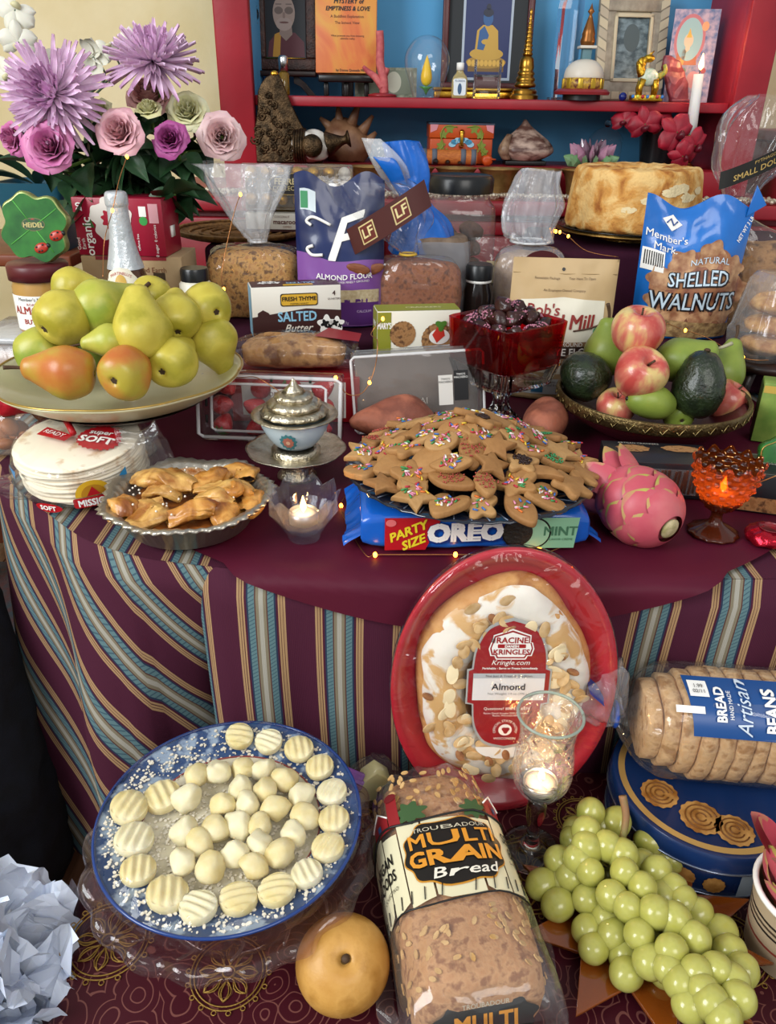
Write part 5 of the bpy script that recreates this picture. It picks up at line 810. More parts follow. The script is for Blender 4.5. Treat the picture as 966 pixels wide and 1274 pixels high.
Y = 1.452; p = V((at(938, 420, y=Y).x, Y, B1B)); s = mpp(p); hL = at(938, 300, y=Y).z - B1B; n = ptz(912, 262, Y - .01, p)
t = tied_bag('bagged_loaf', 'raisin loaf in a clear tied bag with a black printed band at right edge', p, 110*s, .075, hL, crumb('raisin_loaf', '94683e', '5c3c24', ns=45, c3='a67a4c'), (n.x, n.y, n.z), [(.006, -.004, .03, .03, .02), (.014, -.006, .08, .062, .03), (.02, -.008, .14, .07, .032), (.026, -.008, .175, .045, .022)], FILM, seed=7)
def band(x, y, d=0): ang = x/.062; return V((n.x + .012 + .064*sin(ang) - y*.1, n.y - .008 - .034*cos(ang) - d, n.z + .075 + y + .03*sin(ang)))
decal(rect(0, 0, .13, .028), M('black_band', '14130f', .4), t, band, .0012, 'printed_band', cut=.01); text('SMALL DOUGH', .0125, ink('b89a58'), t, band, .004, -.004, .0022, bold=.01); text('PYTHAGORA', .007, ink('b89a58'), t, band, .012, .008, .0022)
p = V((at(952, 462, y=1.27).x, 1.275, TB)); zs = at(940, 452, y=1.23).z - TB; t = thing('carved_stand', 'low dark carved wooden stand at the right edge behind the fruit bowl', 'stand', p); mk('top', loft([(0, 0, zs - .014, .075, .075), (0, 0, zs - .006, .078, .078), (0, 0, zs, .074, .074)], 40, 2, cap=True), dwood, t)
for k in range(4): a = pi/4 + k*pi/2; mk('leg', tube([(.05*cos(a), .05*sin(a), zs - .012), (.068*cos(a), .068*sin(a), zs*.5), (.056*cos(a), .056*sin(a), .003)], .009, 8, k=4), dwood, t)
t = thing('pastry_pack', 'clear clamshell of fruit danish on the carved stand', 'pastry pack', p + V((0, 0, zs + .0006)), 8); hp_ = at(940, 342, y=1.25).z - TB - zs; mk('clamshell', loft([(0, 0, .001, .058, .05, 5), (0, 0, hp_*.3, .062, .054, 5, .02, 12), (0, 0, hp_*.35, .058, .05, 5, .03, 12), (0, 0, hp_*.9, .046, .04, 5, .03, 12), (0, 0, hp_, .036, .03, 4)], 96, 2), film('clamshell', 'f4f8fa', .1, .08, .3), t)
for k in range(3): mk('pastry', disp(ball(.05, .042, .017, 20, 10, c=(0, 0, .02 + k*.033)), 40, .006, k), crumb('danish', 'c99a58', '9c6228'), t)
mk('printed_label', box(.05, .001, .03, 0, c=(.02, -.048, hp_*.55)), WHT, t); text('DANISH', .011, RED, t, plane((0, -.0486, 0)), .02, hp_*.62)
# ================================================================== FRUIT
def pearpts(): return cr([(0, -.84), (.10, -.86), (.28, -.93), (.72, -.74), (1, -.1), (.93, .42), (.66, .95), (.46, 1.35), (.34, 1.6), (.12, 1.72), (0, 1.7)], 4)
PP = pearpts()
stemm = M('fruit_stem', '4a3420', .7); calm = M('calyx_brown', '3a2a1a', .8, bump=.6, bs=200)
PMAT = {'y': M('pear_yellow', 'b8a83c', .36, c2='a39a30', ns=22, c3='c2b448', bump=.12, bs=160, sss=.05), 'g': M('pear_green', 'a4a83c', .36, c2='8a9a34', ns=18, c3='b2b04a', bump=.12, bs=160), 'b': M('pear_blush', 'b5632c', .34, c2='ac9c38', ns=14, lo=.36, hi=.62, c3='b87a34', bump=.1, bs=160), 'd': M('pear_dark_green', '8c9c40', .4, c2='788c38', ns=20, bump=.12, bs=160)}
def pear(name, label, c, axis, r, k='y', L=1.0, cat='pear', group='pears on the pedestal dish', stem=True, sm=None):
    t = thing(name, label, cat, c, group=group); t.rotation_euler = V(axis).normalized().to_track_quat('Z', 'Y').to_euler(); sd = random.uniform(0, 50)
    g = lathe([(a*r, z*r*(L if z > 0 else 1)) for a, z in PP], 32); mk('skin', disp(g, 16, r*.16, sd), PMAT[k], t)
    cx = disp(([V((0, 0, -.85*r))], []), 16, r*.16, sd)[0][0]; tx = disp(([V((0, 0, 1.68*r*L))], []), 16, r*.16, sd)[0][0]
    mk('calyx', join(*[tf(grid(lambda u, v: V(((u - .5)*.16*r*(1 - v), v*.24*r, -.04*r*v)), 3, 3), Matrix.Translation(cx - V((0, 0, .01*r))) @ Matrix.Rotation(q*2*pi/5, 4, 'Z')) for q in range(5)], ), calm, t)
    if stem: mk('stem', tube([tx - V((0, 0, .1*r)), tx + V((.03*r, 0, .3*r)), tx + V((.14*r, 0, .62*r))], lambda q: r*(.055 + .03*q), 7, k=3), sm or stemm, t)
    return t
# pedestal dish
DZ = .868; dc = at(148, 459, z=DZ); R_ = 149*mpp(dc); cerm = M('cream_ceramic', 'c9c4a0', .3, c2='bfb994', ns=12, coat=.3)
t = thing('pedestal_dish', 'large cream lobed pedestal dish with gilt rim piled with pears', 'dish', (dc.x, dc.y, TB)); zd = DZ - TB
lob = lambda a, z, th, j: (a*(1 + .02*abs(sin(th*4))*(a/R_)**3), z)
mk('dish', lathe([(0, zd - .034), (R_*.45, zd - .034), (R_*.75, zd - .022), (R_*.96, zd - .002), (R_, zd), (R_*.99, zd - .004), (R_*.76, zd - .03), (R_*.45, zd - .042), (0, zd - .042)], 96, fl=lob, k=2), cerm, t); mk('gilt_rim', tube([(lob(R_, 0, a, 0)[0]*cos(a), lob(R_, 0, a, 0)[0]*sin(a), zd + .0008) for a in [2*pi*i/96 for i in range(97)]], .0016, 5), M('gilt_edge', 'b89a54', .3, .8), t)
mk('beaded_underside', lathe([(R_*.72, zd - .036), (R_*.6, zd - .046), (R_*.4, zd - .052), (.045, zd - .056), (0, zd - .056)], 72, fl=lambda a, z, th, j: (a, z + .0015*sin(th*36)*(j in (1, 2)))), M('tarnished_silver', '8a8580', .35, .8, bump=.8, bs=200), t)
mk('pedestal', lathe([(.034, 0), (.036, .005), (.02, .016), (.013, .04), (.016, zd - .075), (.035, zd - .056)], 32, k=3), M('tarnished_silver', '8a8580'), t)
for k, (px, py, z, ax, rp, kd, L_, lb) in enumerate(((86, 464, .893, (-1, -.15, .12), 30, 'b', 1.0, 'red-blushed pear lying with its long stem over the left rim'), (157, 464, .893, (.2, 1, .1), 31, 'b', .9, 'round pear with orange blush, base to the viewer at the dish front'), (215, 450, .893, (.15, 1, .2), 29, 'y', .9, 'yellow pear at the front right with its base to the viewer'), (264, 424, .9, (.1, .1, -.4), 28, 'y', .9, 'tall yellow pear leaning on the right rim'), (54, 440, .89, (1, .5, .2), 30, 'g', .8, 'green yellow pear at far left behind the blushed pear'), (114, 436, .885, (.3, 1, 0), 24, 'd', .8, 'dark green pear deep in the middle gap'),
    (136, 424, .925, (-1, -.3, -.12), 19, 'g', .95, 'small pear with curved stem pointing left in the gap'), (79, 394, .945, (.5, .8, .35), 31, 'y', .8, 'yellow pear in the upper left of the pile'), (177, 410, .935, (-.12, .35, 1), 33, 'y', .85, 'large upright yellow pear at the centre front of the pile'), (127, 384, .95, (.6, .7, .25), 31, 'g', .9, 'green pear with its base to the viewer near the top'), (220, 394, .94, (-.15, .8, .5), 27, 'y', .9, 'yellow pear at the upper right with its base to the viewer'), (258, 384, .94, (-.7, .8, .0), 28, 'y', 1, 'yellow pear lying at the back right of the pile'), (190, 368, .95, (.2, 1, .2), 22, 'y', .9, 'pear mostly hidden at the back of the pile'), (88, 355, .97, (1, .12, .02), 20, 'y', .95, 'topmost pear lying on its side with its stem to the right'))):
    c = at(px, py, z=z); pear('pear', lb, c, ax, rp*1.1*mpp(c), kd, L_, stem=k in (0, 5, 6, 13, 9))
# fruit bowl
bc = at(812, 488, z=TB + .072); R_ = 117*mpp(bc); t = thing('fruit_bowl', 'wide dark red bowl with an engraved metal rim, full of fruit', 'bowl', (bc.x, bc.y, TB))
mk('bowl', lathe([(0, 0), (.05, 0), (.055, .004), (R_*.75, .03), (R_*.93, .05), (R_*.97, .06), (R_*.94, .062), (R_*.72, .036), (.05, .012), (0, .011)], 64, k=2), M('dark_red_lacquer', '42161a', .3), t); mk('metal_rim', lathe([(R_*.955, .054), (R_*.985, .056), (R_, .072), (R_*.985, .075), (R_*.955, .072)], 72), M('engraved_brass', '7d6a44', .38, .85, c2='5c4a2c', ns=50, bump=1, bs=240), t)
for k in range(40): a = 2*pi*k/40; mk('rim_scroll', tube([(R_*1.0*cos(a + .05*q), R_*1.0*sin(a + .05*q), .064 + .005*sin(q*3.1)) for q in (-1, -.5, 0, .5, 1)], .0009, 4), M('engraved_brass_light', '9c8858', .35, .85), t)
APM = M('apple_skin', 'bc4a42', .3, c2='d8bc78', ns=34, st=(1, 1, .3), lo=.38, hi=.62, c3='cc7460', coat=.3)
def apple(name, label, c, axis, r, skin, cat='apple', group='fruit in the bowl'):
    t = thing(name, label, cat, c, group=group); t.rotation_euler = V(axis).normalized().to_track_quat('Z', 'Y').to_euler(); t.rotation_euler.rotate_axis('Z', random.uniform(0, 6))
    mk('skin', disp(lathe([(0, -.72*r), (.12*r, -.76*r), (.4*r, -.86*r), (.8*r, -.55*r), (1.0*r, .05*r), (.93*r, .5*r), (.66*r, .82*r), (.36*r, .86*r), (.14*r, .7*r), (0, .55*r)], 32, k=4), 14, r*.08, r*900), skin, t); mk('stem', tube([(0, 0, .52*r), (.02*r, 0, .75*r), (.08*r, 0, .98*r)], .045*r, 6), stemm, t); return t
AVM = M('avocado_skin', '26331c', .33, c2='141c12', ns=55, bump=1, bs=210, coat=.25, c3='1d2816')
def avocado(label, c, axis, r, L):
    t = thing('avocado', label, 'avocado', c, group='fruit in the bowl'); t.rotation_euler = V(axis).normalized().to_track_quat('Z', 'Y').to_euler()
    mk('skin', disp(disp(lathe([(0, -.9*r), (.3*r, -.88*r), (.75*r, -.62*r), (1.0*r, 0), (.92*r, .5*r*L), (.7*r, .95*r*L), (.4*r, 1.25*r*L), (0, 1.36*r*L)], 40, k=4), 20, r*.08, 3), 150, r*.04), AVM, t); mk('stem_button', ball(.13*r, .13*r, .07*r, 10, 6, c=(0, 0, 1.36*r*L)), stemm, t)
for f, px, py, z, ax, rp, kw in (('a', 793, 413, .9, (.05, -.25, 1), 32, 'rosy apple on top of the fruit pile'), ('a', 796, 466, .848, (.22, -.62, .8), 33, 'red and yellow apple with its stem hollow facing the viewer'), ('a', 905, 500, .795, (.5, -.2, 1), 27, 'orange red apple half hidden by the right avocado'), ('a', 766, 508, .785, (0, -.3, 1), 24, 'apple peeking out under the left avocado'), ('v', 731, 471, .822, (-.4, .2, .35), 30, 'round dark avocado at the left of the fruit bowl'), ('v', 868, 490, .82, (.06, .1, 1), 32, 'pointed dark avocado standing at the right front of the bowl'),
    ('g', 757, 438, .85, (-.05, .1, 1), 29, 'green pear standing upright at the back left of the bowl'), ('g', 846, 448, .855, (1, -.05, .35), 31, 'green pear lying with a pale stem at the back of the bowl'), ('g', 900, 462, .83, (.3, .3, 1), 27, 'green pear leaning on the right rim of the bowl'), ('m', 812, 500, .81, (-1, -.1, .15), 22, 'yellow green mango lying at the front of the bowl'), ('g', 846, 515, .785, (0, 1, .2), 20, 'green fruit low in the bowl between mango and avocado')):
    c = at(px, py, z=z); r = rp*mpp(c)
    if f == 'a': apple('apple', kw, c, ax, r, APM)
    elif f == 'v': avocado(kw, c, ax, r, 1.25 if px > 800 else .9)
    elif f == 'm': t = thing('mango', kw, 'mango', c, group='fruit in the bowl'); t.rotation_euler = V(ax).to_track_quat('Z', 'Y').to_euler(); mk('skin', disp(lathe([(0, -1.4*r), (.4*r, -1.35*r), (.9*r, -.7*r), (1.0*r, .1*r), (.8*r, .9*r), (.4*r, 1.4*r), (0, 1.5*r)], 30, k=4), 18, r*.15), PMAT['d'], t); mk('stem', ball(.14*r, .14*r, .12*r, 8, 6, c=(0, 0, 1.5*r)), BLK, t)
    else: pear('pear', kw, c, ax, r, 'd', .85, group='fruit in the bowl', sm=M('pale_stem', 'a8a484', .6) if px == 846 and py < 500 else None, stem=py < 500)
# ================================================================== FRONT OF THE TABLE
# tortillas
p = V((at(112, 600, y=.93).x, .93, TB + .0135)); t = thing('tortilla_pack', 'stack of flour tortillas in a printed plastic bag', 'tortillas', p, rot=(R(8), 0, R(-8))); rT = .079; tm = M('tortilla', 'efe4cc', .75, c2='b88a50', ns=34, lo=.56, hi=.72)
for k in range(14): mk('tortilla', disp(lathe([(0, 0), (rT*.98, 0), (rT, .0016), (rT*.98, .0034), (0, .0034)], 44), 25, .0022, k), tm, t).matrix_local = T3(random.uniform(-.003, .003), random.uniform(-.003, .003), .003 + k*.0038)
hT = .06; TF = film('tortilla_film', 'f6faff', .025, .09, .9, 16); mk('bag', loft([(0, 0, .0008, rT*.98, rT*.98, 2.4), (0, 0, .012, rT*1.07, rT*1.07, 2.4, .015, 9), (0, .002, .045, rT*1.06, rT*1.06, 2.3, .02, 9), (0, .006, hT, rT*.88, rT*.88, 2.2, .02, 8), (0, .008, hT + .005, rT*.4, rT*.4, 2, .02, 8)], 80, 5, jit=.0035), TF, t)
mk('bag_tail', tf(loft([(0, 0, 0, .05, .02, 2, .06, 6), (0, 0, .025, .035, .012, 2, .12, 6), (0, 0, .05, .042, .01, 2, .16, 6)], 48, 5, cap=False, jit=.004), T3(rT*.9, -.005, .03, ry=78, rz=8)), TF, t); mk('bag_tail', tf(loft([(0, 0, 0, .03, .012, 2, .1, 6), (0, 0, .03, .03, .006, 2, .14, 6)], 48, 4, cap=False, jit=.004), T3(-rT*.8, -.05, .008, rx=70, rz=-30)), TF, t)
St = lambda x, y, d=0: V((x, y + .004, hT + .0035 - .004*((x*x + y*y)/rT**2) - max(0, (x*x + y*y)**.5 - rT*.7)*.6 + d)); decal(wob(.034, -.012, .027, .04, 22, 88), RED, t, St, .002, 'red_seal', cut=.008); text('super', .0135, WHT, t, St, .034, -.003, .0034, bold=.02); text('SOFT', .019, WHT, t, St, .034, -.02, .0034, bold=.03)
decal([(-.05, -.015), (-.005, -.028), (0, -.014), (-.045, .004)], RED, t, St, .002, 'red_ribbon', cut=.008); text('READY', .011, WHT, t, St, -.026, -.013, .0034, rot=-18); mk('price_tag', tube([St(-.035, .03, .003), St(-.012, .002, .006), St(.0, -.012, .004)], .0045, 6), RED, t)
Sc = cyl(rT*1.085); decal(ell(.05, .021, .021, .022, a0=0, a1=pi), ink('d8a824'), t, Sc, .003, 'sun_logo', cut=.006); decal(ell(.05, .022, .014, .015, a0=0, a1=pi), ink('b8801c'), t, Sc, .0036, 'sun_logo', cut=.006); decal([(.042, .022), (.05, .035), (.058, .022)], RED, t, Sc, .0042, 'bell_logo'); decal(rrect(.05, .013, .05, .014, .003), RED, t, Sc, .0034, 'name_panel', cut=.006); text('MISSION', .013, WHT, t, Sc, .05, .0125, .0045, bold=.03, sx=.8)
decal(ell(-.008, .006, .018, .0065), RED, t, Sc, .003, 'red_oval', cut=.006); text('SOFT', .009, WHT, t, Sc, -.008, .006, .004, bold=.03); decal([(-.07, .048), (-.05, .046), (-.06, .03)], ink('2f8ac4'), t, Sc, .003, 'blue_flag', cut=.006); decal([(.095, .045), (.075, .03), (.095, .02)], ink('2f8ac4'), t, Sc, .003, 'blue_flag', cut=.006); text('WT. 23 OZ\n(1 LB 7 OZ) 652g', .0065, ink('3a3a44'), t, Sc, -.052, .022, .004, rot=8)
# bag of dried apricots with red twist at the left edge
p = V((at(20, 540, y=1.03).x, 1.05, TB)); t = thing('apricot_bag', 'clear bag of dried apricots with a red twisted top at left edge', 'bag', p); mk('film_bag', loft([(0, 0, .001, .05, .035, 3, .02, 6), (0, 0, .03, .055, .04, 3, .03, 7), (.0, 0, .06, .04, .03, 2.5, .05, 7)], 48, 4, jit=.004), film('apricot_film', 'e8d8c8', .12, .12, .8), t)
for k in range(16): mk('apricot', disp(ball(.015, .013, .008, 12, 8), 60, .003, k), M('apricot', 'a8642c', .5, c2='8f4e20', ns=50), t).matrix_local = T3(random.uniform(-.035, .035), random.uniform(-.025, .02), .01 + .042*random.random(), rx=random.uniform(-50, 50), ry=random.uniform(-50, 50))
mk('red_top', loft([(0, 0, .058, .04, .03, 2, .06, 7), (.004, -.01, .078, .042, .03, 2, .12, 6), (.02, -.012, .094, .018, .014, 2, .2, 5)], 48, 5, jit=.005), M('red_plastic', 'b8202c', .25, bump=.5, bs=60), t)
# foil pie
p = at(238, 650, z=TB); s = mpp(p); r = 99*s; t = thing('foil_pie', 'baked apple pastry pie in a crimped foil tin', 'pie', p); fr_ = lambda a, z, th, j: (a*(1 + (.018*sin(th*44) + .03*sin(th*7 + .6))*max(0, (a - r*.72)/(r*.28))), z + .002*sin(th*7)*(a > r*.8))
mk('foil_tin', lathe([(0, .001), (r*.68, .001), (r*.74, .004), (r*.92, .036), (r*1.0, .037), (r*1.05, .041), (r*1.0, .043), (r*.9, .039), (r*.72, .008), (0, .006)], 176, fl=fr_), M('crimped_foil', 'b4ada0', .32, .85, bump=.5, bs=120), t)
mk('filling', disp(lathe([(0, .03), (r*.6, .028), (r*.78, .025), (r*.7, .014)], 48, k=3), 60, .005), M('apple_filling', '7d4420', .35, c2='a8652c', ns=60, bump=.8, bs=120, coat=.4), t)
pa = M('pastry', 'd29a4c', .42, c2='854818', ns=34, lo=.38, hi=.66, bump=.6, bs=120, c3='b87a30', dist=.8, coat=.25); pa2 = M('pastry_pale', 'dcae60', .42, c2='965c22', ns=34, bump=.6, bs=120, dist=.8, coat=.25)
for k, (pts, ra, m_) in enumerate((([(-.78, .42, .05), (-.35, .2, .062), (.1, .02, .056)], .15, pa2), ([(-.82, -.1, .045), (-.66, -.4, .05), (-.62, -.58, .042)], .15, pa), ([(-.48, -.3, .05), (-.2, -.52, .052), (-.45, -.66, .042), (-.25, -.3, .055)], .12, pa2), ([(0, 0, .055), (.25, .3, .058), (.3, .62, .05)], .13, pa), ([(.3, .62, .05), (.58, .66, .05), (.66, .4, .05)], .14, pa), ([(.1, -.02, .055), (.45, -.02, .058), (.62, .2, .052), (.74, .02, .045)], .12, pa2), ([(-.1, -.62, .045), (.2, -.5, .055), (.5, -.42, .05), (.6, -.62, .04)], .16, pa), ([(.15, -.12, .055), (.4, -.22, .06), (.62, -.3, .052)], .11, pa2), ([(-.6, .66, .042), (-.2, .76, .04), (.1, .7, .042)], .1, M('sugar_crust', 'a8642c', .5, c2='d8b890', ns=90, bump=1, bs=220)), ([(.78, .2, .045), (.82, -.1, .045), (.76, -.36, .044)], .13, pa), ([(-.05, -.1, .05), (-.3, -.05, .056), (-.55, -.02, .05)], .12, pa2))):
    w_ = r*ra*.84; P3 = [V((x*r, y*r, z - .01)) for x, y, z in pts]; C3 = [V(q) for q in cr([tuple(q) for q in P3], 7)]; nC = len(C3)
    def strip(u, v, C3=C3, nC=nC, w_=w_, k=k):
        i = min(int(round(v*(nC - 1))), nC - 1); tg_ = (C3[min(i + 1, nC - 1)] - C3[max(i - 1, 0)]).normalized(); sd = tg_.cross(V((0, 0, 1))).normalized(); a = 2*pi*u + v*2.2*(-1)**k; fat = (.35 + .9*sin(pi*(.08 + .84*v))**.7)*(1 + .13*cos(3*a) + .06*cos(9*a)); return C3[i] + sd*(w_*1.15*fat*cos(2*pi*u)) + V((0, 0, 1))*(w_*.62*fat*sin(2*pi*u))
    mk('pastry_strip', disp(disp(grid(strip, 44, nC, True), 45, .005, k), 160, .0016, k), m_, t)
mk('pastry_swirl', tube([(r*.6 + (.17 - .017*q)*r*cos(q), r*-.1 + (.17 - .017*q)*r*sin(q), .045 + .0012*q) for q in [k*.5 for k in range(18)]], .0065, 8), pa, t)
mk('sugar_crystals', join(*[ball(.0016, None, None, 5, 4, c=(r*.75*sqrt(random.random())*cos(a), r*.75*sqrt(random.random())*sin(a), .043 + random.uniform(-.006, .006))) for a in [random.uniform(0, 6.28) for _ in range(90)]]), M('sugar', 'f0e6d6', .3), t, kind='stuff')
# star crystal votive
def tealight(name, label, p, r=.017, h=.014, e=.12):
    t = thing(name, label, 'candle', p); mk('metal_cup', lathe([(0, 0), (r, 0), (r, h), (r*.95, h), (r*.95, .002), (0, .002)], 24), M('thin_aluminium', 'b8b8b4', .3, .9), t); mk('wax', lathe([(0, .002), (r*.92, .002), (r*.92, h*.8), (0, h*.78)], 24), M('white_wax', 'e9e6e2'), t); mk('flame', lathe([(0, h*.8), (.0035, h + .003), (.0038, h + .007), (.0015, h + .015), (0, h + .02)], 10, k=2), fm, t)
    glow('tealight_glow', V(p) + V((0, 0, h + .012)), e, (1, .55, .2), .005)
p = at(379, 668, z=TB); s = mpp(p); t = thing('star_votive', 'faceted clear crystal star votive holder', 'candle holder', p); r = 46*s; H_ = .062
def stz(a, z, th, j): q = ((th*9/(2*pi)) % 1); return (a*(1 + .12*abs(q - .5)*2*(z/H_)), z + (.012*abs(q - .5)*2 if j in (5, 6, 7) else 0))
mk('crystal', lathe([(0, 0), (r*.42, 0), (r*.45, .006), (r*.62, .02), (r*.86, .036), (r*.82, .05), (r*.92, .053), (r*.84, .052), (r*.66, .036), (r*.45, .012), (0, .01)], 36, fl=stz), thinglass('cut_crystal', 'f6f8fc', .9, .02), t, False); tealight('tealight', 'lit tealight inside the crystal star votive', p + V((0, 0, .0215)))
# Tibetan tea cup
p = at(370, 592, z=TB); s = mpp(p); sv = M('chased_silver', 'd2cab6', .28, .95, c2='a69c84', ns=60, bump=1, bs=220); t = thing('cup_stand', 'chased silver lotus saucer on a footed stand', 'cup stand', p); r = 58*s; hs = .034
mk('foot', lathe([(0, 0), (r*.42, 0), (r*.36, .008), (r*.3, .02), (r*.34, hs - .004), (0, hs - .004)], 32, k=2), sv, t); mk('saucer', lathe([(0, hs - .006), (r*.5, hs - .004), (r*.9, hs + .003), (r, hs + .008), (r*.98, hs + .009), (r*.5, hs + .001), (0, hs)], 64, fl=lambda a, z, th, j: (a*(1 + .035*abs(cos(th*4))*(a > r*.7)), z), k=2), sv, t); mk('bead_ring', lathe([(r*.5, hs), (r*.52, hs + .008), (r*.36, hs + .012), (r*.34, hs + .004)], 64, fl=lambda a, z, th, j: (a*(1 + .02*sin(32*th)), z)), sv, t)
zc_ = hs + .0126; cr2 = 43*s; hcup = .04; t = thing('tea_cup', 'pale blue porcelain cup with a teal flower and a tiered silver lid', 'cup', p + V((0, 0, zc_))); porc = M('pale_porcelain', 'c4d8e0', .2, coat=.4); mk('cup', lathe([(0, 0), (cr2*.42, 0), (cr2*.62, .006), (cr2*.85, .022), (cr2*1.02, hcup), (cr2*.98, hcup), (cr2*.8, .022), (0, .006)], 40, k=3), porc, t)
rf = lambda y: cr2*(.5 + .5*min(1, y/.04)**.55) + .0006; Su = lambda x, y, d=0: V(((rf(y) + d)*sin(x/cr2 - .1), -(rf(y) + d)*cos(x/cr2 - .1), y)); decal(wob(0, .02, .0125, .1, 12), ink('3c7d84'), t, Su, .001, 'flower_print', cut=.004); decal(wob(0, .02, .008, .1, 9), ink('b06a58'), t, Su, .0016, 'flower_print', cut=.004); decal(ell(0, .02, .003), ink('d8b090'), t, Su, .0022, 'flower_print')
lr = 52*s
lid = mk('lid', lathe([(cr2*.95, 0), (lr, .004), (lr*.99, .0055), (lr*.74, .003), (lr*.72, .001)], 56), sv, t, label='tiered chased silver lid'); lid.location.z = hcup + .0006
for q, (r1, r2, za, zb_) in enumerate(((.76, .68, .003, .0135), (.62, .5, .0135, .0245), (.44, .3, .0245, .034))): mk('tier', lathe([(lr*r1*.9, za), (lr*r1, za + .003), (lr*r1*1.02, za + .006), (lr*r2, zb_), (lr*r2*.6, zb_), (0, zb_)], 56, fl=lambda a, z, th, j: (a*(1 + .025*sin(th*14 + 2*q)*(j in (1, 2))), z)), sv, lid)
mk('finial', lathe([(0, .034), (lr*.26, .034), (lr*.2, .039), (lr*.1, .044), (lr*.03, .052), (0, .054)], 24, fl=lambda a, z, th, j: (a*(1 + .1*sin(8*th)), z)), sv, lid)
# strawberry clamshell
Y = 1.10; p = V((at(342, 572, y=Y).x, Y, TB)); s = mpp(p); wS = 172*s; hS = .097; t = thing('berry_clamshell', 'clear plastic clamshell box of strawberries standing on edge', 'clamshell', p, rot=(R(-14), 0, R(-3))); CL = film('berry_plastic', 'f4fafc', .02, .06, .25)
mk('tray', loft([(0, 0, .001, wS*.49, .03, 7), (0, 0, .006, wS*.5, .034, 8), (0, 0, hS - .006, wS*.5, .034, 8), (0, 0, hS, wS*.49, .03, 7)], 56, 2), CL, t, label='clear plastic tray'); mk('lid_rim', tube([(x*wS*.5, -.034, hS/2 + z*hS*.47) for x, z in ((-.92, -1), (.92, -1), (1, -.9), (1, .9), (.92, 1), (-.92, 1), (-1, .9), (-1, -.9), (-.92, -1))], .003, 7), film('clamshell_rim', 'ffffff', .5, .05, 0), t)
mk('lid_panel', tube([(x*wS*.4, -.036, hS/2 + z*hS*.36) for x, z in ((-.92, -1), (.92, -1), (1, -.9), (1, .9), (.92, 1), (-.92, 1), (-1, .9), (-1, -.9), (-.92, -1))], .0022, 7), film('clamshell_rim', 'ffffff'), t)
for k in range(3): mk('vent_slot', box(.004, .003, .012, .001, c=(-wS*.44, -.0335, hS*(.25 + .25*k))), BLK, t); mk('vent_slot', box(.004, .003, .01, .001, c=(wS*(-.25 + .27*k), -.0335, hS*.9)), M('dark_green_slot', '1c2a1c', .5), t)
S = plane((0, -.0355, 0)); decal(rect(wS*.16, hS*.62, wS*.28, hS*.36), ink('e0dcd8'), t, S, .0006, 'paper_label'); decal(rect(wS*.16, hS*.3, wS*.28, hS*.28), RED, t, S, .0006, 'paper_label'); text('ORGANIC', .009, ink('6a4a4a'), t, S, wS*.1, hS*.72, .0012); text('STRAWBERRIES', .008, WHT, t, S, wS*.16, hS*.3, .0012)
mm = t.matrix_basis.copy(); mm = Matrix.Translation(p) @ Euler((R(-14), 0, R(-3))).to_matrix().to_4x4(); sbm = M('strawberry', 'a81824', .32, c2='c02c30', ns=30, bump=.9, bs=330, coat=.3); proto = None
for k, (x, z, y) in enumerate(((-.36, .2, 0), (-.36, .5, 0), (-.33, .79, 0), (-.12, .16, 0), (-.13, .48, -.004), (-.09, .78, 0), (.1, .2, .003), (.12, .52, .003), (.14, .8, .003), (.34, .2, 0), (.36, .5, 0), (.36, .79, 0))):
    c = mm @ V((x*wS, y, z*hS)); lb = 'strawberry in the clear box, %s row, %s from the left' % (('bottom', 'middle', 'top')[k % 3], ('first', 'second', 'third', 'fourth')[k//3])
    if not proto:
        proto = thing('strawberry', lb, 'strawberry', c, group='strawberries in the clamshell'); mk('berry', lathe([(0, -.023), (.005, -.021), (.014, -.008), (.0185, .006), (.016, .015), (.008, .019), (0, .018)], 24, k=4), sbm, proto); mk('calyx', join(*[tf(grid(lambda u, v: V(((u - .5)*.008*sin(pi*min(.98, v*.8 + .18)), v*.016, .0195 + .003*v - .006*v*v)), 3, 5), Matrix.Rotation(q*2*pi/8, 4, 'Z')) for q in range(8)]), M('berry_leaf', '5a7a34', .5), proto); proto.rotation_euler = (2.2, .4, 0); proto.scale = (.82,)*3
    else: dup(proto, c, (random.uniform(.6, 2.4), random.uniform(-.6, .6), random.uniform(0, 6)), lb)
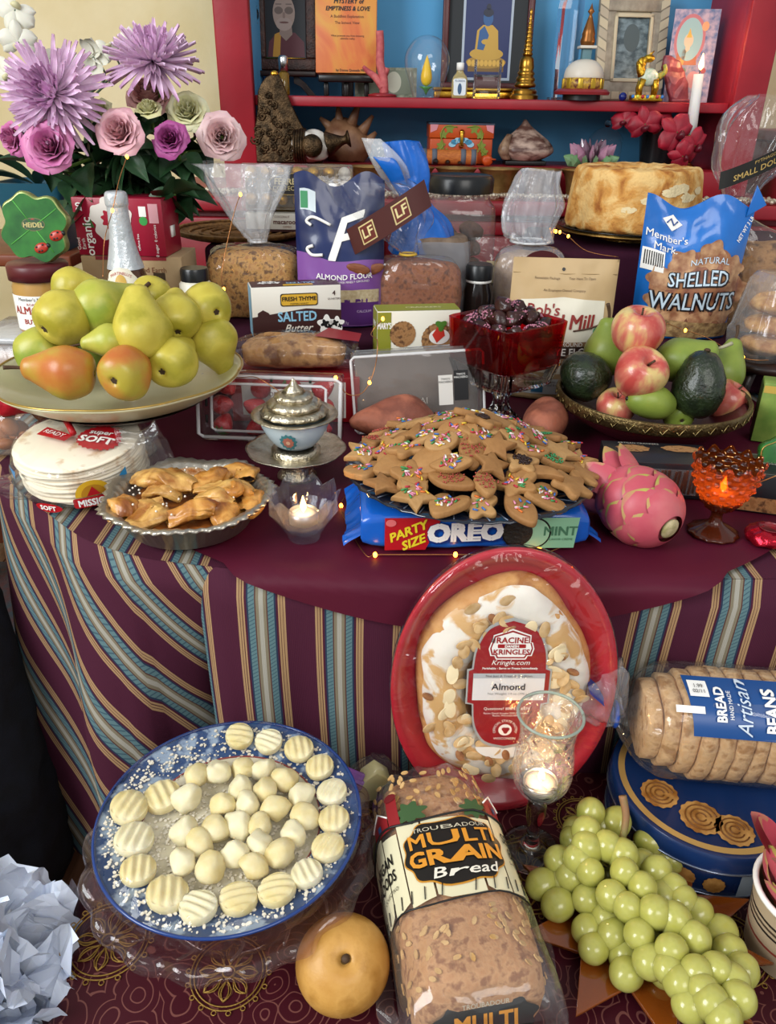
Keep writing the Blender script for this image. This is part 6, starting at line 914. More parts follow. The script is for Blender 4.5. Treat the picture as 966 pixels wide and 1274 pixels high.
# ---- wrapped fruit loaf on a red carton, cracker box, plastic box, candy dish
Y = 1.21; p = V((at(366, 472, y=Y - .045).x, Y + .008, TB)); zr = at(366, 470, y=Y - .045).z - TB; t, S, S2, _, _ = carton('red_carton', 'red cake carton under the wrapped fruit loaf', 'box', p, .205, .1, zr, M('red_card', '96141f', .35), rz=1); decal(rect(.04, zr*.5, .08, zr*.8), ink('e2ded6'), t, S); decal(rect(-.06, zr*.5, .05, zr*.7), ink('d8d4cc'), t, S)
s = mpp(p); hl = at(366, 418, y=Y - .01).z - TB - zr; t = thing('wrapped_loaf', 'long fruit loaf wrapped in clear cellophane behind the strawberries', 'loaf', p + V((0, 0, zr + .0006)), 2); LR = Matrix.Rotation(R(90), 4, 'Y')
mk('loaf', tf(disp(loft([(-hl*.45, 0, -.085, .012, .02), (-hl*.48, 0, -.07, hl*.36, .036, 2.4), (-hl*.5, 0, 0, hl*.46, .042, 2.5), (-hl*.48, 0, .06, hl*.38, .036, 2.4), (-hl*.42, 0, .078, .012, .015)], 32, 5), 40, .005), LR), crumb('fruit_loaf', 'b07c46', '7a4a22', ns=45, c3='c4945c'), t); mk('cellophane', tf(loft([(-hl*.3, 0, -.118, .014, .035, 2, .12, 6), (-hl*.42, 0, -.085, hl*.4, .042, 2.4, .05, 9), (-hl*.5, 0, 0, hl*.495, .047, 2.6, .03, 9), (-hl*.46, 0, .078, hl*.4, .04, 2.4, .05, 9), (-hl*.3, 0, .1, .02, .04, 2, .1, 7)], 64, 6, cap=False, jit=.004), LR), FILM, t)
decal([(.03, -.03), (.1, -.03), (.104, .02), (.05, .03)], M('red_card', '96141f'), t, lambda x, y, d=0: V((x, y + .01, hl*1.0 - abs(x)*.12 + .002 + d)), .002, 'red_header', cut=.01)
Y = 1.25; p = V((at(517, 440, y=Y).x, Y, TB)); hX = at(517, 387, y=Y - .025).z - TB; t, S, S2, Sl, _ = carton('cracker_box', 'white and olive green cracker box with tomato topped crackers', 'cracker box', p, .135, .045, hX, M('cream_white_card', 'e2dece', .4), rz=9); ol = ink('8a8c2c'); decal(rect(0, hX/2, .044, hX*.99), ol, t, Sl); decal(rect(0, .0225, .134, .044), ol, t, S2); decal(rect(-.056, hX*.5, .022, hX*.98), ol, t, S); text("MARY'S", .0135, WHT, t, S, -.056, hX*.86, bold=.02, sx=.5); text("MARY'S", .012, WHT, t, Sl, 0, hX*.86, bold=.02, sx=.7); text('CRACKERS', .012, ink('e6e2b0'), t, S2, .01, .02, bold=.01)
ckm = M('cracker_print', '8f6238', .6, c2='5c3a20', ns=140, c3='a67a4c')
for x, y, r_ in ((-.026, .78, .021), (.032, .72, .027)): decal(wob(x, hX*y, r_, .02, 24, 96), ckm, t, S, .0007, 'printed_cracker')
decal(ell(.034, hX*.75, .017, .0125), ink('e8e4dc'), t, S, .0012, 'printed_cheese'); decal([(.022, hX*.77), (.03, hX*.69), (.043, hX*.76), (.04, hX*.83), (.03, hX*.84)], ink('c23428'), t, S, .0016, 'printed_tomato'); decal(wob(.036, hX*.86, .008, .3, 3), ink('4a7a2c'), t, S, .002, 'printed_leaf')
p = V((at(523, 530, y=1.135).x, 1.15, TB)); hX = .122; wX = 158*mpp(p); t = thing('plastic_box', 'clear plastic gift box tilted behind the cookies', 'box', p, rot=(R(-12), R(-4), R(3))); mk('clear_shell', loft([(0, 0, .001, wX*.49, .02, 9), (0, 0, .005, wX*.5, .023, 9), (0, 0, hX - .005, wX*.5, .023, 9), (0, 0, hX, wX*.49, .02, 9)], 48, 2), film('grey_clear', 'c8c4c0', .12, .07, .15), t); mk('backing', box(wX*.95, .004, hX*.94, .001, c=(0, .016, .004)), M('taupe_card', '6f625a', .6, c2='5c5048', ns=12), t); mk('rim', tube([(x*wX*.5, -.022, hX/2 + z*hX*.48) for x, z in ((-.95, -1), (.95, -1), (1, -.92), (1, .92), (.95, 1), (-.95, 1), (-1, .92), (-1, -.92), (-.95, -1))], .0022, 7), film('clamshell_rim', 'ffffff'), t)
S = plane((0, -.0238, 0)); text('HACHERAI', .014, ink('a8a098'), t, S, -.02, hX*.38, .0006); decal(rect(.042, hX*.5, .022, .046), ink('d8d4cc'), t, S, .0006, 'tag'); decal(rect(.066, hX*.55, .022, .046), ink('1c1c1e'), t, S, .0006, 'tag'); text("TWO'S\nMACHERO", .0045, BLK, t, S, .042, hX*.62, .0012); text("TWO'S\nMACHERO", .0045, WHT, t, S, .066, hX*.67, .0012); decal(rect(-.0, hX*.08, .09, .02), ink('c8c4ba'), t, S, .0006, 'tag')
p = V((at(622, 512, y=1.18).x, 1.18, TB)); zr = at(626, 396, y=1.18).z - TB; t = thing('candy_dish', 'square ruby red and clear cut glass pedestal candy dish', 'candy dish', p, 38); a = .067; rub = thinglass('ruby_glass', 'e04058', .8); cut = glass('cut_glass', 'f6f6f4', ior=1.5)
mk('foot', lathe([(0, 0), (.036, 0), (.038, .004), (.028, .014), (.016, .026), (.012, .04), (.016, .056), (.03, .064), (0, .064)], 24, fl=lambda r, z, th, j: (r*(1 + .1*cos(8*th)), z), k=2), cut, t, False)
def sqs(z, q, p_=9, rf=0, fq=8): return (0, 0, z, q, q, p_, rf, fq)
mk('ribbed_base', loft([sqs(.064, .03, 4), sqs(.072, a*.85, 8, .02, 20), sqs(zr*.62, a*.98, 9, .02, 20), sqs(zr*.62, a*.9, 9), sqs(.078, a*.78, 8), sqs(.075, .01, 4)], 120, 1), cut, t, False)
mk('ruby_rim', loft([sqs(zr*.62 + .0005, a*.97), sqs(zr, a*1.03), sqs(zr + .001, a*1.0), sqs(zr*.985, a*.95), sqs(zr*.64, a*.9), sqs(zr*.62 + .0005, a*.9)], 80, 1), rub, t, sharp=50)
mk('ruby_floor', loft([sqs(zr*.6, a*.88), sqs(zr*.62, a*.88)], 40, 1), rub, t, sharp=50)
def clock(a):
    h = round((pi/2 - a) % (2*pi)/(2*pi)*24)/2 % 12; k = int(h)
    return ("%s o'clock" if h == k else "half past %s") % ('twelve one two three four five six seven eight nine ten eleven'.split()[k])
chm = M('dark_chocolate', '3a1c18', .3, c2='2a1210', ns=60, bump=.6, bs=120); rpm = M('raspberry_dust', 'b8788c', .6)
for k in range(24):
    ring = 0 if k < 13 else (1 if k < 21 else 2); n_ = (13, 8, 3)[ring]; an = 2*pi*k/n_ + ring; rr_ = (.049, .028, .01)[ring]; an = an % (2*pi); c = p + V((rr_*cos(an)*1.1, rr_*sin(an)*1.1, zr*.95 + ring*.013 + random.uniform(-.003, .003))); t = thing('chocolate_cluster', 'raspberry dusted chocolate, %s of the red dish heap, %s' % (('lower ring', 'upper ring', 'top')[ring], clock(an)), 'chocolate', c, group='chocolates in the candy dish', rot=(random.uniform(-.6, .6), random.uniform(-.6, .6), random.uniform(0, 6)))
    mk('chocolate', disp(disp(ball(.0175, .0125, .0115, 16, 10), 55, .008, k), 150, .003, k), chm, t); mk('crumbs', join(*[ball(.0013, None, None, 5, 4, c=(.015*sin(b_)*cos(q), .011*sin(b_)*sin(q), .0105*cos(b_) + .001)) for q, b_ in [(random.uniform(0, 6.28), random.uniform(0, 1.3)) for _ in range(44)]]), rpm, t, kind='stuff')
# sweet potatoes
spm = M('sweet_potato_skin', '8f5240', .6, c2='a8644c', ns=24, bump=.5, bs=120, c3='7d4636')
for px, py, ax, L_, lb in ((490, 540, (1, .25, .05), .066, 'reddish brown sweet potato behind the left of the cookie plate'), (684, 535, (.35, 1, -.05), .06, 'reddish brown sweet potato behind the right of the cookie plate')):
    c = at(px, py, z=TB + .034); c.y = max(c.y, 1.102); t = thing('sweet_potato', lb, 'sweet potato', c, group='sweet potatoes'); t.rotation_euler = V(ax).to_track_quat('Z', 'Y').to_euler(); mk('skin', disp(lathe([(0, -L_), (.008, -L_*.95), (.024, -L_*.6), (.033, 0), (.028, L_*.5), (.014, L_*.85), (.003, L_), (0, L_*1.02)], 28, k=4), 22, .008, px), spm, t); mk('root_tip', tube([(0, 0, L_), (.004, 0, L_ + .008)], lambda q: .003 - .002*q, 6), spm, t)
# ---- sandwich cookie pack
pl = at(586, 684, z=TB); s = mpp(pl); wO, dO, hO = .262, .16, .052; p = V((pl.x, pl.y + dO/2 - .004, TB)); OB = M('oreo_blue', '1660c4', .25, c2='1254b0', ns=14, bump=.4, bs=50, coat=.3)
t = thing('cookie_pack', 'blue plastic pack of mint sandwich cookies under the cookie plate', 'cookie pack', p, 3); mk('wrapper', disp(tf(loft([(-hO/2, 0, -wO/2, hO*.12, dO*.47, 5), (-hO/2, 0, -wO/2 + .012, hO*.46, dO*.49, 6), (-hO/2, 0, 0, hO*.495, dO*.5, 8), (-hO/2, 0, wO/2 - .012, hO*.46, dO*.49, 6), (-hO/2, 0, wO/2, hO*.12, dO*.47, 5)], 56, 4), LR), 35, .0012), OB, t)
for sx in (-1, 1): mk('crimped_end', disp(grid(lambda u, v: V((sx*(wO/2 - .001 + v*.022), (u - .5)*dO*.92, hO*.45 - .018*v + .0022*sin(u*60)*v)), 50, 5), 30, .006, sx), OB, t)
S = plane((0, -dO/2 - .0012, 0)); text('OREO', .031, WHT, t, S, -.013, hO*.5, .0012, bold=.055, sx=1.02, shear=.05, rot=2); text('OREO', .031, ink('0a2f78'), t, S, -.012, hO*.5 - .0012, .0006, bold=.1, sx=1.02, shear=.05, rot=2); decal([(-.105, .004), (-.058, .004), (-.04, hO*.88), (-.105, hO*.88)], RED, t, S, .0004); text('PARTY\nSIZE', .0155, ink('e8d02c'), t, S, -.076, hO*.4, .001, bold=.03, shear=.3, rot=24); decal(ell(-.098, hO*.76, .006, .0045), ink('d86a6a'), t, S, .001, 'maker_mark')
decal([(.06, .005), (.115, .005), (.118, hO*.86), (.06, hO*.86)], ink('8cc09a'), t, S, .0004); decal(ell(.05, hO*.5, .0205), ink('15130f'), t, S, .0008, 'printed_cookie'); decal(ell(.066, hO*.48, .0205), ink('15130f'), t, S, .0007, 'printed_cookie'); decal(ell(.066, hO*.48, .0185), ink('9ccaa6'), t, S, .0009, 'mint_creme'); decal(ell(.048, hO*.5, .017), M('cookie_emboss', '26221c', .6, bump=1, bs=300), t, S, .0013, 'printed_cookie'); text('MINT', .0165, ink('4a7a5c'), t, S, .097, hO*.52, .001, bold=.02); text('FLAVOR CREME', .0042, ink('4a7a5c'), t, S, .098, hO*.32, .001); text('NET WT 1 LB 10.7 OZ', .0055, WHT, t, plane((0, -dO/2, hO + .0005), (1, 0, 0), (0, 1, 0)), -.07, .01, .0008)
# ---- plate of cut-out cookies
PZ = TB + hO + .0022; pc = at(585, 579, z=PZ + .012); R_ = 154*mpp(pc); t = thing('cookie_plate', 'dark round glass plate piled with decorated cut-out cookies', 'plate', (pc.x, pc.y, PZ)); plm_ = M('dark_glass_plate', '101a2a', .12, c2='0c1420', ns=20, coat=.5)
mk('plate', lathe([(0, 0), (R_*.55, 0), (R_*.62, .002), (R_*.97, .011), (R_, .013), (R_*.97, .0145), (R_*.6, .005), (0, .004)], 96, fl=lambda a, z, th, j: (a*(1 + .012*sin(th*40)*(a > R_*.9)), z)), plm_, t)
for k in range(48): a = 2*pi*k/48; mk('rim_rib', tube([(R_*.72*cos(a), R_*.72*sin(a), .0085), (R_*.97*cos(a + .06), R_*.97*sin(a + .06), .0148)], .0009, 5), M('silver_rib', '5a6474', .25, .6), t)
def shape(kind, r):
    if kind == 'flower': return [(r*(.82 + .2*cos(5*a))*cos(a), r*(.82 + .2*cos(5*a))*sin(a)) for a in [2*pi*i/50 for i in range(50)]]
    if kind == 'star': return [(r*(1.1 if i % 2 == 0 else .55)*cos(pi*i/5), r*(1.1 if i % 2 == 0 else .55)*sin(pi*i/5)) for i in range(10)]
    if kind == 'leaf': return cr([(-1.15*r, 0), (-.5*r, .5*r), (.3*r, .55*r), (1.2*r, 0), (.3*r, -.55*r), (-.5*r, -.5*r)], 5, True)
    if kind == 'heart': return cr([(0, -1.05*r), (.85*r, 0), (.75*r, .7*r), (.3*r, .8*r), (0, .45*r), (-.3*r, .8*r), (-.75*r, .7*r), (-.85*r, 0)], 5, True)
    if kind == 'bell': return cr([(-.9*r, -.6*r), (-.3*r, .0), (-.35*r, .6*r), (0, .95*r), (.35*r, .6*r), (.3*r, 0), (.9*r, -.6*r), (0, -.75*r)], 5, True)
    if kind == 'crescent': return cr([(-.9*r, -.5*r), (-.3*r, .35*r), (.5*r, .5*r), (1.1*r, .1*r), (.5*r, .02*r), (-.1*r, -.25*r), (-.5*r, -.7*r)], 5, True)
    return ell(0, 0, r*.95, r*.8, 36)
ckm2 = [M('cookie_dough%d' % i, c, .7, c2=d, ns=50, bump=.5, bs=160, lo=.3, hi=.75) for i, (c, d) in enumerate((('a87c4a', '966a3a'), ('b28a58', 'a07644'), ('9c7040', '8a5e32')))]
KD = ['flower', 'star', 'leaf', 'heart', 'bell', 'crescent', 'round']; CM = {k: mesh('dough', prism(shape(k, .026), .0085, .0022), ckm2[i % 3], sharp=60) for i, k in enumerate(KD)}
for i, k in enumerate(KD): CM[k + 'b'] = mesh('dough', prism(shape(k, .0215), .0085, .0022), ckm2[(i + 1) % 3], sharp=60)
spc = [M('sprinkle_' + c, c, .35) for c in ('d8b838', 'b82c3c', '3c6ab0', 'e6e2d8', '3c8a4c', 'd8702c', 'd88aa4')]
def sprinkles(choc=False, sug=None, n=16, R0=.014):
    gs = []; mi = []
    for _ in range(n):
        a, r_ = random.uniform(0, 6.28), R0*sqrt(random.random()); d = random.uniform(0, 3.14); q = V((r_*cos(a), r_*sin(a), .0096)); e = V((cos(d), sin(d), 0))*(.0028 if not sug else .0008); g = tube([q - e, q + e], .0011 if not sug else .0009, 5); gs.append(g); mi.append(random.randrange(len(spc)))
    me = mesh('sprinkles', join(*gs), spc if not choc and not sug else [M('choc_sprinkle', '2a1610', .4)] if choc else [M('sugar_' + sug, sug, .5)], True)
    if not choc and not sug:
        nf = len(me.polygons)//n
        for i, pz in enumerate(me.polygons): pz.material_index = mi[min(i//nf, n - 1)]
    return me
SPK = [(sprinkles(), 'coloured sprinkles'), (sprinkles(n=10), 'few coloured sprinkles'), (sprinkles(n=22, R0=.012), 'dense coloured sprinkles'), (sprinkles(sug='3c8a54', n=60, R0=.012), 'green sugar'), (sprinkles(sug='a8483c', n=45, R0=.015), 'red sugar'), (sprinkles(choc=True, n=34, R0=.01), 'chocolate sprinkles'), (None, 'no topping')]
ck = []
for ring, (n_, rad, z, til) in enumerate(((20, .136, .017, 10), (16, .108, .029, 16), (13, .082, .041, 20), (10, .055, .051, 20), (7, .029, .059, 16), (3, .01, .066, 10))):
    for i in range(n_):
        a = 2*pi*(i + .5*(ring % 2) + random.uniform(-.15, .15))/n_ + ring; rr_ = rad*random.uniform(.93, 1.05); ck.append((rr_*cos(a)*(R_/.158), rr_*sin(a)*(R_/.158), z + random.uniform(-.002, .004), a, til + random.uniform(-14, 14)))
for i, (x, y, z, a, til) in enumerate(ck):
    kd = random.choice(KD) if i % 3 else random.choice(('flower', 'star', 'leaf')); sp, sd = random.choice(SPK[:5] + SPK[:3] + [SPK[6]]*3)
    if i in (43, 66): sp, sd, kd = SPK[5][0], SPK[5][1], 'flower'
    ringn = 'outermost ring of pile' if i < 20 else 'second ring of pile' if i < 36 else 'third ring of pile' if i < 49 else 'fourth ring of pile' if i < 59 else 'top of pile'
    t = thing('cut_out_cookie', '%s cookie with %s, %s, %s' % (kd, sd, ringn, clock(a)), 'cookie', (pc.x + x, pc.y + y, PZ + z), group='cut-out cookies on the plate'); t.rotation_euler = (Matrix.Rotation(a, 4, 'Z') @ Matrix.Rotation(R(til), 4, 'Y') @ Matrix.Rotation(random.uniform(-.28, .28), 4, 'X') @ Matrix.Rotation(random.uniform(0, 6.28), 4, 'Z')).to_euler()
    mk('dough', CM[kd + random.choice(('', 'b', ''))], None, t)
    if sp: mk('sprinkles', sp, None, t, kind='stuff')
# ---- black cracker boxes
c = at(800, 590, z=TB); t, S, S2, Sl, _ = carton('black_cracker_box', 'black cracker carton with a window of brown crackers below the fruit bowl', 'cracker box', (c.x, .952, TB), .138, .07, .05, M('black_card', '1c1e24', .35), rz=-5); mk('window_film', box(.085, .001, .036, 0, c=(.012, -.0358, .006)), film('window_film', 'ffffff', .06, .05, .1), t, False)
for k in range(15): mk('cracker', box(.004, .004, .033, .0008, c=(-.026 + k*.0055, -.0345, .0075)), crumb('seed_cracker', '5c3420', '3c2014'), t).rotation_euler = (0, R(random.uniform(-4, 4)), 0)
decal(wob(-.03, .045, .022, .06, 9, ry=.012), ckm, t, S2, .0006, 'printed_cracker'); decal(wob(.035, .05, .026, .05, 9, ry=.011), ckm, t, S2, .0006, 'printed_cracker'); text('ARTISAN CRACKERS', .006, ink('b8b4a8'), t, S2, -.02, .062, .0008); decal(rect(-.055, .012, .024, .018), ckm, t, S, .0006)
c = at(905, 600, z=TB); t, S, S2, _, _ = carton('black_cracker_box', 'second black cracker carton with a silver bordered top behind the amber goblet', 'cracker box', (c.x + .008, .915, TB), .095, .075, .052, M('black_card', '1c1e24'), rz=-16); 
for x, y, a, b in ((0, .006, .085, .0012), (0, .069, .085, .0012), (-.042, .0375, .0012, .063), (.042, .0375, .0012, .063)): decal(rect(x, y, a, b), ink('7c8480'), t, S2, .0006, 'silver_border')
text('Rosemary Pumpkin\nWheat Crisp', .0085, ink('b8b4a8'), t, S2, 0, .045, .0008, rot=180); decal(rect(0, .012, .09, .02), ckm, t, S)
# ---- dragon fruit
pkm = M('pitaya_pink', 'b84a5a', .45, c2='c66a6c', ns=18, sss=.1, c3='be5560'); tipm = M('pitaya_tip', 'a8a24c', .5, c2='c2606a', ns=30)
def dragonfruit(label, c, axis, r, L):
    t = thing('dragon_fruit', label, 'dragon fruit', c, group='dragon fruits'); rot = V(axis).normalized().to_track_quat('Z', 'Y').to_matrix().to_4x4()
    mk('skin', disp(tf(lathe([(0, -L), (r*.3, -L*.97), (r*.8, -L*.6), (r, -L*.05), (r*.9, L*.5), (r*.5, L*.9), (0, L)], 32, k=4), rot), 20, r*.1), pkm, t)
    for ring, (n_, z, el) in enumerate(((5, -1.0, 2), (5, -.72, 6), (6, -.38, 4), (6, -.02, 4), (5, .32, 8), (5, .62, 20), (4, .8, 16))):
        for i in range(n_):
            a = 2*pi*(i + .5*(ring % 2))/n_; zz = L*z; rad = r*sqrt(max(.05, 1 - (z*.93)**2)); ln = r*(.85 if ring < 5 else 1.0)
            def br(u, v, a=a, rad=rad, zz=zz, ln=ln, el=el, ring=ring, n_=n_):
                ww = 2*pi/n_*.62*(1 - v**1.7*.94); th = a + (u - .5)*2*ww*(1 if ring < 5 else .7); z2 = zz + v*ln; rs = r*sqrt(max(.03, 1 - min(.98, (abs(z2)/L*.93))**2)) if ring < 5 else rad; return V(((rs + .0035 + .004*sin(pi*v) + v*v*.0007*el)*cos(th), (rs + .0035 + .004*sin(pi*v) + v*v*.0007*el)*sin(th), z2))
            o = mk('bract', tf(grid(br, 9, 9), rot), [pkm, tipm], t, norm=False)
            for pz in o.data.polygons:
                if (pz.index//8) >= 6 or ((pz.index//8) >= 4 and pz.index % 8 in (0, 7)): pz.material_index = 1
    mk('cut_end', tf(ball(r*.34, r*.34, r*.12, 14, 8, c=(0, 0, -L*.98)), rot), M('pitaya_scar', '8a8448', .7, c2='c9b890', ns=60, bump=.8, bs=150), t)
c = at(797, 630, z=TB + .038); dragonfruit('pink dragon fruit with green tipped scales in front of the cracker cartons', c, (-.45, .85, .12), 40*mpp(c), 52*mpp(c))
# ---- amber hobnail goblet with candle
p = at(887, 662, z=TB); s = mpp(p); hG = at(900, 572, y=p.y).z - TB; rG = 39*s; amb = thinglass('amber_glass', 'b0501c', .5); ambd = M('amber_foot', '5a2410', .12, trans=.4); t = thing('amber_goblet', 'amber hobnail glass goblet glowing with a candle', 'candle holder', p)
bw = lambda v: rG*(.35 + .65*sin(min(1, v*1.1)*pi/2)**.8); mk('bowl', lathe([(bw(v), hG*(.34 + .66*v)) for v in [i/66 for i in range(67)]], 192, fl=lambda a, z, th, j: (a*(1 + .085*max(0, sin(th*12 + pi*.5*(j//6 % 2)*2)*abs(sin(pi*j/6)))), z + (.004*sin(th*12) if j > 62 else 0)), ), amb, t); mk('foot', lathe([(0, 0), (28*s, 0), (29*s, .003), (18*s, .009), (8*s, .016), (7*s, hG*.3), (bw(0), hG*.345), (0, hG*.34)], 36, fl=lambda a, z, th, j: (a*(1 + .04*cos(12*th)), z), k=2), ambd, t)
tealight('tealight', 'lit tealight glowing inside the amber goblet', p + V((0, 0, hG*.46)), .016, .012, .16)
# ---- things at the right edge
p = at(975, 628, z=TB); t = thing('clover_tin', 'green clover tin cut off by the right edge beside the goblet', 'tin', (p.x, p.y + .01, TB), rot=(R(-14), 0, R(-14))); K = .098; mk('tin_body', tf(prism(clover(K), .022, .003), T3(y=.011, rx=90)), M('clover_green', '2f8a2c'), t); mk('gold_edge', tube([(x, -.0115, z) for x, z in clover(K*.97)] + [(clover(K*.97)[0][0], -.0115, clover(K*.97)[0][1])], .0009, 5), M('gilt_edge', 'b89a54'), t)
p = at(955, 672, z=TB); t = thing('foil_chocolate', 'red foil wrapped chocolate at the right edge of the table', 'chocolate', p); mk('foil', disp(lathe([(0, 0), (.022, 0), (.027, .006), (.024, .013), (.012, .017), (0, .018)], 36, fl=lambda a, z, th, j: (a*(1 + .05*sin(th*18)), z), k=3), 160, .003), M('red_foil', 'b0182c', .22, .75, bump=.6, bs=200), t); mk('paper_top', lathe([(0, .019), (.014, .018), (.013, .0185)], 20), M('dark_red_paper', '7a1c24', .4), t)
p = V((at(966, 520, y=1.13).x, 1.13, TB)); hz = at(952, 482, y=1.1).z - TB; t, S, S2, Sl, _ = carton('green_carton', 'small green printed carton at the right edge behind the goblet', 'box', p, .06, .04, hz, M('green_card', '6a8a3c', .4, c2='8aa04c', ns=30), rz=-20); decal(rect(0, hz*.9, .058, hz*.12), ink('c8a850'), t, S); decal(rect(0, hz*.5, .036, hz*.9), ink('3c4a24'), t, Sl)
# ================================================================== BENCH
BB = BZ + .0025
# ---- almond kringle on an oval red tray, leaning on the tablecloth
p = V((at(615, 1000, y=.642).x, .642, BB)); HK = .338; WK = .25; t = thing('kringle_tray', 'oval red foam tray with an iced almond pastry ring under clear wrap', 'pastry tray', p, rot=(R(-7), 0, R(1.5)))
O = lambda k: (lambda r, z, th, j: None)
def oval(prof, n=96, flute=0):
    vs, fs = [], []
    for r, d in prof:
        for i in range(n):
            a = 2*pi*i/n; q = r*(1 + flute*sin(a*70)*(r > .9)); vs.append(V((q*WK/2*cos(a), d, HK/2 + q*HK/2*sin(a))))
    for j in range(len(prof) - 1):
        for i in range(n): fs.append((j*n + i, j*n + (i + 1) % n, (j + 1)*n + (i + 1) % n, (j + 1)*n + i))
    return vs, fs
mk('tray', oval([(.001, .02), (.78, .02), (.86, .012), (.93, -.004), (.985, -.008), (1.0, -.004), (.99, .002), (.95, .002), (.88, .018), (.8, .024), (.001, .024)], 140, .004), M('red_foam_tray', 'b3202f', .32, c2='a81c2a', ns=8, coat=.3), t)
def ring(u, v):
    a, b = 2*pi*u, 2*pi*v; q = .555 + .25*cos(b); wv = 1 + .03*sin(a*5 + 1); return V((q*wv*WK/2*cos(a)*.98, .018 - max(-.002, .024*sin(b)) - .001, HK*.49 + q*wv*HK/2*sin(a)*.98))
pst = M('kringle_pastry', 'c08a4c', .6, c2='a8703a', ns=30, bump=.5, bs=140, c3='cf9c5c'); mk('pastry_ring', disp(grid(ring, 110, 28, True, True), 30, .003), pst, t)
icm = M('kringle_icing', 'e6dfd2', .35, c2='cfa56c', ns=24, lo=.5, hi=.58, bump=.25, bs=80, sss=.1, dist=1)
def icing(u, v):
    a = 2*pi*u; w0 = .2 + .035*noise.noise(V((cos(a)*4, sin(a)*4, 3))); b = pi/2 + (v - .5)*2.0*(1 + 2.2*(w0 - .2)*3); q = .555 + .24*cos(b); wv = 1 + .03*sin(a*5 + 1); return V((q*wv*WK/2*cos(a)*.98, .018 - .024*sin(b) - .0036, HK*.49 + q*wv*HK/2*sin(a)*.98))
mk('icing', disp(grid(icing, 120, 16, True), 34, .0025), icm, t)
FLK = [mesh('almond_flake', tf(prism(ell(0, 0, .0095, .0062, 14), .0014, .0004), T3()), M('almond_flake', 'd8b888', .6, c2='c09860', ns=80), sharp=50), mesh('almond_flake', prism(ell(0, 0, .007, .0045, 12), .0014, .0004), M('almond_flake_dark', 'a8744a', .6, c2='7d4c2c', ns=80), sharp=50), mesh('almond_flake', prism(ell(0, 0, .011, .0068, 14), .0013, .0004), M('almond_flake_pale', 'e2cfa6', .6), sharp=50)]
for k in range(84):
    a = random.choice((random.gauss(.3, .45), random.gauss(1.9, .4), random.gauss(3.6, .5), random.gauss(5.6, .5), random.uniform(0, 6.28))); q = .53 + random.gauss(0, .1); q = min(.7, max(.36, q)); mk('almond_flake', random.choice((FLK[0], FLK[0], FLK[1], FLK[2])), None, t).matrix_local = Matrix.Translation((q*WK/2*cos(a), .018 - .024*sin(math.acos(max(-1, min(1, (q - .53)/.24)))) - .0052 - random.random()*.002, HK*.49 + q*HK/2*sin(a))) @ Matrix.Rotation(R(90 + random.uniform(-18, 18)), 4, 'X') @ Matrix.Rotation(R(random.uniform(-18, 18)), 4, 'Y') @ Matrix.Rotation(random.uniform(0, 6.28), 4, 'Z')
# printed label
z0 = HK*.53; S = plane((.003, -.0135, z0))
lab = lambda k, kk: cr([(0, .079*k), (.024*k, .069*k), (.036*k, .045*k), (.039*k, .02*k)], 5) + [(.044 + kk, .018 + kk), (.044 + kk, -.022 - kk), (.037*k, -.024*k)] + cr([(.037*k, -.024*k), (.034*k, -.052*k), (.022*k, -.073*k), (0, -.08*k)], 5)
full = lambda k, kk: lab(k, kk) + [(-x, y) for x, y in lab(k, kk)[::-1]][1:-1]
def dedup(q): return [a for i, a in enumerate(q) if (a[0] - q[i-1][0])**2 + (a[1] - q[i-1][1])**2 > 1e-9]
decal(dedup(full(1.05, .002)), ink('a8a8a4'), t, S, .0, 'label_border'); decal(dedup(full(1, 0)), ink('94181f'), t, S, .0004, 'red_label'); decal(rect(0, -.002, .078, .034), ink('e0dedc'), t, S, .0008, 'white_panel'); decal(rect(0, .012, .078, .006), ink('b4b8bc'), t, S, .001, 'grey_strip')
text('Almond', .0115, ink('2a2c34'), t, S, 0, -.002, .0013, bold=.015); text('Net Weight: 14 oz (396 g)', .0042, ink('8a8c90'), t, S, 0, -.0105, .0013); text('Not Just A Treat, A Tradition.', .0042, ink('3a3c44'), t, S, 0, .012, .0014); text('Kringle.com', .0085, WHT, t, S, 0, .0285, .001, shear=.3); text('Perishable - Serve or Freeze Immediately', .0036, WHT, t, S, 0, .0215, .001, bold=.02); text('Questions? 800.432.6474', .005, WHT, t, S, 0, -.03, .001); text('Racine Danish Kringles 2529 Golf Avenue\nRacine, Wisconsin 53404', .003, WHT, t, S, 0, -.0375, .001)
badge = [(-.021, .038), (-.017, .038), (-.015, .034), (.015, .034), (.017, .038), (.021, .038), (.023, .046), (.021, .053), (.019, .053), (.019, .061), (.012, .0635), (0, .068), (-.012, .0635), (-.019, .061), (-.019, .053), (-.021, .053), (-.023, .046)]; decal([(x*1.06, .05 + (y - .05)*1.1) for x, y in badge], WHT, t, S, .0008, 'badge'); decal(badge, ink('94181f'), t, S, .001, 'badge'); decal([(x*.93, .05 + (y - .05)*.88) for x, y in badge], WHT, t, S, .0012, 'badge')
text('RACINE', .0098, ink('94181f'), t, S, 0, .056, .0016, bold=.02); decal(rrect(0, .0492, .03, .0046, .001), ink('94181f'), t, S, .0015, 'badge_bar'); text('DANISH', .0042, WHT, t, S, 0, .0492, .0019, bold=.03); text('KRINGLES', .0088, ink('94181f'), t, S, 0, .0418, .0016, bold=.02)
decal(ell(0, -.058, .0075), WHT, t, S, .0009, 'state_seal'); decal(wob(.0005, -.058, .004, .2, 3), ink('94181f'), t, S, .0013, 'state_seal'); text('OFFICIAL STATE PASTRY', .0042, WHT, t, S, 0, -.046, .001, arc=.012); text('WISCONSIN', .0045, WHT, t, S, 0, -.0695, .001); decal(ell(-.002, -.081, .03, .017, 20, pi*1.02, pi*1.98), WHT, t, S, -.0006, 'label_underlay')
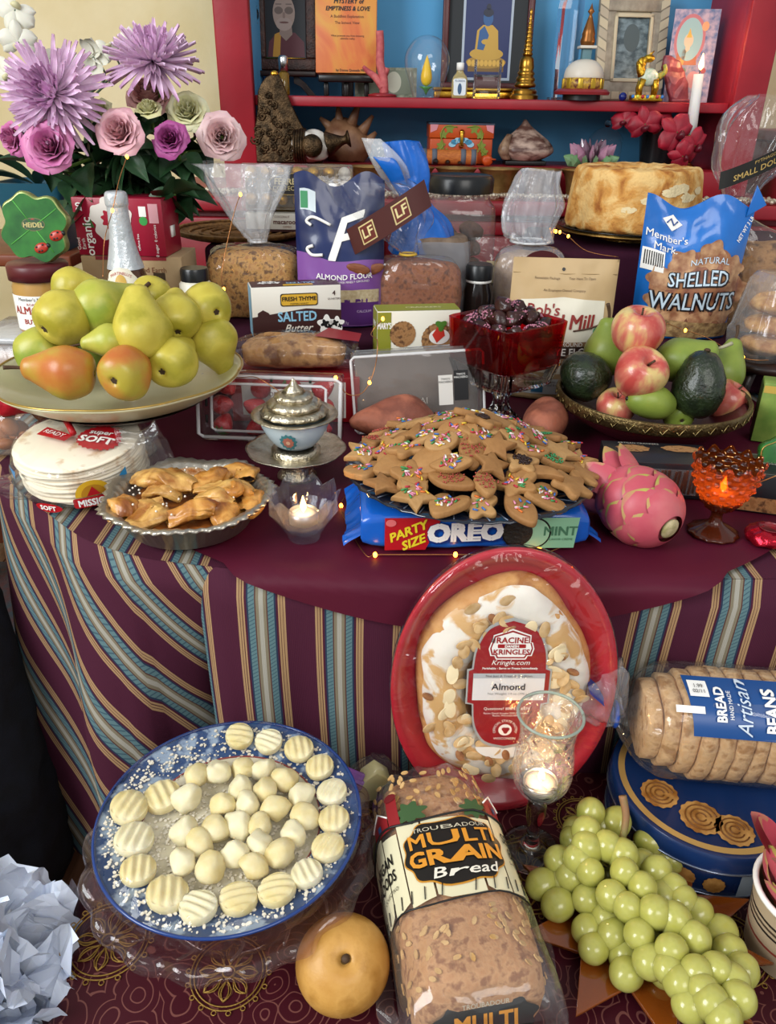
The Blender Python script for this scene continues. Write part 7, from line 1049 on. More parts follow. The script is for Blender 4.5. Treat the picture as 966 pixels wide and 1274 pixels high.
mk('clear_wrap', oval([(.001, -.015), (.5, -.0148), (.8, -.0135), (.97, -.0095), (1.004, -.005), (1.006, .004), (.96, .02)], 110), film('shrink_wrap', 'ffffff', .004, .05, 1, 24, ior=1.5), t); S = plane((.05, -.0155, .045)); decal(rect(0, .0, .03, .018), ink('c8c4bc'), t, S, .0006, 'price_sticker'); text('3/17', .009, ink('4a4a50'), t, S, 0, 0, .001)
# ---- crackle glass candle goblet
p = at(660, 1058, z=BB); s = mpp(p); hG = at(660, 888, y=p.y).z - BB; r = 36*s; t = thing('crackle_goblet', 'clear crackle glass candle goblet in front of the kringle', 'candle holder', p); thn = film('crackle_glass', 'f4f8f6', .07, .03, 1.2, 55, ior=1.6)
mk('cup', lathe([(.006, hG*.42), (r*.5, hG*.45), (r*.92, hG*.56), (r*.95, hG*.7), (r*.86, hG*.82), (r*.9, hG*.92), (r*1.02, hG), (r*.99, hG), (r*.86, hG*.92), (r*.82, hG*.82), (r*.9, hG*.7), (r*.86, hG*.57), (r*.4, hG*.47), (0, hG*.46)], 48, k=3), thn, t); mk('stem', lathe([(0, .004), (34*s, 0), (35*s, .003), (20*s, .007), (9*s, .016), (8*s, hG*.2), (12*s, hG*.3), (10*s, hG*.4), (0, hG*.42)], 36, k=2), glass('goblet_glass', 'f2f6f4', ior=1.4), t); mk('rim', tube([(r*1.005*cos(a), r*1.005*sin(a), hG) for a in [2*pi*i/40 for i in range(41)]], .0016, 6), M('pale_green_glass', 'c8dccc', .1, trans=.6), t)
tealight('tealight', 'lit tealight inside the crackle glass goblet', p + V((0, 0, hG*.475)), .018, .014, .14)
# ---- multigrain loaf in printed bag
far, near = at(527, 985, z=BB + .06), at(598, 1246, z=BB + .06); mid = (far + near)/2; ang = math.degrees(atan2(-(far.x - near.x), far.y - near.y)); Lh = (far - near).length/2 + .012; t = thing('multigrain_loaf', 'oat topped multigrain loaf in a clear bag printed with a cream picket fence', 'bread', (mid.x, mid.y, BB), ang); a_, b_ = .062, .052
BR = Matrix.Translation((0, 0, b_ + .002)) @ Matrix.Rotation(R(-90), 4, 'X'); lf = [(0, 0, -Lh, a_*.5, b_*.5, 2.6), (0, 0, -Lh*.93, a_*.88, b_*.9, 3.2), (0, 0, -Lh*.6, a_*.95, b_*.97, 3.2), (0, 0, .3*Lh, a_*.95, b_*.96, 3.2), (0, .004, .8*Lh, a_*.8, b_*.82, 2.8), (0, .008, Lh, a_*.35, b_*.4, 2.4)]
mk('loaf', disp(tf(loft(lf, 44, 6), BR), 40, .004), crumb('multigrain_crust', 'b07c4e', '8a5832', ns=120, c3='b8885a'), t)
def Sm(x, y, d=0, k=1.05):
    th = pi/2 - x/.056; e = 2/3.0; c_, s_ = cos(th), sin(th); q = 1 - .12*max(0, (y/Lh - .45))*1.5; return V(((a_*k + d)*q*math.copysign(abs(c_)**e, c_), y, b_ + .002 + (b_*k*1.02 + d)*q*math.copysign(abs(s_)**e, s_)))
of = []
for k in range(170):
    x, y = random.uniform(-.1, .1), random.choice((random.uniform(-1, -.3), random.uniform(.45, .95)))*Lh*.9; q = Sm(x, y, -.0005, .985); n_ = (q - V((0, y, b_))).normalized(); of.append(tf(prism(ell(0, 0, .0042, .0022, 8), .0012), Matrix.Translation(q) @ n_.to_track_quat('Z', 'Y').to_matrix().to_4x4() @ Matrix.Rotation(random.uniform(0, 6.28), 4, 'Z')))
mk('oat_flakes', join(*of), M('oat_flake', 'cfa870', .7, c2='b58a50', ns=60), t, False, kind='stuff')
mk('bag', tf(loft([(0, .01, -Lh*1.08, a_*1.12, b_*.35, 2, .04, 8), (0, .003, -Lh, a_*1.12, b_*.99, 3.2, .012, 7), (0, 0, 0, a_*1.06, b_*1.045, 3, .01, 7), (0, .002, .6*Lh, a_*1.02, b_*1.0, 2.8, .02, 9), (0, .006, .95*Lh, a_*.82, b_*.82, 2.6, .05, 11), (0, .01, 1.1*Lh, a_*.45, b_*.42, 2, .12, 11)], 80, 6, cap=False, jit=.0025), BR), film('bread_film', 'ffffff', .04, .09, 1, 16, (1, .35, 1)), t)
mk('bag_fin', disp(grid(lambda u, v: V((a_*1.04 + .022*v, -Lh*(.2 + .85*u), .01 + .03*sin(u*5)*v)), 20, 6), 40, .006), film('bread_film'), t); mk('bag_fin', disp(grid(lambda u, v: V((-a_*1.04 - .018*v, -Lh*(.2 + .85*u), .012 + .02*sin(u*4 + 1)*v)), 20, 6), 40, .006), film('bread_film'), t)
y0, y1 = -Lh*.37, Lh*.27; crm = M('cream_print', 'dcd4b0', .45)
for k in range(9):
    x = -.096 + k*.024; tp = y1 + .004*sin(k*2.3); decal([(x - .0112, y0 + .004*sin(k*1.7)), (x - .004, y0 - .003), (x + .0112, y0 + .003*sin(k)), (x + .0112, tp), (x - .0112, tp + .002)], crm, t, Sm, .001, 'printed_plank', cut=.006)
for k in range(16): x = -.1 + k*.013; mk('print_line', tube([Sm(x, y0, .0018), Sm(x + .002, y0 + .012, .0018)], .0006, 4), BLK, t)
mk('print_line', tube([Sm(x, y1 + .004 + .003*sin(x*90), .002) for x in [-.1 + i*.01 for i in range(21)]], .0012, 5), BLK, t); mk('print_line', tube([Sm(x, y0 - .005 + .002*sin(x*90), .002) for x in [-.1 + i*.01 for i in range(21)]], .0009, 5), BLK, t)
for sx, bx_ in ((-1, -.058), (1, .05)):
    decal([(bx_ - .014, y1 + .004), (bx_ + .014, y1 + .004), (bx_ + .014, y1 + .018), (bx_, y1 + .03), (bx_ - .014, y1 + .018)], ink('8e2024'), t, Sm, .0016, 'printed_barn', cut=.008); mk('roof_line', tube([Sm(bx_ - .015, y1 + .018, .0024), Sm(bx_, y1 + .031, .0024), Sm(bx_ + .015, y1 + .018, .0024)], .001, 5), WHT, t); decal(rect(bx_, y1 + .012, .006, .007), ink('2c4a74'), t, Sm, .0022, 'barn_window')
decal(rect(-.036, y1 + .022, .014, .036), ink('8e2024'), t, Sm, .0014, 'printed_silo', cut=.008); decal(ell(-.036, y1 + .04, .008, .005), ink('6d1a1e'), t, Sm, .002, 'silo_roof'); decal(wob(-.018, y1 + .014, .012, .2, 7), ink('3c5a34'), t, Sm, .0013, 'printed_tree', cut=.008); decal(wob(.022, y1 + .01, .011, .2, 7), ink('3c5a34'), t, Sm, .0013, 'printed_tree', cut=.008); decal(wob(-.08, y1 + .012, .012, .2, 7), ink('4c5a2c'), t, Sm, .0013, 'printed_tree', cut=.008)
ym = (y0 + y1)/2 + .004; decal(wob(.003, ym, .036, .05, 10, 80, ry=.036), ink('c98a2c'), t, Sm, .0018, 'badge_border', cut=.006); decal(wob(.003, ym, .0345, .05, 10, 80, ry=.0345), ink('15120e'), t, Sm, .0023, 'black_badge', cut=.006); text('TROUBADOUR', .0065, ink('c8c0a8'), t, Sm, .003, ym + .0255, .003); text('MULTI', .0215, ink('d8902c'), t, Sm, .003, ym + .0125, .0034, bold=.016, sx=.95); text('GRAIN', .0225, ink('d8902c'), t, Sm, .003, ym - .007, .0034, bold=.03, sx=.9); text('Bread', .0155, ink('e6e0d0'), t, Sm, .006, ym - .0235, .003, bold=.01, shear=.2)
text('VEGAN\nFOODS', .0165, BLK, t, Sm, -.066, ym, .002, bold=.015, sx=.7); text('COLECTIVO', .0055, BLK, t, Sm, -.062, ym - .022, .002); text('SEATTLE\nBAKED', .0165, BLK, t, Sm, .068, ym + .006, .002, bold=.015, sx=.7); text('DAILY-IN BATCHES', .0052, BLK, t, Sm, .068, ym - .014, .002)
Se = lambda x, y, d=0: V((x, -Lh*1.01 - .003 - d + y*.35, b_*.95 + y)); decal(wob(0, .012, .045, .06, 9, ry=.02), ink('15120e'), t, Se, .004, 'black_badge', cut=.01); text('MULTI', .02, ink('d8902c'), t, Se, 0, .012, .006, bold=.03); text('TROUBADOUR', .006, ink('c8c0a8'), t, Se, 0, .028, .006)
# ---- Asian pear
c = at(427, 1197, z=BB + .0425); r = 57*mpp(c); t = thing('asian_pear', 'round tan Asian pear with a short stem beside the multigrain loaf', 'asian pear', (c.x, c.y, BB + r*.94), rot=(R(24), R(5), 0)); mk('skin', disp(lathe([(0, -.82*r), (.2*r, -.88*r), (.7*r, -.72*r), (1.0*r, -.05*r), (.9*r, .5*r), (.5*r, .82*r), (.2*r, .84*r), (.08*r, .74*r), (0, .7*r)], 48, k=4), 12, r*.05), M('asian_pear_skin', 'bb873c', .45, c2='a87630', ns=30, bump=.15, bs=300, c3='c6944a'), t); mk('stem', tube([(0, 0, .66*r), (.03*r, 0, .85*r)], .09*r, 8), stemm, t); mk('stem_hollow', lathe([(0, .705*r), (.12*r, .755*r), (.15*r, .79*r)], 16), M('russet', '6a5020', .8), t)
# ---- gnocchi plate on a glass stand
GZ = .562; gc = at(288, 1026, z=GZ); R_ = 160*mpp(gc); t = thing('glass_cake_stand', 'clear pressed glass stand with a scalloped rim under the blue plate', 'cake stand', (gc.x, gc.y, BB)); zs = GZ - BB - .012
mk('stand', lathe([(0, .004), (.07, 0), (.072, .004), (.05, .012), (.022, .03), (.02, zs*.6), (.04, zs - .014), (R_*.8, zs - .008), (R_*1.06, zs), (R_*1.12, zs - .006), (R_*1.13, zs - .012), (R_*1.1, zs - .013), (R_*1.05, zs - .006), (R_*.75, zs - .013), (.03, zs - .02), (0, zs - .02)], 120, fl=lambda a, z, th, j: (a*(1 + .022*sin(th*18)*(a > R_)), z + (.004*sin(th*18 + 1) if a > R_*1.04 else 0)), k=2), thinglass('rose_tint_glass', 'fbf2f2', .86, .03), t); 
for k in range(18): a = 2*pi*k/18; mk('pressed_leaf', tube([(R_*.75*cos(a), R_*.75*sin(a), zs - .007), (R_*.92*cos(a + .09), R_*.92*sin(a + .09), zs - .0015), (R_*1.04*cos(a), R_*1.04*sin(a), zs + .001)], .0015, 5, k=4), thinglass('rose_tint_glass2', 'f4e4e0', .8, .05) if k == 0 else bpy.data.materials['rose_tint_glass2'], t)
t = thing('blue_plate', 'blue and white patterned plate dusted with flour under the gnocchi', 'plate', (gc.x, gc.y, GZ - .0055)); blr = M('blue_glaze', '25426e', .22, c2='8fa0b4', ns=46, lo=.5, hi=.58, coat=.3, det=6); ctr = M('cream_glaze', 'c9c0a4', .4, c2='d8d0b8', ns=60)
mk('rim', lathe([(R_*.68, .0065), (R_*.98, .019), (R_, .0205), (R_*.995, .0175), (R_*.7, .003), (R_*.5, 0), (0, 0)], 96), blr, t); mk('well', lathe([(0, .004), (R_*.6, .004), (R_*.69, .0072)], 72), ctr, t); mk('red_line', tube([(R_*.69*cos(a), R_*.69*sin(a), .0078) for a in [2*pi*i/60 for i in range(61)]], .0009, 5), ink('8e3a34'), t); mk('edge_line', tube([(R_*cos(a), R_*sin(a), .02) for a in [2*pi*i/80 for i in range(81)]], .0018, 6), M('dark_blue_glaze', '1c3a78', .2, coat=.3), t)
fl_ = []
for k in range(2600): rr = R_*.95*sqrt(random.random()); a = random.uniform(0, 6.28); zz = .0066 + (rr/R_ - .68)*.0417 if rr > R_*.68 else .0045; q = random.uniform(.0006, .0022); fl_.append(tf(prism([(q*cos(b), q*sin(b)*.8) for b in (0, 1.3, 2.5, 3.7, 5)], q*.5), T3(rr*cos(a), rr*sin(a), zz + .0004, rz=random.uniform(0, 360))))
mk('flour_dust', join(*fl_), M('flour', 'e0d8c6', .9), t, False, kind='stuff')
gnm = [M('gnocchi%d' % i, c, .55, c2=d, ns=40, bump=.25, bs=160, sss=.15) for i, (c, d) in enumerate((('dcc888', 'e6dab0'), ('e2d6a8', 'ece4c6')))]
def gdisc(r):
    def f(u, v):
        a, q = 2*pi*u, v; rr = r*(1 if q > .5 else q*2); x, y = rr*cos(a), rr*sin(a)
        if q <= .5: return V((x*.97, y*.97, .0115 + .0013*sin(x*780) - .003*(q*2)**4))
        b = (q - .5)*2; return V((r*cos(a)*(1 + .05*sin(pi*b) - .03), r*sin(a)*(1 + .05*sin(pi*b) - .03), .0095*(1 - b)))
    return grid(f, 36, 21, True)
GD = [mesh('dough', disp(gdisc(.0165), 40, .0012, k), gnm[k % 2]) for k in range(3)]; ordn = ['topmost', 'second clockwise from the topmost', 'third clockwise', 'fourth clockwise', 'fifth clockwise', 'sixth clockwise', 'seventh clockwise', 'eighth clockwise', 'ninth clockwise', 'tenth clockwise', 'eleventh clockwise', 'twelfth clockwise', 'thirteenth clockwise', 'fourteenth clockwise', 'fifteenth clockwise', 'inner one at upper left']
for k, (x, y) in enumerate(((517, 108), (607, 127), (700, 153), (765, 208), (803, 285), (808, 368), (790, 458), (725, 537), (632, 585), (512, 605), (388, 638), (290, 595), (200, 522), (187, 425), (172, 333), (277, 290))):
    c = at(90 + x/2.477, 870 + y/2.477, z=GZ + .014); dv = V((c.x - gc.x, c.y - gc.y)); rr = dv.length; a = atan2(dv.y, dv.x); rz = min(rr, R_*.84); zz = GZ - .0055 + (.0068 + max(0, rz/R_ - .69)*.043 if rz > R_*.6 else .006) + .0025
    t = thing('gnocchi_disc', 'fork-ridged dough disc on the plate rim, ' + ordn[k], 'gnocchi', (gc.x + rz*cos(a), gc.y + rz*sin(a), zz), group='ridged discs on the blue plate'); t.rotation_euler = (Matrix.Rotation(a, 4, 'Z') @ Matrix.Rotation(R(-9 if rz > R_*.7 else 0), 4, 'Y') @ Matrix.Rotation(-a + random.gauss(pi/2 if 300 < x < 700 else .2, .3), 4, 'Z')).to_euler(); sc_ = random.uniform(.95, 1.12) if k > 7 else random.uniform(.85, 1); t.scale = (sc_,)*3; mk('dough', GD[k % 3], None, t)
GB = [mesh('dough', disp(disp(ball(.0135, .0122, .0122, 20, 12), 70, .004, k), 160, .0012, k), gnm[k % 2]) for k in range(4)]
GBP = ((380, 240), (448, 225), (527, 215), (592, 218), (657, 247), (708, 300), (718, 362), (520, 275), (595, 285), (352, 305), (467, 325), (542, 327), (628, 338), (345, 408), (442, 400), (513, 388), (580, 390), (683, 415), (393, 442), (577, 450), (642, 478), (340, 503), (425, 518), (503, 478), (560, 515))
for k, (x, y) in enumerate(GBP):
    c = at(90 + x/2.477, 870 + y/2.477, z=GZ + .011); row = min(4, int((y - 210)/65)); seq = sorted(gx for gx, gy in GBP if min(4, int((gy - 210)/65)) == row); t = thing('gnocchi_ball', 'plain dough ball, %s of the plate centre, %s from the left' % (('back row', 'second row from the back', 'middle row', 'second row from the front', 'front row')[row], ('first', 'second', 'third', 'fourth', 'fifth', 'sixth', 'seventh')[seq.index(x)]), 'gnocchi', (c.x, c.y, GZ - .0055 + .0165), group='dough balls on the blue plate', rot=(random.uniform(-.4, .4), random.uniform(-.4, .4), random.uniform(0, 6))); mk('dough', GB[k % 4], None, t); t.scale = (random.uniform(.95, 1.12),)*3
t = thing('cling_film', 'cling film stretched over the gnocchi plate', 'cling film', (gc.x, gc.y, GZ)); mk('film', disp(lathe([(0, .028), (R_*.5, .0275), (R_*.85, .026), (R_*.98, .018), (R_*1.02, .008), (R_*1.0, -.004)], 90, k=3), 26, .0025), film('cling', 'ffffff', .004, .04, 1, 22, ior=1.4), t)
# ---- cookie tin and bean loaf at right
tp = V((.368, .632, BB)); hT = .062; rT = .105; t = thing('cookie_tin', 'round blue butter cookie tin with a gold line and pictured cookies', 'tin', tp); tb = M('tin_blue', '16305e', .25, c2='132a54', ns=10, coat=.4); mk('tin_body', lathe([(0, 0), (rT*.97, 0), (rT*.98, .003), (rT*.98, hT*.68), (0, hT*.68)], 72), tb, t, sharp=40); mk('lid', lathe([(rT*.99, hT*.62), (rT*1.01, hT*.65), (rT*1.01, hT*.95), (rT*.99, hT), (rT*.95, hT), (rT*.93, hT*.975), (0, hT*.975)], 72), tb, t, sharp=40); mk('lid_rim', tube([(rT*1.012*cos(a), rT*1.012*sin(a), hT*.64) for a in [2*pi*i/72 for i in range(73)]], .0014, 6), M('tin_steel', '8a94a8', .25, .8), t); mk('gold_line', lathe([(rT*.93, hT*.978), (rT*.86, hT*.978)], 72), M('tin_gold', 'c09a58', .35, .3), t, norm=False); mk('bottom_rim', tube([(rT*.985*cos(a), rT*.985*sin(a), .002) for a in [2*pi*i/72 for i in range(73)]], .0016, 6), M('tin_steel', '8a94a8'), t)
S = plane((0, 0, hT*.978), (1, 0, 0), (0, 1, 0)); bk = M('printed_biscuit', 'c29150', .5, c2='8f5c24', ns=70)
for x, y, r_ in ((-.025, -.052, .022), (.005, -.068, .02), (-.06, -.02, .02)):
    decal(wob(x, y, r_, .04, 14), bk, t, S, .0006, 'printed_cookie')
    for q in (.75, .5, .25): mk('cookie_swirl', tube([S(x + r_*q*cos(a), y + r_*q*sin(a), .0012) for a in [2*pi*i/20 for i in range(19)]], .0007, 4), ink('7a4a1c'), t)
Sc = cyl(rT*.985)
for x, y, r_ in ((-.075, .022, .011), (-.05, .02, .011), (-.02, .018, .011)): decal(wob(x, y, r_, .04, 12), bk, t, Sc, .0008, 'printed_cookie', cut=.008)
decal(rect(.03, .02, .05, .034), ink('9aa4ac'), t, Sc, .0006, 'nutrition_panel', cut=.008)
la = R(-4); p = V((.275, .668, BB + hT + .001)); hl, dl, L_ = .118, .115, .34; t = thing('bean_loaf', 'sliced brown loaf in a clear bag with a blue label, lying on the cookie tin', 'bread', p, -5); slm = crumb('bean_loaf_crust', 'c49a68', 'a07444', ns=80, c3='cca678'); 
for k in range(18):
    e = min(1, .72 + .1*k) if k < 4 else 1; mk('slice', disp(tf(loft([(-hl/2, 0, 0, hl*.47*e, dl*.46*e, 2.8), (-hl/2, 0, .002, hl*.49*e, dl*.48*e, 2.8), (-hl/2, 0, .015, hl*.49*e, dl*.48*e, 2.8), (-hl/2, 0, .0172, hl*.47*e, dl*.46*e, 2.8)], 36, 1), Matrix.Translation((.014 + k*.0182, 0, 0)) @ LR), 35, .003, k*.02), slm, t)
mk('bag', tf(loft([(-hl*.52, 0, -.012, .011, .011, 2, .2, 9), (-hl*.51, 0, .0, hl*.25, dl*.25, 2, .08, 11), (-hl*.505, 0, .022, hl*.45, dl*.45, 2.5, .03, 11), (-hl*.505, 0, .08, hl*.512, dl*.515, 2.8, .01, 9), (-hl*.505, 0, L_, hl*.512, dl*.515, 2.8, .01, 9)], 80, 6, cap=False, jit=.002), LR), film('bean_film', 'ffffff', .03, .08, 1, 18, (.4, 1, 1)), t)
mk('bag_tail', tf(loft([(0, 0, 0, .011, .011, 2, .2, 9), (-.004, 0, .018, .024, .02, 2, .14, 8), (.0, .0, .042, .036, .022, 2, .16, 7), (.012, .0, .062, .03, .016, 2, .2, 6)], 70, 6, cap=False, jit=.006), Matrix.Translation((-.012, 0, hl*.52)) @ Matrix.Rotation(R(-38), 4, 'Y')), film('bean_tail', 'eef4ff', .12, .12, .8, 24), t); mk('blue_tie', tube([(-.012, .0135*cos(a), hl*.52 + .0135*sin(a)) for a in [2*pi*i/16 for i in range(17)]], .003, 6), M('tie_blue', '2450b0', .4), t); mk('blue_print', disp(grid(lambda u, v: V((-.03 - .02*v, -.025 + .05*u, hl*.52 + .03 + .016*v)), 10, 5), 50, .004), M('blue_band', '1c48a0', .3), t)
def Sb2(x, y, d=0):
    th = .5 - y/.058; e = 2/2.8; c_, s_ = cos(th), sin(th); return V((x, -(dl*.52 + d)*math.copysign(abs(s_)**e, s_), hl*.505 + (hl*.515 + d)*math.copysign(abs(c_)**e, c_)))
lb = M('blue_label', '1c4a86', .35)
decal([(.056, -.04), (.34, -.04), (.34, .03), (.05, .03)], lb, t, Sb2, .0008, 'blue_label', cut=.009); text('Artisan', .022, ink('c8d4e0'), t, Sb2, .108, -.004, .003, shear=.35, rot=90); text('BEANS', .018, WHT, t, Sb2, .136, -.004, .003, bold=.03, rot=90); text('BREAD', .014, WHT, t, Sb2, .084, .0, .003, rot=90, bold=.03); text('HAND MADE', .006, WHT, t, Sb2, .094, -.0, .003, rot=90); text('MADE FRESH', .008, WHT, t, Sb2, .16, 0, .003, rot=90); decal(rect(.064, .018, .02, .018), WHT, t, Sb2, .0018, 'price_sticker', cut=.009); text('1.99\n02/11', .006, BLK, t, Sb2, .064, .018, .003); decal(rect(.052, -.008, .03, .009), WHT, t, Sb2, .0018, 'white_tab', cut=.009)
# ---- dragon fruit in a striped tub, right edge
c = V((at(992, 1150, y=.475).x, .475, BB)); t = thing('striped_tub', 'white rimmed tub with brown stripes at the lower right edge', 'tub', c); hU = .085; mk('tub', lathe([(0, 0), (.04, 0), (.048, hU), (.045, hU), (.038, .004), (0, .004)], 40), M('tub_paper', 'a89478', .5, c2='b8a488', ns=20), t, sharp=50); mk('rim', tube([(.0475*cos(a), .0475*sin(a), hU) for a in [2*pi*i/40 for i in range(41)]], .003, 8), WHT, t)
for z, cc in ((.062, '2a2420'), (.055, '4a3c30'), (.048, '2a2420'), (.03, '8e3a30')): mk('stripe', lathe([(.0403 + .008*z/hU, z), (.0403 + .008*(z + .003)/hU, z + .003)], 40), ink(cc), t)
dragonfruit('second dragon fruit sitting in the striped tub at the right edge', c + V((-.002, 0, hU + .024)), (-.35, .1, 1), .036, .046)
# ---- cheese wedge in clear bag
c = at(476, 965, z=BB); c.y = min(c.y, .665); t = thing('cheese_bag', 'pale yellow cheese wedge in a clear bag beside the kringle tray', 'cheese', (c.x - .012, c.y - .006, BB), 12); mk('wedge', tf(prism([(-.026, 0), (.026, 0), (.02, .03), (.004, .046), (-.012, .034)], .022, .002), T3(y=.011, rx=90)), M('pale_cheese', 'd8cf94', .4, sss=.2), t); mk('bag', loft([(0, 0, .001, .034, .02, 2.5, .03, 7), (0, 0, .024, .036, .021, 2.5, .05, 7), (.004, 0, .052, .014, .014, 2, .12, 7)], 48, 5, jit=.003), FILM, t); mk('bag_tail', tf(loft([(0, 0, 0, .024, .012, 2, .1, 6), (0, 0, .03, .02, .01, 2, .16, 6), (0, 0, .07, .02, .008, 2, .2, 5)], 48, 6, cap=False, jit=.005), Matrix.Translation((-.026, -.004, .018)) @ Matrix.Rotation(R(-52), 4, 'Y')), film('purple_film', 'c8c8e8', .1, .08, .9), t)
# ---- grapes on an amber leaf dish
gp = [(40, 595), (120, 628), (25, 655), (28, 708), (95, 705), (230, 687), (140, 730), (5, 745), (38, 787), (148, 788), (300, 745), (250, 785), (108, 862), (205, 838), (298, 835), (32, 873), (160, 900), (248, 915), (335, 880), (28, 968), (115, 985), (195, 985), (310, 940), (382, 917), (372, 1000), (300, 1035), (455, 980), (483, 1037), (50, 1030), (145, 1050), (232, 1072), (155, 1110), (325, 1140), (380, 1105), (290, 1095), (487, 1133), (522, 1105), (425, 1203), (510, 1195), (465, 1250), (400, 1165), (360, 1215), (440, 1100), (-115, 825), (-60, 750), (-50, 820), (-65, 890), (-20, 800), (70, 640), (200, 760), (90, 930), (270, 870)]
dcen = at(790, 1150, z=BB); t = thing('leaf_dish', 'amber glass maple leaf dish under the grapes', 'dish', dcen, -25); ambr = M('amber_dish', 'b05a1c', .08, trans=.55, coat=.5)
lv = [(r*.1*cos(R(a)), r*.1*sin(R(a))) for a, r in ((0, 1.25), (14, .75), (32, 1.2), (48, .7), (66, 1.15), (84, .65), (104, 1.2), (122, .7), (142, 1.15), (160, .7), (180, 1.2), (200, .7), (218, 1.25), (236, .75), (256, 1.35), (274, .75), (292, 1.35), (310, .75), (328, 1.3), (346, .8))]
gg = prism(lv, .005, .001); mk('dish', ([V((v.x, v.y, v.z + .001 + (v.xy.length/.1)**2*.012)) for v in gg[0]], gg[1]), ambr, t)
for a, r in ((0, 1.2), (32, 1.1), (66, 1.1), (104, 1.1), (142, 1.1), (180, 1.1), (218, 1.2), (256, 1.3), (292, 1.3), (328, 1.25)): mk('leaf_vein', tube([(.01*cos(R(a)), .01*sin(R(a)), .0075), (r*.05*cos(R(a)), r*.05*sin(R(a)), .0095), (r*.095*cos(R(a)), r*.095*sin(R(a)), .018)], .0014, 5, k=3), ambr, t)
t = thing('grape_bunch', 'bunch of green grapes with its brown stem on the amber leaf dish', 'grapes', dcen); gm_ = M('green_grape', 'aaa850', .22, c2='989a44', ns=30, sss=.4, sssr=(.012, .012, .004), coat=.25, c3='b4b25e'); gst = M('grape_stem', '8f6a48', .6, c2='6f7a3c', ns=40)
GM = [mesh('grape', lathe([(0, -r*1.12), (r*.45, -r*1.02), (r*.9, -r*.5), (r, .05*r), (r*.88, r*.58), (r*.42, r*1.05), (0, r*1.14)], 24, k=3), gm_) for r in (.0152, .016, .0142)]; ax0, ax1 = V((745, 1050)), V((890, 1235)); stems = []
spine = [(20, 640), (60, 700), (110, 780), (165, 860), (230, 940), (300, 1010), (370, 1080), (430, 1160)]
sp3 = [at(720 + x/2.577, 780 + y/2.577, z=BB + .03) - dcen for x, y in spine]
for k, (x, y) in enumerate(gp):
    px, py = 720 + x/2.577, 780 + y/2.577; q = V((px, py)); u = (ax1 - ax0).normalized(); off = (q - ax0) - u*((q - ax0).dot(u)); z = BB + .026 + .038*max(0, 1 - (off.length/60)**2)*(1 if k < 48 else .5); c = at(px, py, z=z) - dcen
    o = mk('grape', random.choice(GM), None, t); n_ = min(sp3, key=lambda s_: (s_ - c).length); d = (c - n_).normalized(); o.matrix_local = Matrix.Translation(c) @ (d + V((random.gauss(0, .3), random.gauss(0, .3), random.gauss(0, .3)))).to_track_quat('Z', 'Y').to_matrix().to_4x4(); stems.append(tube([n_, n_.lerp(c, .5) + V((0, 0, .002)), c], .0009, 5))
for k in range(18): c = sp3[k % 8] + V((random.uniform(-.035, .035), random.uniform(-.03, .03), -.012 + random.uniform(-.004, .006))); o = mk('grape', random.choice(GM), None, t); o.matrix_local = Matrix.Translation(c) @ Euler((random.uniform(0, 3), random.uniform(0, 3), 0)).to_matrix().to_4x4()
mk('stem', join(tube([tuple(q) for q in sp3], lambda q: .003 - .0018*q, 8, k=4), *stems), gst, t); st0 = at(775, 990, z=BB + .1) - dcen; mk('stalk', tube([sp3[0] + V((.004, 0, 0)), at(768, 1050, z=BB + .055) - dcen, at(779, 1020, z=BB + .08) - dcen, st0], lambda q: .003 + .0012*q, 8, k=5), gst, t, label='cut brown stalk')
# ---- gift bag with white tissue paper at lower left
c = at(40, 1180, z=.5); t = thing('tissue_gift_bag', 'white gift bag overflowing with crumpled white tissue paper', 'gift bag', (-.415, c.y, .0)); mk('bag', loft([(0, 0, 0, .085, .06, 8), (0, 0, .41, .09, .065, 8)], 24, 2, cap=False), M('white_paper', 'dde2ea', .7), t); tis = M('white_tissue', 'e2e8f4', .8, c2='d4dcec', ns=12, sss=.1)
for k in range(46):
    a = random.uniform(0, 6.28); el = random.uniform(-.5, 1.2); d = V((cos(a)*cos(el), sin(a)*cos(el), sin(el) + .1)).normalized(); L_ = random.uniform(.08, .125); M_ = Matrix.Translation((d.x*.03, d.y*.03, .42 + random.uniform(-.05, .03))) @ d.to_track_quat('Y', 'Z').to_matrix().to_4x4() @ Matrix.Rotation(random.uniform(0, 6.28), 4, 'Y')
    mk('tissue_sheet', tf(disp(disp(grid(lambda u, v: V(((u - .5)*.11*(.35 + v)*(1 - .55*max(0, v - .6)*2.5), v*L_, .02*abs(sin(u*7 + k))*v + .022*(u - .5)**2*v*20*.4)), 14, 12), 28, .016, k), 60, .006, k), M_), tis, t, False, norm=False)
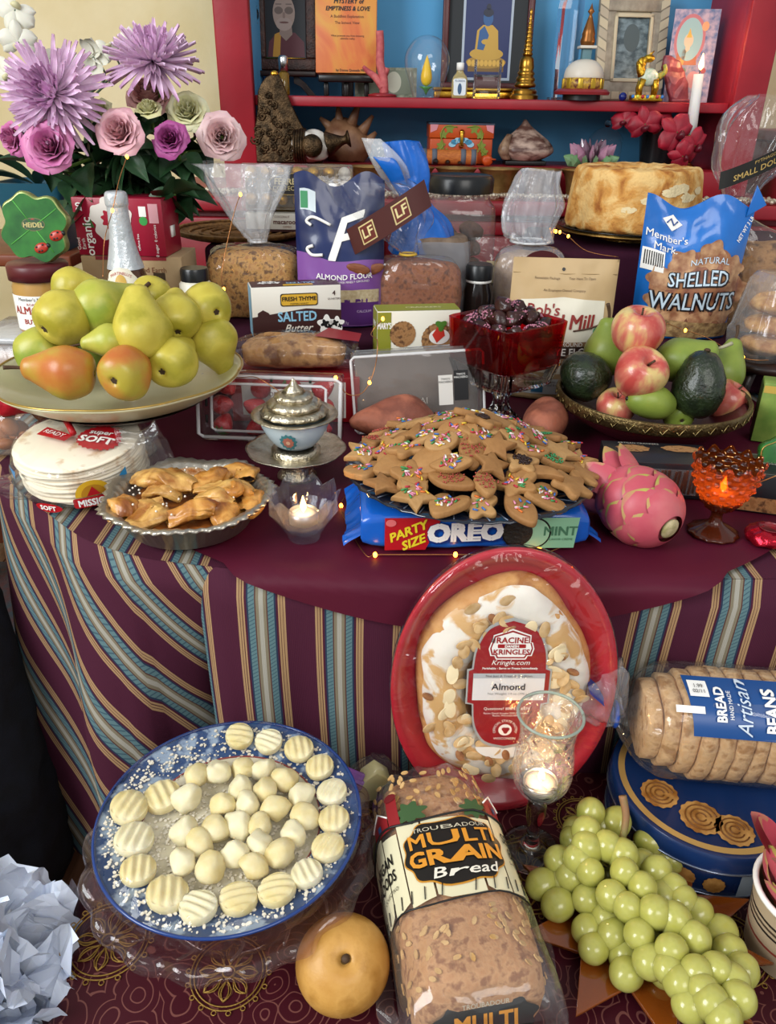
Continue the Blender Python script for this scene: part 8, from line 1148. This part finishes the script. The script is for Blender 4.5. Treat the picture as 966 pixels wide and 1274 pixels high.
# ================================================================== COPPER STRING LIGHTS
cop = M('copper_wire', 'b87c4c', .3, .9); led = M('warm_led', 'ffb04a', .5, emit=9, ecol='ffa030')
def strand(label, pts, bulbs):
    P = [at(px, py, z=v) if v < 1.005 and v > .7 and kind == 'z' else at(px, py, y=v) for px, py, kind, v in pts]
    t = thing('string_lights', label, 'string lights', P[0]); mk('wire', tube([tuple(q - P[0]) for q in P], .0007, 5, k=8), cop, t)
    c = cr([tuple(q - P[0]) for q in P], 8)
    for b in bulbs: q = V(c[min(len(c) - 1, int(b*(len(c) - 1)))]); mk('bulb', ball(.0026, .0026, .0034, 10, 7, c=tuple(q)), led, t)
F = TB + .0018
strand('copper fairy light wire along the table front below the cookie pack', [(433, 570, 'z', F), (442, 600, 'z', F), (425, 626, 'z', F), (432, 652, 'z', F), (455, 690, 'z', F + .001), (471, 690, 'z', F + .001), (530, 690, 'z', F + .001), (580, 690, 'z', F + .001), (640, 690, 'z', F + .001), (680, 688, 'z', F + .001), (730, 660, 'z', F), (722, 625, 'z', F)], (.2, .45, .62, .8, .99))
strand('copper fairy light wire looping over the clear plastic box', [(418, 470, 'y', 1.09), (432, 490, 'y', 1.09), (452, 488, 'y', 1.09), (466, 460, 'y', 1.105), (470, 425, 'y', 1.12), (462, 415, 'y', 1.19), (478, 395, 'y', 1.19)], (.02, .42, .99))
strand('copper fairy light wire over the bagged loaf and butter box at left', [(300, 240, 'y', 1.36), (290, 270, 'y', 1.36), (276, 340, 'y', 1.34), (280, 365, 'y', 1.3), (282, 392, 'y', 1.27), (285, 462, 'y', 1.1), (320, 470, 'y', 1.06), (352, 490, 'y', 1.04)], (.02, .4, .62, .72))
strand('copper fairy light wire among the fruit and walnut bag', [(830, 402, 'y', 1.3), (850, 410, 'y', 1.3), (880, 420, 'y', 1.29), (925, 445, 'y', 1.2), (957, 448, 'y', 1.19)], (.3, .75))
strand('copper fairy light wire hanging over the cider bottle and tea box', [(158, 195, 'y', 1.3), (148, 225, 'y', 1.26), (140, 262, 'y', 1.24), (130, 300, 'y', 1.24), (128, 345, 'y', 1.2)], (.02, .5))
strand('copper fairy light wire along the bottom of the cake stand', [(692, 288, 'y', 1.49), (705, 292, 'y', 1.49), (730, 312, 'y', 1.485), (770, 320, 'y', 1.48)], (.02, .2, .4))
strand('copper fairy light wire behind the amber goblet', [(925, 605, 'y', .8), (945, 600, 'y', .78), (966, 592, 'y', .77)], ())
